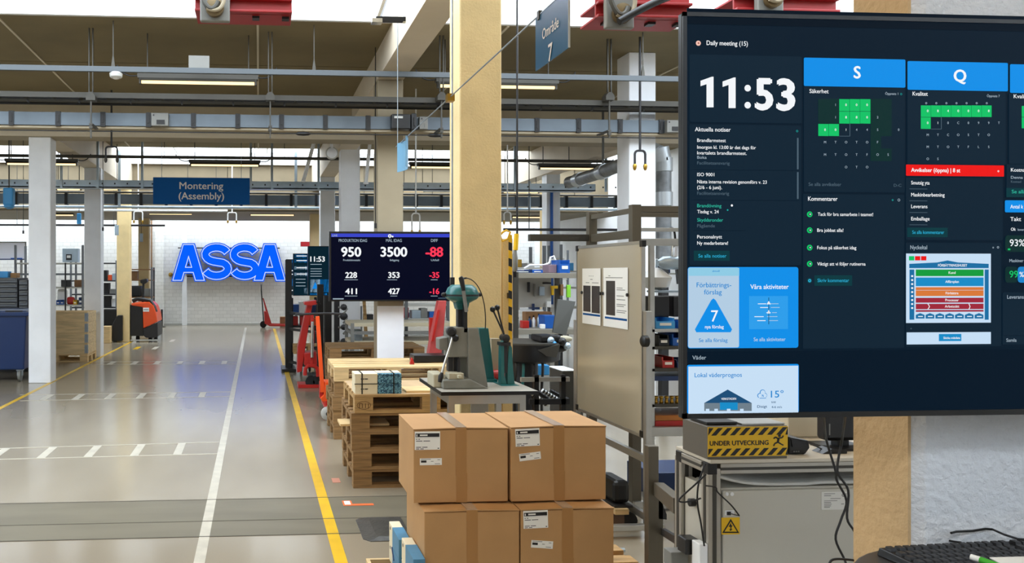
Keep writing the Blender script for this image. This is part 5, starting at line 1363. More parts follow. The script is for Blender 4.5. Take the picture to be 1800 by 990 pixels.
# sign box
YS = YC+.005
a, b = P(1243.5, 805.5, YS), P(1384, 751, YS)
b_z = P(1300, 750.5, YS).z; a_z = zt+.0005
t = T('sign_box', 'yellow and black striped UNDER UTVECKLING box on the cart worktop', 'sign', ((a.x+b.x)/2, YS+.07, a_z))
t.part('case', box(a.x, b.x, YS, YS+.145, a_z, b_z+.002), mat('sign_box_grey', '#6a655b', .4, .3), bevel=.002)
t.part('front_plate', box(a.x+.001, b.x, YS-.002, YS, a_z+.008, b_z), m_yellow)
k = S(YS, 1310); H = b_z-a_z-.008; z0 = a_z+.008; x0, x1 = a.x+.001, b.x
def hazard(zlo, zhi):
    mb = MB(); w_ = .0155; sl = (zhi-zlo)*.95; x = x0-.02
    while x < x1:
        poly = [(x, zlo), (x+w_, zlo), (x+w_+sl, zhi), (x+sl, zhi)]
        cl = [(min(max(px_, x0), x1), pz_) for px_, pz_ in poly]
        if cl[1][0]-cl[0][0] > .002 or cl[2][0]-cl[3][0] > .002:
            t.part('stripe', MB().prism(cl, 'y', YS-.0026, YS-.002), m_black)
        x += w_*2-.001
hazard(z0+H*.72, z0+H*.97); hazard(z0+H*.03, z0+H*.27)
mb = MB(); letters(mb, 'UNDER UTVECKLING', (P(1247, 781, YS).x, YS-.0026, P(1300, 782.5, YS).z), .0205, 'l', .03, width=107*k)
t.part('lettering', mb, m_black)
fx, fz = P(1367.5, 773, YS).x, P(1367.5, 776, YS).z; mb = MB()
for (x_0, z_0, x_1, z_1, w_) in ((.0, .004, -.010, .010, .0045), (-.010, .010, -.016, .005, .004), (.0, .006, .012, .008, .004), (.012, .008, .016, .014, .004), (.0, .006, -.002, -.006, .007), (-.002, -.006, .008, -.012, .0045), (.008, -.012, .016, -.016, .004), (-.002, -.006, -.012, -.010, .0045), (-.012, -.010, -.016, -.018, .004)):
    mb.bar((fx+x_0, YS-.0026, fz+z_0+.004), (fx+x_1, YS-.0026, fz+z_1+.004), w_, .0008, up=(0, 1, 0))
mb.lathe([(.0045, -.0004), (.0045, .0004)], (fx+.003, YS-.0027, fz+.018), 12, 'y')
t.part('pictogram', mb, m_black, label='tumbling figure pictogram')
solo('tablet', 'black flat tablet lying on top of the striped sign box', 'tablet', box(a.x+.01, a.x+.11, YS+.02, YS+.12, b_z+.003, b_z+.012), m_black, bevel=.002)
solo('metal_tray', 'thin aluminium tray lying on the striped sign box behind the tablet', 'tray', box(a.x+.118, b.x-.002, YS+.01, YS+.13, b_z+.003, b_z+.008), m_alu)
# label printer and other things on the worktop
YP = YC+.05
t = T('label_printer', 'small black label printer beside the striped sign box', 'printer', (P(1403,800,YP).x, YP+.04, zt))
t.part('body', MB().prism([(P(1387,800,YP).x, zt+.0005), (P(1416,795,YP).x, zt+.0005), (P(1424,780,YP).x, zt+.02), (P(1422,772,YP).x, P(1420,775,YP).z), (P(1387,766,YP).x, P(1386,768,YP).z)], 'y', YP, YP+.09), m_black, bevel=.004)
t.part('lid', MB().prism([(P(1392,790,YP).x, P(1392,786,YP).z), (P(1418,787,YP).x, P(1418,783,YP).z), (P(1416,778,YP).x, P(1416,777,YP).z), (P(1390,772,YP).x, P(1390,772,YP).z)], 'y', YP-.003, YP), m_dark)
for i in range(3): t.part('button', box(P(1394+i*4,795,YP).x, P(1396.5+i*4,795,YP).x, YP-.002, YP, zt+.008, zt+.012), m_grey)
x0, x1 = P(1386,760,YC+.3).x, P(1450,760,YC+.3).x
t = T('metal_case', 'tall beige metal case at the back of the cart worktop', 'case', ((x0+x1)/2, YC+.35, zt))
t.part('body', box(x0, x1, YC+.3, YC+.5, zt+.0005, P(1400,700,YC+.3).z), mat('beige_case', '#d9cdb2', .5), bevel=.004)
t.part('latch', box(x1-.05, x1-.02, YC+.297, YC+.3, zt+.12, zt+.14), m_alu)
YM = YC+.12
x0, x1 = P(1452,760,YM).x, P(1520,760,YM).x
t = T('small_monitor', 'black rounded monitor back standing beside the pillar on the cart', 'monitor', ((x0+x1)/2, YM+.03, zt))
t.part('shell', box(x0, x1, YM, YM+.05, P(1470,776,YM).z, P(1470,728,YM).z), m_black, bevel=.012)
t.part('vent', MB().box(x0+.01, x0+.014, YM-.001, YM, P(1470,765,YM).z, P(1470,745,YM).z), m_grey)
t.part('foot', MB().box((x0+x1)/2-.02, (x0+x1)/2+.02, YM+.01, YM+.04, zt+.0005, P(1470,776,YM).z).box((x0+x1)/2-.07, (x0+x1)/2+.07, YM-.04, YM+.09, zt+.0005, zt+.008), m_black)
t = T('scanner_cradle', 'low black wedge with a thin cord before the small monitor', 'scanner', (P(1458,795,YC+.07).x, YC+.09, zt))
t.part('wedge', MB().prism([(P(1438,793,YC+.07).x, zt+.0005), (P(1481,796,YC+.07).x, zt+.0005), (P(1481,790,YC+.07).x, zt+.012), (P(1455,788,YC+.07).x, zt+.016)], 'y', YC+.05, YC+.10), m_black)
t.part('cord', tube(bez((P(1424,783,YC+.1).x, YC+.10, zt+.02), (P(1430,785,YC+.1).x, YC+.09, zt+.02), (P(1436,792,YC+.1).x, YC+.08, zt+.008), (P(1441,793,YC+.1).x, YC+.075, zt+.006)), .002, 6), m_cable)
# hanging power cables of the big screen
def poly_cable(name, label, pts, Y, r, m=m_cable, cat='cable'):
    pp = [P(x, y, Y+dy) for x, y, dy in pts]
    sm = []
    for i in range(len(pp)-1):
        p0 = pp[max(i-1, 0)]; p1 = pp[i]; p2 = pp[i+1]; p3 = pp[min(i+2, len(pp)-1)]
        for k_ in range(5):
            u = k_/5; sm.append(p1*(1)+ (p2-p0)*.5*u + (p0*2-p1*5+p2*4-p3)*.5*u*u + (-p0+p1*3-p2*3+p3)*.5*u**3)
    sm.append(pp[-1])
    q = T(name, label, cat, pp[-1]); q.part('run', MB().tube(sm, r, 8), m, smooth=True); return q
Yk2 = 2.12
poly_cable('power_cable', 'black cable dropping from the big screen and swinging widest before the cabinet', [(1447, 715, -.38), (1449, 745, -.2), (1453, 775, 0), (1469, 829, 0), (1471, 845, 0), (1488, 881, 0), (1478, 915, 0), (1469, 948, 0), (1485, 985, 0), (1492, 1010, -.05)], Yk2, .0031)
poly_cable('power_cable', 'black cable dropping from the big screen behind the round desk edge', [(1488, 715, -.38), (1484, 745, -.2), (1480, 775, -.02), (1472, 828, -.03), (1491, 862, -.03), (1489, 911, -.03), (1502, 935, -.03), (1512, 965, -.05)], Yk2, .0031)
poly_cable('power_cable', 'short black cable loop just before the round desk edge', [(1456, 1000, 0), (1460, 987, 0), (1470, 983, 0), (1490, 984, 0), (1515, 987, 0)], 1.99, .0031)
# side wiring of the cart
poly_cable('thin_cable', 'thin black lead looping off the corner of the cart', [(1241, 834, 0), (1222, 852, 0), (1195, 877, -.02), (1200, 883, -.02), (1220, 880, 0), (1232, 876, 0)], YC-.04, .0026)
poly_cable('thin_cable', 'thin black lead running down the cart side to the socket', [(1240, 815, 0), (1228, 850, 0), (1226, 885, 0), (1232, 920, 0), (1238, 960, 0)], YC-.03, .0026)
poly_cable('thin_cable', 'thin black lead slung to the cabinet lock', [(1241, 854, .02), (1258, 857, .0), (1262, 866, 0), (1285, 888, 0), (1299, 906, 0)], YC-.025, .0022)
t = T('power_socket', 'white and black plug adapters fixed low on the cart side', 'socket', (xf-.03, YC+.06, .74))
t.part('adapter', box(xf-.045, xf-.001, YC+.05, YC+.1, P(1210,972,YC+.07).z, P(1210,945,YC+.07).z), m_black, bevel=.003)
t.part('adapter', box(xf-.028, xf-.001, YC-.0, YC+.045, P(1230,1010,YC).z, P(1230,957,YC).z), m_pwhite, bevel=.003)
t.part('adapter', box(xf-.06, xf-.001, YC+.11, YC+.16, P(1200,1000,YC+.1).z, P(1200,973,YC+.1).z), m_grey, bevel=.003)

# ================= round-cornered desk, keyboard =================
ZD = 1.01
xd, ybk, r = 1.245, ef.y-.006, .30
poly = [(xd, 1.15)]+[(xd+r+r*cos(q), ybk-r+r*sin(q)) for q in [pi-(pi/2)*i/10 for i in range(11)]]+[(2.5, ybk), (2.5, 1.15), (xd+.1, 1.05)]
t = T('standing_desk', 'dark brown-black desk with rounded corner under the big screen', 'desk', (1.8, 1.5, 0))
t.part('desk_top', MB().prism(poly, 'z', ZD-.03, ZD), mat('black_desk_top', '#2a2725', .38, var=.2, vs=12), bevel=.006)
t.part('pedestal', MB().box(1.75, 1.87, 1.4, 1.52, .03, ZD-.03), m_dark)
t.part('base', MB().box(1.4, 2.2, 1.2, 1.75, 0, .03), m_dark, bevel=.01)
# keyboard
p0 = G(1541, 965, ZD+.015); p1 = G(1800, 951.5, ZD+.015); ang = math.atan2(p1.y-p0.y, p1.x-p0.x)
t = T('keyboard', 'black computer keyboard on the dark desk', 'keyboard', (p0.x, p0.y, ZD+.0005), ang)
t.part('case', MB().hexa([(0, -.16, 0), (.45, -.16, 0), (.45, 0, 0), (0, 0, 0)], [(.004, -.158, .010), (.446, -.158, .010), (.446, -.002, .018), (.004, -.002, .018)]), m_black, w=False, bevel=.002)
kb = None
for r_ in range(6):
    y = -.02-r_*.0225-(.006 if r_ else 0); x = .018; nkey = 18
    for c_ in range(nkey):
        zz = .0175-.008*(-y/.16)
        if kb is None:
            kb = t.part('key', MB().hexa([(-.0085, -.0085, 0), (.0085, -.0085, 0), (.0085, .0085, 0), (-.0085, .0085, 0)], [(-.0068, -.006, .007), (.0068, -.006, .007), (.0068, .0075, .0078), (-.0068, .0075, .0078)]), mat('key_black', '#1b1b1d', .45), w=False); kb.location = (x, y, zz)
        else:
            k_ = kb.copy(); C.objects.link(k_); k_.location = (x, y, zz)
        x += .0198+(.012 if c_ in (14,) else 0)+(.004 if r_ == 0 and c_ % 4 == 0 else 0)
q = T('desk_cable', 'black cord running from the keyboard over the desk edge', 'cable', G(1640, 940, ZD))
q.part('run', tube(bez(G(1690, 954, ZD+.012), G(1650, 950, ZD+.006), G(1645, 940, ZD+.004), G(1620, 939.5, ZD+.004))+bez(G(1610, 939.5, ZD+.004), G(1600, 940, ZD+.004), G(1590, 942, ZD+.004), G(1587, 943, ZD+.004), 4), .0025, 6), m_cable, smooth=True)
yw = ef.y-.004
q = T('desk_cable', 'thin black cord arching at the wall behind the keyboard', 'cable', P(1700, 936, yw))
q.part('run', tube([P(1672, 937.3, yw-.03), P(1680, 935, yw-.02), P(1710, 933.5, yw-.004), P(1732, 930, yw-.004), P(1745, 931, yw-.006), P(1765, 940, yw-.05), P(1790, 948, yw-.1), P(1830, 951, yw-.16)], .0028, 6), m_cable, smooth=True)
# papers and marker
a = G(1735, 992, ZD+.03); b = G(1800, 976, ZD+.03)
q = T('notepad', 'white notepad lying against the front of the keyboard', 'notepad', (a.x+.07, a.y-.03, ZD+.0005))
q.part('cover', box(a.x-.01, a.x+.16, a.y-.15, a.y+.005, ZD+.0005, ZD+.028), m_navy)
q.part('sheet', MB().hexa([(a.x-.005, a.y-.14, ZD+.0285), (a.x+.155, a.y-.14, ZD+.0285), (a.x+.125, a.y+.03, ZD+.031), (a.x+.035, a.y+.03, ZD+.031)], [(a.x-.005, a.y-.14, ZD+.0300), (a.x+.155, a.y-.14, ZD+.0300), (a.x+.125, a.y+.03, ZD+.033), (a.x+.035, a.y+.03, ZD+.033)]), m_paper)
p0 = G(1706, 979, ZD+.045); p1 = G(1742, 990, ZD+.042); p2 = G(1775, 1003, ZD+.04)
q = T('marker_pen', 'green whiteboard marker with white cap lying on the keyboard edge', 'pen', p0)
q.part('cap', tube([p0, p0.lerp(p1, .5)], .0062, 12), m_paper, smooth=True); q.part('barrel', tube([p0.lerp(p1, .5), p2], .0068, 12), mat('pen_green', '#3fae2a', .35), smooth=True)
# ================= shop side beyond the white columns =================
m_pmetal = mat('shop_steel_grey', '#6f7377', .45, .4, var=.1, vs=5)
m_brown = mat('brown_board', '#8a6541', .7, var=.2, vs=6)
def box_px(px0, px1, py0, py1, Y, d):
    a, b = P(px0, py1, Y), P(px1, py0, Y); return MB().box(a.x, b.x, Y, Y+d, a.z, b.z)
# navy wheeled waste container
Y = 12.35; a = P(-75, 652, Y); b = P(46, 552, Y)
t = T('waste_container', 'large navy wheeled container beside the wide white column', 'container', ((a.x+b.x)/2, Y+.5, 0))
t.part('tub', MB().hexa([(a.x+.06, Y+.06, a.z), (b.x-.05, Y+.06, a.z), (b.x-.05, Y+.85, a.z), (a.x+.06, Y+.85, a.z)], [(a.x, Y, b.z), (b.x, Y, b.z), (b.x, Y+.95, b.z), (a.x, Y+.95, b.z)]), m_navy, bevel=.02)
t.part('rim', MB().box(a.x-.03, b.x+.06, Y-.04, Y+.0, b.z-.03, b.z+.03).box(b.x+.0, b.x+.06, Y, Y+.98, b.z-.03, b.z+.03).box(a.x-.03, b.x+.06, Y+.95, Y+.99, b.z-.03, b.z+.03), m_navy, bevel=.008)
t.part('lid', MB().box(a.x, b.x, Y+.01, Y+.95, b.z+.0, b.z+.05), m_navy, bevel=.01)
t.part('lid_handle', MB().box(b.x-.3, b.x-.05, Y-.03, Y, b.z+.03, b.z+.055), m_dark)
for wx in (b.x-.13, a.x+.15):
    for wy in (Y+.14, Y+.78):
        w_ = t.part('caster', MB().lathe([(.06, -.025), (.085, -.018), (.085, .018), (.06, .025)], (wx, wy, .086), 18, 'x'), m_grey, smooth=True)
        t.part('fork', MB().box(wx-.04, wx-.03, wy-.03, wy+.03, .09, a.z).box(wx+.03, wx+.04, wy-.03, wy+.03, .09, a.z).box(wx-.045, wx+.045, wy-.045, wy+.045, a.z-.02, a.z), m_steel, parent=w_)
# drawer cabinets
Y = 13.7
for (p0, p1, pt, n, lab) in ((-30, 31, 489, 7, 'wide grey steel drawer cabinet rising behind the navy container'), (32.5, 49, 492, 6, 'narrow grey steel drawer stack between the drawer cabinet and column')):
    a = P(p0, 548, Y); b = P(p1, pt, Y)
    t = T('drawer_cabinet', lab, 'cabinet', ((a.x+b.x)/2, Y+.3, 0))
    t.part('body', box(a.x, b.x, Y+.02, Y+.6, 0, b.z), m_dark)
    z0 = P(0, 566, Y).z; hh = (b.z-z0)/(n+2)
    for k in range(n+2):
        d = t.part('drawer', box(a.x+.01, b.x-.01, Y-.002, Y+.02, z0+k*hh+.008, z0+(k+1)*hh-.008), m_pmetal, bevel=.004)
        t.part('handle', box(a.x+.03, b.x-.03, Y-.03, Y-.002, z0+(k+1)*hh-.028, z0+(k+1)*hh-.014), m_grey, parent=d)
solo('storage_bin', 'small blue bin on top of the wide drawer cabinet', 'bin', box_px(-8, 14, 477, 488.6, 13.9, .2), m_lblue, bevel=.01)
solo('cardboard_box', 'small open carton standing on the drawer cabinet', 'box', box_px(18, 29, 480, 488.6, 14.0, .2), m_card, bevel=.004)
# far whiteboard and shelf rail
Y = 21.5
t = T('whiteboard', 'wide pale whiteboard standing at the far shop wall behind the container', 'whiteboard', P(0, 470, Y).xy.to_3d())
a = P(-80, 455, Y); b = P(44, 427, Y)
t.part('board', box(a.x, b.x, Y, Y+.02, a.z, b.z), mat('far_board', '#dfe0ea', .3))
t.part('frame', MB().box(a.x, b.x, Y-.01, Y+.02, b.z, b.z+.03).box(b.x, b.x+.03, Y-.01, Y+.02, a.z, b.z+.03), m_grey)
t.part('tray', box(a.x, b.x, Y-.08, Y, a.z-.03, a.z), m_navy)
t.part('marker', box(P(20,452,Y).x, P(40,452,Y).x, Y-.06, Y-.03, a.z, a.z+.025), m_blue)
for x in (a.x+.3, b.x-.1): t.part('leg', box(x-.03, x+.03, Y, Y+.03, 0, a.z), m_grey)
# plank crate on pallet
Yc_, depth = 15.1, .64
x1 = P(154, 600, Yc_).x; x0 = x1-1.2
zp = .144
pl = pallet_thing('pallet carrying the pale plank crate beside the second white column', ((x0+x1)/2, Yc_+.4, 0), m_lwood)
t = T('plank_crate', 'pale wooden collar crate of stacked boards with steel corner hinges', 'crate', ((x0+x1)/2, Yc_+.35, zp))
m_pl = mat('crate_plank', '#e0c596', .65, var=.22, vs=3, stretch=(1, 5, 9), bump=.1, bs=20)
for k in range(4):
    z0 = zp+.001+k*.197
    t.part('plank', box(x0, x1, Yc_, Yc_+.02, z0, z0+.192), m_pl, bevel=.004)
    t.part('plank', box(x0, x1, Yc_+.76, Yc_+.78, z0, z0+.192), m_pl, bevel=.004)
    t.part('plank', box(x1-.02, x1, Yc_+.021, Yc_+.759, z0, z0+.192), m_pl, bevel=.004)
    t.part('plank', box(x0, x0+.02, Yc_+.021, Yc_+.759, z0, z0+.192), m_pl, bevel=.004)
    for xx, yy in ((x1, Yc_),):
        t.part('hinge', MB().box(xx-.055, xx+.003, yy-.004, yy, z0+.02, z0+.175).box(xx, xx+.003, yy, yy+.05, z0+.02, z0+.175), m_steel)
t.part('rim_board', MB().box(x0-.01, x1+.01, Yc_-.008, Yc_+.03, zp+.789, zp+.8), m_pl)

# ---- a work station: posts, worktop, shelves, tool rail ----
def station(label, x0, x1, y0, y1, ztop, tops, m_post=None, m_top=None, thick=.03, pw=.045, rails=(), name='workstation', back=False):
    m_post = m_post or m_pmetal; m_top = m_top or m_lgrey
    t = T(name, label, 'workbench' if name == 'workstation' else 'shelf', ((x0+x1)/2, (y0+y1)/2, 0))
    p = t.part('post', box(-pw/2, pw/2, -pw/2, pw/2, 0, ztop), m_post, w=False); hx, hy = (x1-x0)/2-pw/2, (y1-y0)/2-pw/2
    p.location = (-hx, -hy, 0)
    for sx, sy in ((1, -1), (-1, 1), (1, 1)):
        c = p.copy(); C.objects.link(c); c.location = (sx*hx, sy*hy, 0)
    for i, z in enumerate(tops):
        t.part('worktop' if i == 0 else 'shelf', box(x0+.001, x1-.001, y0+.001, y1-.001, z-thick, z), m_top, bevel=.003)
    for z in rails:
        t.part('rail', MB().box(x0+pw, x1-pw, y0, y0+pw*.8, z, z+pw), m_post)
        t.part('rail', MB().box(x0, x0+pw*.8, y0+pw, y1-pw, z, z+pw), m_post)
    if back: t.part('back_panel', box(x0+pw, x1-pw, y1-.012, y1-.002, tops[0], ztop), mat('perforated_panel', '#a9adb0', .5))
    return t
def item(name, label, cat, cx, cy, z, w_, d_, h_, m, bevel=.006, group=None):
    return solo(name, label, cat, box(cx-w_/2, cx+w_/2, cy-d_/2, cy+d_/2, z+.0005, z+h_), m, group=group, bevel=bevel)
def bin_(label, cx, cy, z, w_, d_, h_, m, group=None):
    t = T('storage_bin', label, 'bin', (cx, cy, z), 0, group)
    a, b, c, d = cx-w_/2, cx+w_/2, cy-d_/2, cy+d_/2
    t.part('tub', MB().box(a, b, c, c+.008, z+.0005, z+h_*.7).box(a, a+.008, c+.008, d, z+.0005, z+h_).box(b-.008, b, c+.008, d, z+.0005, z+h_).box(a+.008, b-.008, d-.008, d, z+.0005, z+h_).box(a+.008, b-.008, c+.008, d-.008, z+.0005, z+.01), m)
    t.part('label_holder', box(cx-w_*.3, cx+w_*.3, c-.003, c, z+h_*.3, z+h_*.55), m_paper)
    return t
def bottle(label, cx, cy, z, r, h, m, mcap=None, group=None):
    t = T('bottle', label, 'bottle', (cx, cy, z), 0, group)
    t.part('body', MB().lathe([(r*.9, .0005), (r, .01), (r, h*.6), (r*.45, h*.78), (r*.4, h*.85)], (cx, cy, z), 14), m, smooth=True)
    t.part('cap', MB().lathe([(r*.42, h*.85), (r*.5, h*.87), (r*.45, h)], (cx, cy, z), 12), mcap or m_black, smooth=True)
    return t
def monitor(label, cx, cy, z, w_, h_, scr, tilt=0):
    t = T('monitor', label, 'monitor', (cx, cy, z))
    t.part('shell', box(cx-w_/2, cx+w_/2, cy, cy+.04, z+.12, z+.12+h_), m_black, bevel=.006)
    t.part('display', box(cx-w_/2+.015, cx+w_/2-.015, cy-.002, cy, z+.135, z+.105+h_), scr)
    t.part('stand', MB().box(cx-.02, cx+.02, cy+.02, cy+.05, z+.01, z+.14).box(cx-.1, cx+.1, cy-.05, cy+.12, z+.0005, z+.012), m_black)
    return t
# station behind the crate (between first and second white columns)
Y = 18.0
a = P(90, 0, Y).x; b = P(147, 0, Y).x
zz = lambda py, Y=Y: P(120, py, Y).z
st = station('cluttered grey workstation seen between the two white columns above the crate', a-.8, b, Y, Y+.8, zz(431), [zz(536), zz(551)-.1, zz(505), zz(462)], rails=(zz(484),))
t = T('control_box', 'pale blue-grey control box with black display above the plank crate', 'electrical box', (P(123,461,Y).x, Y+.1, zz(461.5)))
t.part('case', box_px(109.5, 137, 437, 461, Y+.05, .2), m_tray, bevel=.01)
t.part('display', box_px(117.5, 124, 449, 453.5, Y+.035, .006), m_pwhite); t.part('bezel', box_px(116, 126, 447, 457.5, Y+.041, .009), m_black)
monitor('black monitor on the workstation above the crate', P(115,510,Y).x, Y+.25, zz(505)-.28+.28, .22, .02, m_black)
o = solo('screen_panel', 'black screen panel clamped in the workstation above the crate', 'monitor', box_px(107, 124.5, 492, 504.6, Y-.03, .05), m_black, bevel=.01)
item('red_bucket', 'round red plastic bucket on the workstation above the crate', 'bucket', P(121,530,Y).x, Y+.2, zz(536), .16, .16, .17, m_red, .04)
for i, (px, m_, lab) in enumerate(((100, m_blue, 'blue bin beside the red bucket on the shop workstation'), (107, m_blue, 'second blue bin left by the red bucket on the shop workstation'), (130, m_yellow, 'yellow bin next to the red bucket on the shop workstation'), (139.5, m_navy, 'dark blue bin at the column end of the shop workstation'))):
    bin_(lab.replace('left by', 'touching'), P(px,530,Y).x, Y+.2, zz(536), .078, .2, .1 if i != 3 else .16, m_)
item('white_machine_cover', 'white angular machine cover standing on the shop workstation', 'machine', P(101,515,Y).x, Y+.45, zz(536), .2, .2, .34, m_pwhite, .05)
item('carton', 'light tan carton on the shop workstation top shelf', 'box', P(135,500,Y).x, Y+.3, zz(505), .2, .2, .16, m_brown)
item('carton', 'low white carton under the shop workstation top', 'box', P(118,550,Y).x, Y+.3, zz(551)-.1, .4, .3, .1, m_paper)
t = T('pole_lamp', 'thin upright arm with lamp over the shop workstation', 'lamp', (P(114,548,Y-.1).x, Y-.1, 0))
t.part('pole', tube([(P(114,548,Y-.1).x, Y-.05, 0), (P(114,548,Y-.1).x, Y-.05, zz(462))], .018, 8), m_dark, smooth=True); t.part('base', MB().lathe([(.12, 0), (.12, .02), (.03, .03)], (P(114,548,Y-.1).x, Y-.05, 0), 16), m_dark)
# station between second white and cream columns
Y = 20.6
zz = lambda py: P(190, py, 20.6).z
a = P(165, 0, Y).x; b = P(206, 0, Y).x
station('tall black-topped shelf seen between the second white and cream columns', a-.6, b, Y, Y+.6, zz(458), [zz(540), zz(517), zz(493), zz(462)], m_top=m_dark, name='shelf_rack')
for px, w_, h_, m_, lev, lab in ((181, .13, .26, m_black, 493, 'black tool case on the upper shelf by the cream column'), (191, .1, .14, m_orange, 493, 'small orange box on the upper shelf by the cream column'), (199, .12, .18, m_tray, 493, 'grey carton on the upper shelf by the cream column'), (183, .17, .28, m_dark, 517, 'dark machine part on the middle shelf by the cream column'), (196, .16, .12, m_grey, 517, 'grey bin on the middle shelf by the cream column'), (185, .2, .28, m_black, 540, 'bulky black case on the lower shelf by the cream column'), (199, .16, .2, m_pwhite, 540, 'white box on the lower shelf by the cream column')):
    item('tool_case' if 'case' in lab else 'storage_box', lab, 'case' if 'case' in lab else 'box', P(px,500,Y).x, Y+.3, zz(lev), w_, .25, h_, m_)
item('cabinet', 'low black cabinet on the floor behind the second white column', 'cabinet', P(190,560,Y-.8).x, Y-.5, 0, .5, .5, P(190,545,Y-.8).z, m_black)
item('wooden_box', 'small pale wooden box on the floor beside the black truck bag', 'crate', P(184,590,18.9).x, 19.2, 0, .18, .3, P(184,575,18.9).z, m_lwood)
# dark covered hand truck before the cream column
Y = 18.9
t = T('hand_truck', 'dark covered hand truck parked behind the cream column', 'truck', (P(198,600,Y).x, Y+.2, 0))
t.part('cover', MB().prism([(P(190,600,Y).x, .03), (P(210,600,Y).x, .03), (P(210,560,Y).x, P(210,556,Y).z), (P(201,556,Y).x, P(201,556,Y).z), (P(192,572,Y).x, P(192,572,Y).z)], 'y', Y+.4, Y+.78), m_black, bevel=.02)
t.part('frame', tube([(P(197,600,Y).x, Y+.7, 0), (P(204,560,Y).x, Y+.7, P(204,560,Y).z)], .02, 8), m_dark, smooth=True)
# shelf between cream and beige columns
Y = 22.0
a = P(222, 0, Y).x; b = P(268, 0, Y).x
zz = lambda py: P(240, py, 22.0).z
station('brown-fronted shelf showing past the cream column beside the orange truck', a, b, Y, Y+.5, zz(470), [zz(522), zz(492), zz(473)], name='shelf_rack', m_top=m_brown)
item('carton', 'brown carton on the top shelf beyond the cream column', 'box', P(233,485,Y).x, Y+.25, zz(492), .22, .3, .24, m_brown)
item('machine_head', 'black machine head on the shelf beyond the cream column', 'machine', P(237,510,Y).x, Y+.25, zz(522), .3, .3, .3, m_dark, .03)
item('machine_head', 'grey motor block on the shelf behind the far beige column', 'machine', P(256,515,Y).x, Y+.25, zz(522), .2, .3, .22, m_grey, .02)
# orange tow truck
Y = 19.4
def pq(pts): return [(P(x, y, Y).x, max(P(x, y, Y).z, 0)) for x, y in pts]
t = T('tow_truck', 'orange and black electric stacker truck parked past the cream column', 'truck', (P(254,595,Y).x, Y+.5, 0))
t.part('battery_case', MB().prism(pq([(229, 536), (251, 538), (252, 591), (229, 591)]), 'y', Y-.0, Y+.9), m_black, bevel=.015)
t.part('hood', MB().prism(pq([(231, 533), (262, 531), (270, 538), (275, 552), (277, 566), (252, 577.5), (251, 540), (231, 537)]), 'y', Y-.02, Y+.9), m_orange, bevel=.02)
t.part('skirt', MB().prism(pq([(252, 578), (277, 567), (277.5, 592), (270, 594), (256, 594), (252, 590)]), 'y', Y-.01, Y+.9), m_dark, bevel=.02)
t.part('top_guard', tube([Vector((P(x, y, Y).x, Y+.1, P(x, y, Y).z)) for x, y in ((232, 530), (240, 526), (252, 527), (263, 529), (270, 540), (273, 549))], .05, 8), m_black, smooth=True)
t.part('label_plate', box_px(251.5, 262, 541, 548, Y-.03, .008), m_pwhite)
pr = t.part('print', MB().add(box_px(252.5, 261, 543.8, 545.2, Y-.033, .003).v, box_px(0, 1, 0, 1, Y, 1).f), m_grey)
for x_, y_ in ((262, 591), (272, 592), (240, 592)):
    c = P(x_, 590, Y); t.part('wheel', MB().lathe([(.05, -.04), (.075, -.03), (.075, .03), (.05, .04)], (c.x, Y+.2, .0755), 14, 'x'), m_rubber, smooth=True)
t.part('bumper', box(P(230,594,Y).x, P(277,594,Y).x, Y-.04, Y-.02, .03, .06), m_lgrey)
t.part('steering_head', MB().prism(pq([(243, 492), (255, 490), (256, 496), (250, 500), (243, 498)]), 'y', Y+.3, Y+.5), m_black, bevel=.02)
t.part('steering_column', tube([(P(247,530,Y).x, Y+.4, P(247,532,Y).z), (P(248,497,Y).x, Y+.4, P(248,497,Y).z)], .03, 8), m_black, smooth=True)
# blue bin and black post at the back wall
solo('storage_bin', 'light blue bin standing against the white brick wall', 'bin', box_px(277, 283, 557, 571.5, 24.9, .3), m_lblue, bevel=.01)
t = T('barrier_post', 'short black post beside the blue bin at the brick wall', 'post', (P(284.5,571,24.7).x, 24.7, 0))
t.part('post', tube([(P(284.5,571,24.7).x, 24.7, 0), (P(284.5,571,24.7).x, 24.7, P(284,544,24.7).z)], .03, 10), m_black, smooth=True)
t.part('foot', MB().lathe([(.12, 0), (.12, .02), (.04, .03)], (P(284.5,571,24.7).x, 24.7, 0), 14), m_black)
# surface conduits on the back wall
for px, lab in ((266, 'thin vertical conduit on the brick wall by the beige column'),):
    x = P(px, 480, 25.4).x; solo('conduit', lab, 'pipe', box(x-.02, x+.02, 25.44, 25.47, .0, 4.2), m_brown)
c = P(299, 483, 25.3); solo('wall_bell', 'small brass fitting on the brick wall beside the glowing letters', 'fitting', MB().lathe([(.02, -.12), (.07, -.05), (.06, 0)], (c.x, 25.499, c.z), 12, 'y'), m_brass, smooth=True)
# more stations deep in the shop bay seen left of the wide column
Y = 16.5
station('deep grey workbench beyond the drawer cabinets', P(-120,0,Y).x, P(-55,0,Y).x, Y, Y+.7, 2.2, [.95, 1.5])
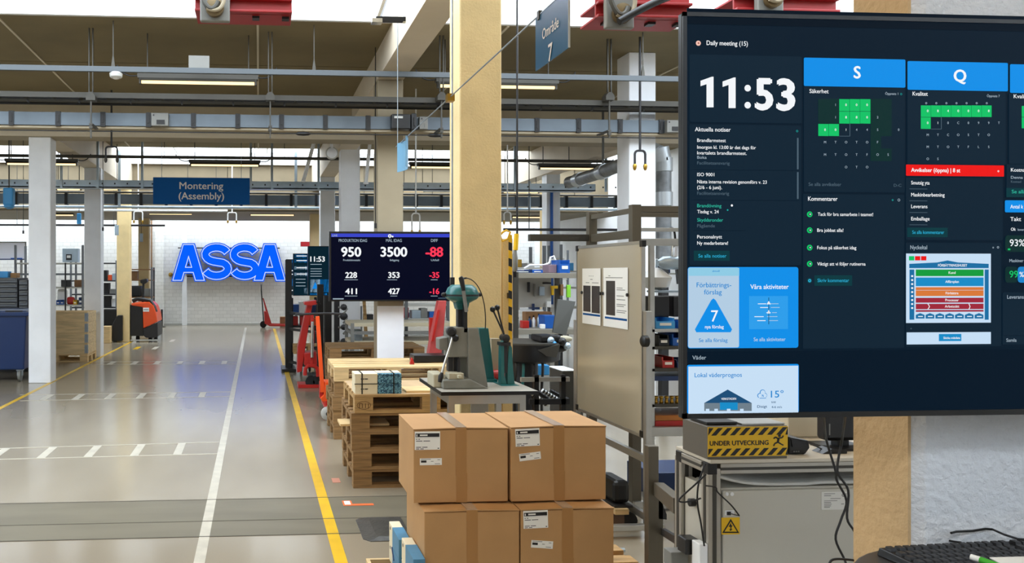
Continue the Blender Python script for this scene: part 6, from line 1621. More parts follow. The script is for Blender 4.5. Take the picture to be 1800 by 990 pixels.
# ---- red pallet truck at the back wall ----
def hand_pallet_truck(label, x, y, flip=1, hang=.35, ht=1.25, m=m_red, fork=1.1, lean=.2, name='pallet_truck'):
    "forks run along X"
    t = T(name, label, 'pallet truck', (x, y, 0))
    f = flip
    for dy in (-.19, .19): t.part('fork', MB().prism([(x+f*.12, .06), (x+f*(.12+fork), .05), (x+f*(.12+fork), .075), (x+f*.12, .12)], 'y', y+dy-.075, y+dy+.075), m)
    t.part('body', MB().prism([(x-f*.02, .14), (x+f*.13, .06), (x+f*.13, .3), (x+f*.04, .5), (x-f*.04, .5)], 'y', y-.22, y+.22), m, bevel=.01)
    t.part('head', MB().prism([(x+f*.12, .08), (x+f*.2, .1), (x-f*lean*.4, ht*.78), (x-f*lean*.7, ht*.78)], 'y', y-.05, y+.05), m)
    t.part('handle', tube([(x-f*.05, y, .2), (x-f*lean, y, ht)], .02, 8), m_black, smooth=True)
    t.part('grip', tube(arcpts((x-f*lean, y, ht+.08), .09, 0, 2*pi, 12, 'yz'), .017, 8), m_black, smooth=True)
    for wx, r in ((x-f*.06, .1), (x+f*fork, .04)):
        for dy in (-.06, .06): t.part('wheel', MB().lathe([(r*.5, -.025), (r, -.02), (r, .02), (r*.5, .025)], (wx, y+dy*(1 if r > .05 else 3), r+.0005), 16, 'y'), m_rubber, smooth=True)
    return t
p = G(466, 574)
hand_pallet_truck('red hand pallet truck with black handle standing at the brick wall', p.x, 24.2, 1, lean=.12, ht=1.15)
item('wooden_box', 'small reddish wooden crate standing behind the far pallet truck forks', 'crate', P(500,560,24.7).x, 24.75, 0, .28, .3, P(500,557,24.7).z, m_brown)
# ================= things in the row of pallet trucks right of the aisle =================
# black lift frame
def G2(px, py): return G(px, py)
t = T('lifting_rack', 'tall black lift frame under the small wall screens beside the yellow line', 'lifting frame', (.75, 13.2, 0))
f0 = P(507, 600, 13.6); f1 = P(563, 600, 12.6)
zt0 = P(507, 457, 13.6).z; zt1 = P(563, 500, 12.6).z
t.part('mast', box(f0.x-.055, f0.x+.055, 13.55, 13.65, .04, zt0), m_black, bevel=.006)
t.part('mast', box(f1.x-.05, f1.x+.05, 12.56, 12.66, .04, zt1), m_black, bevel=.006)
for z in (P(530, 552, 13.2).z, P(530, 581, 13.2).z, P(530, 640, 13.2).z):
    t.part('cross_bar', MB().bar((f0.x, 13.6, z), (f1.x, 12.62, z), .05, .04), m_black)
for x, y in ((f0.x, 13.6), (f1.x, 12.62)):
    t.part('foot', MB().box(x-.12, x+.12, y-.3, y+.3, .01, .05), m_black)
    for dy in (-.24, .24): t.part('caster', MB().lathe([(.02, -.015), (.03, 0), (.02, .015)], (x, y+dy, .0305), 12, 'x'), m_rubber)
# shelf of crates behind the mast
Y = 13.9
a, b = P(511, 0, Y).x, P(560, 0, Y).x
station('dark low shelf holding red and blue boxes behind the black lift frame', a, b, Y, Y+.5, P(530,524,Y).z, [P(530,573,Y).z, P(530,551,Y).z, P(530,610,Y).z], m_post=m_dark, m_top=m_dark, name='shelf_rack')
for px, w_, z_, h_, m_, lab in ((519, .14, 551, .15, m_blue, 'blue box on the top level behind the black lift frame'), (536, .2, 551, .2, m_pwhite, 'white box on the top level behind the black lift frame'), (551, .1, 551, .14, m_navy, 'dark blue box at the end of the top level behind the lift frame'), (518, .13, 573, .16, m_red, 'red crate on the middle level beside the mast'), (535, .14, 573, .17, m_red, 'red crate at the middle of the shelf behind the lift frame'), (550, .12, 573, .12, m_orange, 'orange crate at the end of the shelf behind the lift frame')):
    item('crate', lab, 'crate', P(px,0,Y).x, Y+.22, P(530,z_,Y).z, w_, .25, h_, m_)
q = pallet_thing('short wooden pallet standing on the low forks beside the black mast', (P(517,0,13.0).x+.27, 13.42, P(517,625,13.0).z), m_wood); q.o.scale = (.45, .5, 1.0)
t = T('fork_stand', 'squat black stand under the short wooden pallet by the mast', 'stand', (P(517,0,13.0).x+.27, 13.3, 0))
zs_ = P(517,625,13.0).z
t.part('box', box(P(512,0,13.0).x+.17, P(512,0,13.0).x+.36, 13.32, 13.5, .09, zs_-.002), m_black)
for dx_ in (.02, .26): t.part('wheel', MB().lathe([(.03, -.02), (.045, -.015), (.045, .015), (.03, .02)], (P(512,0,13.0).x+.17+dx_*.6, 13.4, .0455), 12, 'x'), m_rubber)
# red high-lift truck leaning body
Y = 11.5
def pp(pts, Y): return [(P(x, y, Y).x, max(P(x, y, Y).z, .002)) for x, y in pts]
t = T('lift_truck', 'red scissor-lift pallet truck beside the black mast, body slanting upward', 'pallet truck', (P(545,660,Y).x, Y+.2, 0))
t.part('lift_arm', MB().prism(pp([(541, 534), (551, 532), (545, 565), (531, 655), (523, 657), (524, 612)], Y), 'y', Y+.1, Y+.35), m_red, bevel=.008)
t.part('lift_arm', MB().prism(pp([(545, 548), (551, 552), (553, 590), (550, 640), (544, 645), (548, 600)], Y), 'y', Y-.02, Y+.1), m_red, bevel=.006)
t.part('top_head', MB().prism(pp([(535, 531), (556, 528), (558, 535), (545, 538), (535, 536)], Y), 'y', Y, Y+.3), m_red, bevel=.006)
t.part('pump_body', MB().prism(pp([(535, 621), (556, 618), (558, 642), (535, 643)], Y), 'y', Y, Y+.3), m_red, bevel=.01)
t.part('cylinder', tube([(P(548,625,Y).x, Y-.04, P(548,628,Y).z), (P(549,560,Y).x, Y-.04, P(549,565,Y).z)], .022, 10), m_chrome, smooth=True)
t.part('frame_arch', tube([Vector((P(x, y, Y-.08).x, Y-.08, P(x, y, Y-.08).z)) for x, y in ((536, 660), (537, 648), (542, 643), (552, 643), (558, 648), (559, 662))], .03, 8), m_red, smooth=True)
for px in (547, 556):
    c = P(px, 655, Y); t.part('wheel', MB().lathe([(.05, -.03), (.085, -.025), (.085, .025), (.05, .03)], (c.x, Y-.0, .0865), 18, 'y'), m_rubber, smooth=True)
t.part('foot', box(P(524,662,Y).x, P(560,662,Y).x, Y-.05, Y+.3, .003, .05), m_red)
t.part('hook_arm', tube([Vector((P(x, y, Y).x, Y, P(x, y, Y).z)) for x, y in ((556, 532), (561, 530), (563, 534), (558, 537))], .014, 8), m_black, smooth=True)
# near orange-red pallet truck, seen from its handle end
Y = 9.0
t = T('pallet_truck', 'orange-red hand pallet truck with grey wheel beside the middle pallet stack', 'pallet truck', (P(572,735,Y).x, Y, 0))
hb = P(567, 690, Y); ht = P(558, 556, Y)
t.part('handle_bar', MB().bar((hb.x, Y, hb.z), (ht.x, Y, ht.z), .045, .03, up=(0, 1, 0)), m_orange, bevel=.004)
t.part('handle_bar', MB().bar((P(571,700,Y).x, Y+.05, P(571,700,Y).z), (P(569,672,Y).x, Y+.05, P(569,672,Y).z), .04, .04), m_orange)
t.part('grip', tube([Vector((P(x, y, Y).x, Y, P(x, y, Y).z)) for x, y in ((558, 560), (550, 556), (538, 553), (520, 552))], .014, 8)+0 if 0 else tube([Vector((P(x, y, Y).x, Y, P(x, y, Y).z)) for x, y in ((600, 552), (575, 551), (545, 552), (519, 553))], .014, 8), m_dark, smooth=True)
t.part('head', MB().prism(pp([(571, 671), (584, 671), (584, 705), (567, 707), (563, 700), (569, 694)], Y), 'y', Y-.02, Y+.2), m_orange, bevel=.008)
t.part('body', MB().prism(pp([(562, 672), (569, 672), (568, 707), (562, 700)], Y), 'y', Y+.02, Y+.1), m_red, bevel=.004)
t.part('wheel', MB().lathe([(.03, -.03), (.062, -.028), (.075, -.02), (.075, .02), (.062, .028), (.03, .03)], (P(575,724,Y).x, Y-.05, .0755), 22, 'y'), m_lgrey, smooth=True, label='light grey steering wheel')
t.part('hub', MB().lathe([(.01, -.01), (.022, -.004), (.022, .01)], (P(575,724,Y).x, Y-.085, .0755), 12, 'y'), m_dark)
t.part('axle_fork', MB().prism(pp([(571, 704), (580, 704), (582, 722), (578, 722), (577, 712), (572, 712)], Y), 'y', Y-.04, Y), m_red)
for dx_ in (.12, .45): t.part('fork', MB().box(P(570,0,Y).x+dx_*.3, P(570,0,Y).x+dx_*.3+.06, Y+.2, Y+.9, .05, .085), m_red)
# small grey mat behind it
a, b = G(545, 669), G(566, 656)
solo('floor_mat', 'small dark grey floor mat between the red trucks', 'mat', box(a.x, b.x+.1, a.y, b.y, .0, .012), mat('mat_rubber'))
# dark tool column with arms
Y = 12.2
t = T('tool_column', 'dark tool column with side arms between the red trucks and white column', 'machine', (P(594,660,Y).x, Y, 0))
t.part('column', box(P(588,0,Y).x, P(597,0,Y).x, Y, Y+.08, .03, P(590,528,Y).z), m_dark, bevel=.006)
for py, r in ((540, .05), (556, .06), (575, .045), (600, .05), (632, .04)):
    c = P(598, py, Y); t.part('arm', tube([(c.x-.03, Y-.02, c.z), (c.x+.1, Y-.06, c.z-.03), (c.x+.04, Y-.1, c.z-.1)], .018, 8), m_grey, smooth=True)
    t.part('handle', MB().lathe([(r*.3, -.04), (r, -.02), (r, .02), (r*.3, .04)], (c.x+.05, Y-.05, c.z), 12, 'y'), m_dark, smooth=True)
t.part('foot', box(P(583,0,Y).x, P(603,0,Y).x, Y-.2, Y+.3, 0, .03), m_dark)
t.part('cover', box_px(572, 583, 520, 665, Y+.09, .3), m_black)
# ================= behind the pallet stacks =================
Y = 11.0
a, b = P(617, 0, Y).x, P(800, 0, Y).x
station('long grey workbench crossing behind the white-banded column', a, b, Y, Y+.8, P(700,568,Y).z, [P(700,568,Y).z+.001, P(700,600,Y).z], m_post=m_grey, m_top=mat('bench_cream', '#c8bda0', .5), rails=(P(700,588,Y).z,), thick=.05)
solo('steel_box', 'pale steel box under the long workbench beside the white column', 'box', box_px(625, 637, 592, 610, 11.1, .3).xf(Matrix.Identity(4)), m_tray, bevel=.004).location.z = P(700,600,11.0).z+.0005
Y = 9.98
t = T('lift_truck', 'tall red tapered lift mast standing behind the grey bench press', 'pallet truck', (P(770,640,Y).x, Y+.5, 0))
Y = 9.0
t = T('lift_mast', 'faded red slanting crane mast between production screen and bench press', 'lift', (P(768,640,Y).x, Y, 0))
t.part('mast', MB().prism([(P(x,y,Y).x, P(x,y,Y).z) for x, y in ((771, 529), (785, 529), (776, 625), (753, 625), (757, 600))], 'y', Y, Y+.12), mat('faded_red', '#b84a48', .4, var=.15, vs=8), bevel=.006)
t.part('edge_rail', MB().prism([(P(x,y,Y-.02).x, P(x,y,Y-.02).z) for x, y in ((770, 545), (773, 545), (762, 600), (758, 600))], 'y', Y-.03, Y-.001), m_red)
t.part('post', box(P(760,0,Y).x, P(770,0,Y).x, Y+.13, Y+.2, .0, P(765,560,Y).z), m_red)
t.part('base', box(P(735,640,Y).x, P(785,640,Y).x, Y-.0, Y+.3, .0, .05), m_red)
bpy.data.objects.remove(bpy.data.objects['lift_truck.001'])
zB = .1445*4+.144
item('tool_case', 'black tool case with white print lying on the middle pallet stack', 'case', P(755,640,8.3).x, 8.35, zB, .36, .25, .075, m_black)
q = T('red_tool', 'small red clamp tool standing on the pale top pallet', 'tool', (P(724,645,8.1).x, 8.1, zB))
q.part('body', MB().prism([(P(720,0,8.1).x, zB+.0005), (P(728,0,8.1).x, zB+.0005), (P(725,0,8.1).x, zB+.06), (P(723,0,8.1).x, zB+.07)], 'y', 8.08, 8.12), m_red); q.part('lever', MB().bar((P(723,0,8.1).x, 8.1, zB+.06), (P(731,0,8.1).x, 8.1, zB+.02), .01, .01), m_black)
Y = 12.0
station('grey shelf of boxes and red drum beyond the white-banded column', P(712,0,Y).x, P(790,0,Y).x, Y, Y+.4, P(700,505,Y).z, [P(700,560,Y).z, P(700,535,Y).z], name='shelf_rack')
solo('drum', 'red drum with blue top on the shelf beyond the production screen', 'drum', MB().lathe([(.05, 0), (.05, .15), (.045, .16)], (P(716,0,Y).x, Y+.15, P(700,560,Y).z+.0005), 16), m_red, smooth=True)
for px, w_, h_, m_, lab in ((733, .14, .12, m_tray, 'pale steel parts box beside the red drum'), (747, .1, .15, m_grey, 'grey gearbox third along from the red drum'), (765, .16, .1, m_blue, 'blue bin furthest from the red drum on that shelf')):
    item('parts_box', lab, 'box', P(px,0,Y).x, Y+.15, P(700,560,Y).z, w_, .2, h_, m_)
t = T('wooden_post', 'slanting wooden pole leaning against the white column under the screen', 'pole', P(655, 565, 11.8)); t.part('pole', tube([(P(650,566,12.0).x, 12.1, 0), (P(640,530,13.3).x, 13.3, P(640,530,13.3).z)], .03, 8), m_wood, smooth=True)

# ================= workstation behind the whiteboard =================
m_bronze = mat('dark_bronze_profile', '#6b6558', .45, .5)
Yp = 5.45; Xp = P(1116, 0, Yp).x; Xp2 = Xp; Yq = PX(1040, 400, Xp).y
t = T('assembly_frame', 'tall dark profile frame with crossbars rising behind the whiteboard', 'workbench', ((Xp+1), 5.9, 0))
ztp = P(1116, 360, Yp).z
for (x, y, z) in ((Xp, Yp, ztp), (Xp, Yq, PX(1040, 373, Xp).z), (Xp+1.7, Yp, ztp), (Xp+1.7, Yq, ztp)):
    t.part('post', box(x-.033, x+.033, y-.03, y+.03, .02, z), m_bronze, bevel=.003)
for (p, yy, hh) in ((368, Yp, .045), (378, Yp, .03), (404, Yp, .025), (426, Yp, .05)):
    z = P(1150, p, yy).z; t.part('cross_bar', box(Xp+.034, Xp+1.666, yy-.02, yy+.02, z-hh/2, z+hh/2), m_bronze if p < 400 else m_alu, bevel=.002)
for (p0, p1, hh) in ((376, 377, .035), (421, 410, .06), (800, 850, .05)):
    z = PX(1075, (p0+p1)/2, Xp).z if p0 < 500 else .55
    t.part('side_bar', box(Xp-.02, Xp+.02, Yp+.031, Yq-.031, z-hh/2, z+hh/2), m_bronze, bevel=.002)
t.part('lamp_beam', box(P(930,0,Yq).x, Xp-.034, Yq-.03, Yq+.03, P(950,424,Yq).z, P(950,412,Yq).z), m_dsteel, bevel=.003)
shz = [P(1165, p, 5.3).z for p in (574, 603, 640, 700, 746)]
y0s, y1s = 5.06, 5.41
t.part('post', box(P(1143,0,y0s).x-.0, P(1143,0,y0s).x+.03, y0s, y0s+.03, .02, shz[0]+.55), m_alu)
for i, z in enumerate(shz):
    t.part('shelf', box(P(1143,0,y0s).x, Xp+1.66, y0s, y1s, z-.022, z), m_alu if i in (0, 4) else m_dsteel, bevel=.002)
t.part('front_rail', box(P(1131,0,y0s).x, Xp+1.66, y0s-.05, y0s-.005, P(1160,768,5.0).z, P(1160,752,5.0).z), m_alu, bevel=.003)
X0s = P(1143,0,y0s).x+.034
t.part('foot_rail', box(Xp-.03, Xp+1.7, Yp-.06, Yp-.02, .02, .06), m_alu)
t.part('foot_rail', box(Xp-.02, Xp+.02, Yp, Yq, .02, .06), m_alu)
for i, (lv, dx_, w_, h_, m_, lab) in enumerate(((0, .08, .13, .07, m_lblue, 'light blue open bin on the upper shelf beside the whiteboard'), (0, .24, .12, .05, m_blue, 'shallow blue bin on the upper shelf near the big screen edge'), (1, .07, .07, .07, m_black, 'black bin on the second shelf beside the whiteboard knob'), (1, .2, .14, .075, m_blue, 'deep blue bin on the second shelf near the big screen edge'), (2, .1, .08, .07, m_red, 'small red bin on the third shelf beside the whiteboard'), (2, .22, .12, .05, m_navy, 'navy bin on the third shelf by the screen edge'), (2, .36, .12, .06, m_lblue, 'light blue bin on the third shelf hidden at the screen edge'))):
    bin_(lab, X0s+dx_, y0s+.12, shz[lv], w_, .2, h_, m_)
solo('document_tray', 'long navy tray on the shelf above the brass fittings', 'tray', box(X0s+.0, X0s+.6, y0s+.02, y0s+.3, shz[3]+.14, shz[3]+.17), m_navy).location.z = shz[3]+.15
q = T('tray_stand', 'dark riser holding the long navy tray above the brass fittings', 'stand', (X0s+.3, y0s+.2, shz[3])); q.part('leg', box(X0s+.02, X0s+.04, y0s+.25, y0s+.28, shz[3]+.0005, shz[3]+.149), m_dark); q.part('leg', box(X0s+.5, X0s+.52, y0s+.25, y0s+.28, shz[3]+.0005, shz[3]+.149), m_dark)
n = 0
for k in range(7):
    q = T('brass_fitting', 'brass pipe fitting, '+['first', 'second', 'third', 'fourth', 'fifth', 'sixth', 'last'][k]+' in the row counted from the whiteboard', 'fitting', (X0s+.02+k*.036, y0s+.03, shz[3]), 0, 'row of brass fittings on the workstation shelf')
    q.part('body', MB().lathe([(.012, .0005), (.014, .01), (.009, .016), (.009, .03), (.014, .036), (.014, .046), (.007, .05)], (X0s+.02+k*.036, y0s+.03, shz[3]), 10), m_brass, smooth=True)
for i, (w_, m_, lab) in enumerate(((.5, mat('orange_board', '#b5702a', .5, var=.2, vs=8), 'orange-brown board, upper of the two lying on the bottom shelf'), (.45, m_red, 'dark red board between the orange-brown boards'), (.5, mat('amber_board', '#c58a2c', .5, var=.2, vs=8), 'amber board, lowest on the bottom workstation shelf'))):
    z = shz[4]+.0005+(2-i)*.035; solo('board', lab, 'board', box(X0s, X0s+w_, y0s+.0, y0s+.3, z, z+.033), m_, bevel=.002)
# gauge-headed tool at the screen edge
c = P(1172, 460, 5.6)
q = T('torque_tool', 'white and chrome motorised tool hanging at the big screen edge', 'tool', (c.x, 5.55, c.z-.2))
q.part('head', MB().lathe([(.02, -.1), (.045, -.06), (.05, .04), (.03, .07)], (c.x-.02, 5.5, c.z-.01), 16, 'x'), m_tray, smooth=True)
q.part('neck', tube([(c.x, 5.5, c.z), (c.x+.01, 5.5, c.z+.14)], .026, 12), m_chrome, smooth=True)
q.part('hose', tube(bez((c.x+.01, 5.5, c.z+.13), (c.x+.01, 5.5, c.z+.3), (c.x-.05, 5.48, P(1150,404,Yp).z), (c.x-.06, 5.47, P(1150,404,Yp).z)), .008, 6), m_black, smooth=True)
q.part('shroud', MB().lathe([(.02, 0), (.09, .02), (.11, .09), (.03, .16)], (c.x-.11, 5.55, P(1150,510,5.5).z), 16), m_pwhite, smooth=True)
q.part('grip', MB().bar((c.x+.03, 5.5, c.z-.02), (c.x+.045, 5.5, c.z-.16), .035, .03), m_black)
q.part('bracket', box(c.x-.15, c.x+.15, 5.485, 5.6, P(1150,512,5.5).z-.01, P(1150,511,5.5).z), m_tray)
for k, (dx_, lab) in enumerate(((0.02, 'black drawer box under the white tool hanging by the screen'), (.2, 'second black drawer box nearest the big screen edge'))):
    item('drawer_box', lab, 'box', X0s+.07+dx_, y0s+.2, shz[0]+.0715, .15, .14, .14, m_black)
# white cabinet/plinth items low behind
item('blue_crate', 'flat blue crate on the floor under the dark profile frame', 'crate', Xp+.5, 5.9, 0.0, .5, .4, .18, m_navy)
t = T('trolley', 'low trolley with brown caster standing behind the cardboard boxes', 'trolley', (2.75, 5.15, 0))
c = G(1086, 930); 
t.part('caster', MB().lathe([(.025, -.02), (.055, -.016), (.055, .016), (.025, .02)], (c.x, c.y, .0555), 16, 'y'), mat('brown_rubber', '#5d4636', .6), smooth=True)
t.part('bracket', MB().box(c.x-.03, c.x+.06, c.y-.03, c.y+.03, .1, .135), m_lwood)
t.part('deck', MB().box(c.x-.02, c.x+.1, c.y-.0, c.y+.3, .136, .15), m_dark)
t.part('cover', MB().box(c.x-.01, c.x+.1, c.y+.03, c.y+.3, .151, .3), m_black, bevel=.03)
for dx_, dy_ in ((.07, 0), (.07, .25), (0, .25)): t.part('caster', MB().lathe([(.025, -.02), (.055, -.016), (.055, .016), (.025, .02)], (c.x+dx_, c.y+dy_, .0555), 16, 'y'), m_rubber, smooth=True)
t.part('tube', tube([G(1082, 976, .0)+Vector((0, 0, .03)), G(1098, 976, .0)+Vector((0, 0, .03))], .012, 8), m_tray)
# second frame between whiteboard post and cart
t = T('profile_frame', 'low bronze profile frame between the whiteboard post and the cart', 'frame', (1.95, 3.3, 0))
Yf = 3.5
for (p0, p1, py0) in ((1140, 1158, 785), (1157, 1166, 880)):
    a, b = P(p0, 0, Yf), P(p1, 0, Yf); t.part('post', box(a.x, b.x, Yf, Yf+.04, .03, P(1150, py0, Yf).z), m_bronze, bevel=.002)
a = P(1158, 860, Yf); b = P(1194, 890, 3.0)
t.part('brace', MB().bar(a, b, .045, .06), m_bronze, bevel=.002)
t.part('brace', MB().bar(P(1166, 935, Yf), P(1194, 952, 3.0), .02, .03), m_dark)
t.part('post', box(P(1190,0,3.0).x, P(1196,0,3.0).x, 2.98, 3.02, .03, P(1190, 885, 3.0).z), m_bronze)
t.part('foot_rail', MB().box(P(1120,0,Yf).x, P(1196,0,Yf).x, Yf-.02, Yf+.03, .0, .03).box(P(1190,0,3.0).x, P(1196,0,3.0).x+.02, 2.98, Yf, .0, .03), m_alu)
t.part('gusset', MB().prism([(P(1158,0,Yf).x, P(0,895,Yf).z), (P(1172,0,Yf).x, P(0,930,Yf).z), (P(1172,0,Yf).x, P(0,940,Yf).z), (P(1158,0,Yf).x, P(0,938,Yf).z)], 'y', Yf+.0, Yf+.02), m_dark)

# ================= benches beyond the cream column =================
Y = 8.2
zz = lambda py: P(950, py, 8.2).z
a, b = P(904, 0, Y).x, P(1025, 0, Y).x
st = station('grey two-level workbench beyond the cream column, blue bin on top', a, b, Y, Y+.7, zz(478), [zz(579), zz(480), zz(700)], m_post=m_dsteel, m_top=mat('bench_grey', '#8a867b', .45), thick=.055)
bin_('blue bin on the upper level of the bench by the whiteboard edge', P(1001,0,Y).x, Y+.25, zz(480), .11, .25, .14, m_blue)
bin_('low navy tray-bin on the upper bench level near the cream column', P(925,0,Y).x, Y+.25, zz(480), .22, .25, .03, m_navy)
bin_('low blue tray-bin on the upper bench level beside the navy one', P(952,0,Y).x, Y+.25, zz(480), .12, .25, .035, m_blue)
item('parts_box', 'mauve parts box next to the blue bin on the upper bench level', 'box', P(984,0,Y).x, Y+.3, zz(480), .09, .2, .09, mat('mauve_box', '#8a7480', .5))
t = T('hose_coil', 'white hose curled above the upper bench level', 'hose', P(978, 462, Y+.3)); t.part('hose', tube([Vector((P(x, y, Y+.3).x, Y+.46, P(x, y, Y+.3).z)) for x, y in ((930, 472), (940, 466), (965, 466), (975, 462), (977, 452), (983, 450), (986, 458), (980, 466), (968, 471))], .012, 8), m_pwhite, smooth=True)
for px, w_, h_, m_, lab in ((893, .1, .24, m_pwhite, 'white canister hanging zone box closest to the cream column'), (913, .1, .23, m_lgrey, 'pale grey canister under the upper bench level')):
    pass
zb2 = zz(579)
for px, r, h, m_, lab in ((938, .02, .13, m_pwhite, 'white spray bottle at the back of the lower bench'), (947, .02, .15, m_tray, 'grey spray bottle beside the white one on the lower bench'), (931, .022, .12, m_navy, 'navy bottle near the cream column on the lower bench'), (888.5+22, .02, .11, m_lgrey, 'pale bottle at the post of the lower bench')):
    bottle(lab, P(px,0,Y+.3).x, Y+.3, zb2, r, h, m_)
item('red_box', 'dark red box on the lower bench beyond the cream column', 'box', P(922,0,Y+.2).x, Y+.2, zb2, .07, .1, .08, m_red)
item('blue_crate', 'blue crate beside the tilted dark panel on the bench', 'crate', P(962,0,Y+.2).x, Y+.2, zb2, .13, .2, .14, m_blue)
item('parts_box', 'small white box on the blue crate side of the bench', 'box', P(951,0,Y+.1).x, Y+.06, zb2, .05, .05, .05, m_pwhite)
item('carton', 'tan carton at the back of the lower bench beyond the cream column', 'box', P(945,0,Y+.5).x, Y+.52, zb2, .3, .12, .16, m_brown)
t = T('tool_board', 'tool board with hanging hand tools at the back of the bench', 'tool board', (P(955,0,Y+.68).x, Y+.66, zz(540)))
t.part('board', box(P(918,0,Y).x, b-.1, Y+.655, Y+.66, zz(545), zz(490)), m_lgrey)
for px, py, w_, h_, m_ in ((930, 505, 4, 18, m_dark), (940, 510, 3, 22, m_grey), (953, 512, 9, 16, m_tray), (975, 505, 12, 5, m_yellow), (972, 512, 4, 14, m_yellow), (988, 510, 5, 20, m_brown), (962, 498, 14, 3, m_dark), (1000, 512, 7, 22, m_green), (938, 540, 4, 12, m_navy), (965, 535, 8, 10, m_pwhite)):
    t.part('hand_tool', box_px(px-w_/2, px+w_/2, py-h_/2, py+h_/2, Y+.62, .03), m_, bevel=.004)
t = T('tilted_panel', 'dark grey tilted display panel standing between the bench and the whiteboard', 'monitor', (P(990,585,7.6).x, 7.65, P(985,585,7.6).z))
t.part('panel', MB().hexa([P(972, 585, 7.6), P(995, 590, 7.6), P(995, 590, 7.6)+Vector((0, .03, 0)), P(972, 585, 7.6)+Vector((0, .03, 0))], [P(981, 526, 7.75), P(1012, 530, 7.75), P(1012, 530, 7.75)+Vector((0, .03, 0)), P(981, 526, 7.75)+Vector((0, .03, 0))]), mat('panel_dark_olive', '#3b3c37', .35), bevel=.003)
t.part('stand', MB().box(P(985,0,7.65).x, P(990,0,7.65).x, 7.66, 7.7, 0, P(985,586,7.65).z), m_dark)
# machine basin / press under
Y7 = 7.2
t = T('grinding_machine', 'black basin-shaped machine with round rim beyond the press table', 'machine', (P(930,640,Y7).x, Y7+.3, 0))
cx = P(925, 0, Y7+.3).x; zr = P(925, 607, Y7+.05).z; zl_ = P(925, 640, Y7+.05).z; rr = .33
t.part('basin', MB().lathe([(rr*.85, zl_), (rr*.98, zl_+.02), (rr, zr-.02), (rr, zr)], (cx, Y7+.33, 0), 30), m_black, smooth=True)
t.part('rim', MB().lathe([(rr*1.03, zr), (rr*1.03, zr+.015), (rr*.95, zr+.015)], (cx, Y7+.33, 0), 30), m_dsteel, smooth=True)
t.part('pedestal', MB().lathe([(.26, .0), (.24, .03), (.12, .1), (.12, zl_)], (cx, Y7+.33, 0), 24), m_dark, smooth=True)
t.part('tool_holder', MB().box(P(958,0,Y7).x, P(990,0,Y7).x, Y7+.1, Y7+.4, P(0,610,Y7).z, P(0,598,Y7).z), m_black, bevel=.015)
for i, (px, py, r, m_) in enumerate(((965, 598, .035, m_tray), (975, 594, .03, m_dark), (985, 600, .04, m_black), (992, 596, .03, mat('cream_casting')), (994, 608, .035, m_tray), (982, 614, .03, m_dark), (970, 604, .03, m_lblue))):
    c = P(px, py, Y7+.15); t.part('pneumatic_tool', MB().lathe([(r*.4, -.07), (r, -.05), (r, .03), (r*.5, .07)], c, 12, 'x' if i % 2 else 'y'), m_, smooth=True)
t.part('bracket', MB().prism([(P(945,0,Y7).x, P(0,622,Y7).z), (P(985,0,Y7).x, P(0,612,Y7).z), (P(978,0,Y7).x, P(0,636,Y7).z), (P(962,0,Y7).x, P(0,634,Y7).z)], 'y', Y7+.0, Y7+.08), m_dsteel)
for px in (888+4, 905, 918, 937, 952):
    c = P(px, 0, Y7+.1); t.part('hose', tube(bez((c.x, Y7+.12, P(0,640,Y7).z), (c.x+.02, Y7+.05, P(0,655,Y7).z), (c.x-.03, Y7+.05, P(0,672,Y7).z), (c.x+.01, Y7+.12, .35)), .013, 6), m_black if px != 918 else m_teal, smooth=True)
item('blue_crate', 'bright blue crate behind the black basin machine', 'crate', P(950,0,7.9).x, 7.95, P(0,672,7.75).z, .18, .12, .1, m_lblue)
item('crate_stand', 'white low stand holding the bright blue crate', 'stand', P(950,0,7.9).x, 7.95, 0, .18, .12, P(0,672,7.75).z-.001, m_lgrey)
item('grey_cabinet', 'dark grey pedestal cabinet with pale top at the whiteboard edge', 'cabinet', P(1001,0,6.6).x, 6.75, 0, .12, .3, P(0,662,6.6).z, m_dsteel)
item('papers', 'pale square pad lying on the dark pedestal cabinet', 'pad', P(1001,0,6.6).x, 6.75, P(0,662,6.6).z, .13, .31, .012, m_pwhite)
# roller conveyor with pale rollers
Yv = 6.35
t = T('roller_conveyor', 'short roller conveyor with pale ribbed rollers before the whiteboard edge', 'conveyor', (P(960,720,Yv).x, Yv+.2, 0))
for k in range(4):
    a = P(925+k*14, 684+k*1, Yv+.05*k); b = P(962+k*12, 712-k*3, Yv+.05*k)
    t.part('roller', tube([a, b], .016, 10), m_pwhite if k % 2 == 0 else m_black, smooth=True)
    for j in range(7):
        c = Vector(a).lerp(Vector(b), (j+.5)/7); d = (Vector(b)-Vector(a)).normalized()*.006; t.part('ring', tube([c-d, c+d], .02, 10), m_black)
t.part('side_rail', MB().box(P(915,0,Yv).x, P(1000,0,Yv).x, Yv-.02, Yv+.01, P(0,680,Yv).z, P(0,672,Yv).z), m_alu)
t.part('side_rail', MB().box(P(930,0,Yv).x, P(1000,0,Yv).x, Yv-.02, Yv+.01, P(0,722,Yv).z, P(0,712,Yv).z), m_dark)
for px in (938, 985): t.part('leg', box(P(px,0,Yv).x, P(px+8,0,Yv).x, Yv-.02, Yv+.02, 0, P(0,668,Yv).z), m_black)
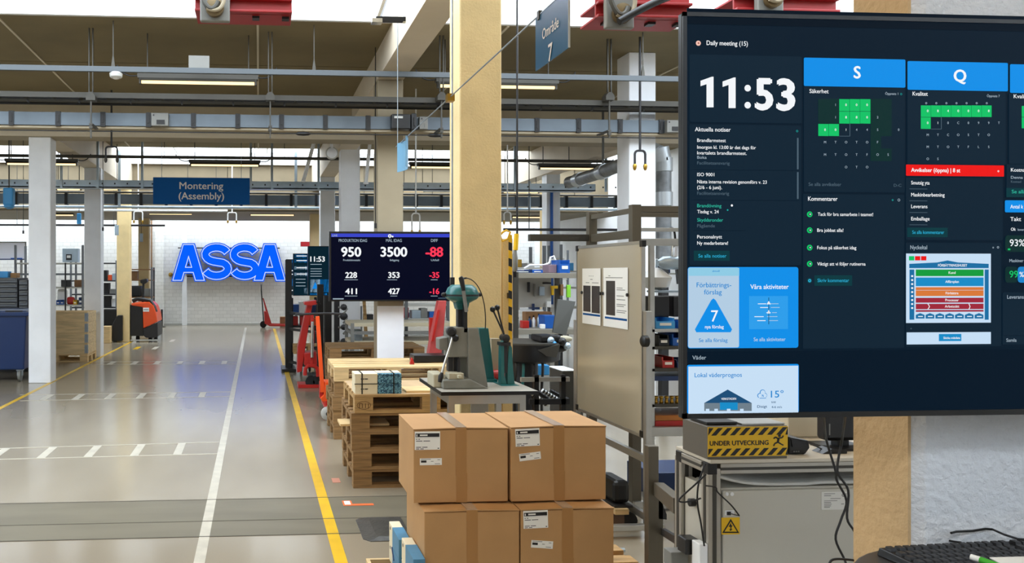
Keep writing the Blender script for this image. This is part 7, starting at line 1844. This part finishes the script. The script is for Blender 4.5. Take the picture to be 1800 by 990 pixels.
# hazard tape on the conduit cover, lifting tool, blue hose
Yh = 5.86
xh0, xh1 = P(894, 0, Yh).x, P(900, 0, Yh).x
t = T('hazard_tape', 'yellow and black tape hanging down beside the cream column', 'tape', (xh0, Yh, P(0,600,Yh).z))
z1, z0 = P(0, 408, Yh).z, P(0, 600, Yh).z; n = 13
for k in range(n):
    za = z1-(z1-z0)*k/n; zb_ = z1-(z1-z0)*(k+1)/n
    t.part('band', MB().hexa([(xh0, Yh, zb_), (xh1, Yh, zb_-.01), (xh1, Yh+.003, zb_-.01), (xh0, Yh+.003, zb_)], [(xh0, Yh, za), (xh1, Yh, za-.01), (xh1, Yh+.003, za-.01), (xh0, Yh+.003, za)]), m_yellow if k % 2 == 0 else m_black)
t.part('loop', tube([Vector((P(x, y, Yh).x, Yh, P(x, y, Yh).z)) for x, y in ((884, 408), (879, 414), (883, 424), (893, 420), (897, 408), (890, 405), (884, 408))], .008, 6), m_yellow, smooth=True)
t.part('backing', box(xh0, xh1, Yh+.003, Yh+.038, z0+.3, z0+.34), m_dark)
Yl = 7.0
t = T('lifting_tool', 'yellow-gripped lifting tool hanging on a black rod past the cream column', 'tool', P(908, 480, Yl))
x = P(909, 0, Yl).x
t.part('rod', tube([(x, Yl, P(0,408,Yl).z), (x, Yl, 4.74)], .009, 8), m_black, smooth=True)
t.part('grip', tube([(x-.005, Yl, P(0,408,Yl).z), (x-.015, Yl, P(0,438,Yl).z)], .021, 12), m_yellow, smooth=True)
t.part('tool_body', MB().lathe([(.012, 0), (.024, .02), (.026, .12), (.014, .2)], (x-.02, Yl, P(0,478,Yl).z), 12), m_grey, smooth=True)
t.part('plug', MB().box(x-.035, x-.01, Yl-.015, Yl+.015, P(0,488,Yl).z, P(0,478,Yl).z), m_black)
x = P(972, 0, 16.3).x; solo('blue_hose', 'bright blue vertical hose on the pale column beyond the bench', 'hose', tube([(x, 16.37, 1.0), (x, 16.37, P(0,320,16.3).z)], .03, 8), m_blue, smooth=True)
# far stations beyond, mid hall
def far_row(Y, px0, px1, pt, levels, label, items, mt=None):
    zz = lambda py: P((px0+px1)/2, py, Y).z
    station(label, P(px0,0,Y).x, P(px1,0,Y).x, Y, Y+.7, zz(pt), [zz(l) for l in levels], m_top=mt)
    for px, l, w_, h_, m_, lab in items:
        item('storage_box', lab, 'box', P(px,0,Y).x, Y+.3, zz(l), w_*S(Y, px), .3, h_*S(Y, px), m_)
far_row(12.6, 884, 960, 432, [545, 470, 500], 'white-topped far workbench beyond the cream column', [
    (895, 470, 14, 10, m_cream, 'cream box on the far white-topped bench nearest the column'), (915, 470, 16, 14, m_brass, 'mustard box on the far white-topped bench'), (938, 470, 12, 8, m_pwhite, 'white box at the end of the far white-topped bench'),
    (893, 545, 14, 30, m_pwhite, 'tall white cabinet box low on the far bench by the column'), (913, 545, 13, 36, m_lgrey, 'pale grey cabinet box low on the far bench'), (935, 500, 14, 12, m_black, 'black unit on the middle level of the far bench'), (950, 545, 10, 20, m_navy, 'navy unit low on the far bench')], m_pwhite)
far_row(15.0, 985, 1110, 430, [540, 476, 505], 'long far workbench showing above the whiteboard', [
    (990, 476, 14, 22, m_paper, 'white paper pack on the far bench above the whiteboard corner'), (1008, 476, 12, 14, m_lblue, 'light blue pack on the far bench above the whiteboard')], m_lgrey)
far_row(14.0, 1140, 1260, 440, [530, 480], 'far workbench showing between whiteboard and big screen', [
    (1150, 480, 14, 14, m_pwhite, 'white box on the far bench by the big screen'), (1165, 480, 10, 24, m_tray, 'tall grey box on the far bench by the big screen'), (1180, 480, 12, 10, m_navy, 'navy box on the far bench by the big screen')], m_lgrey)
far_row(18.5, 640, 800, 540, [565, 590], 'low far workbench beyond the production screen', [
    (650, 565, 16, 12, m_dark, 'dark unit on the low far bench between the columns'), (725, 565, 14, 14, m_navy, 'navy unit on the low far bench past the column'), (745, 565, 12, 10, m_pwhite, 'white unit on the low far bench past the column')])
far_row(20.0, 884, 1000, 440, [530, 490], 'rear workbench against the back wall beyond the cream column', [
    (900, 490, 10, 12, m_orange, 'orange box on the rear bench by the back wall'), (930, 490, 12, 8, m_blue, 'blue box on the rear bench by the back wall'), (955, 490, 8, 14, m_yellow, 'yellow box on the rear bench by the back wall')])
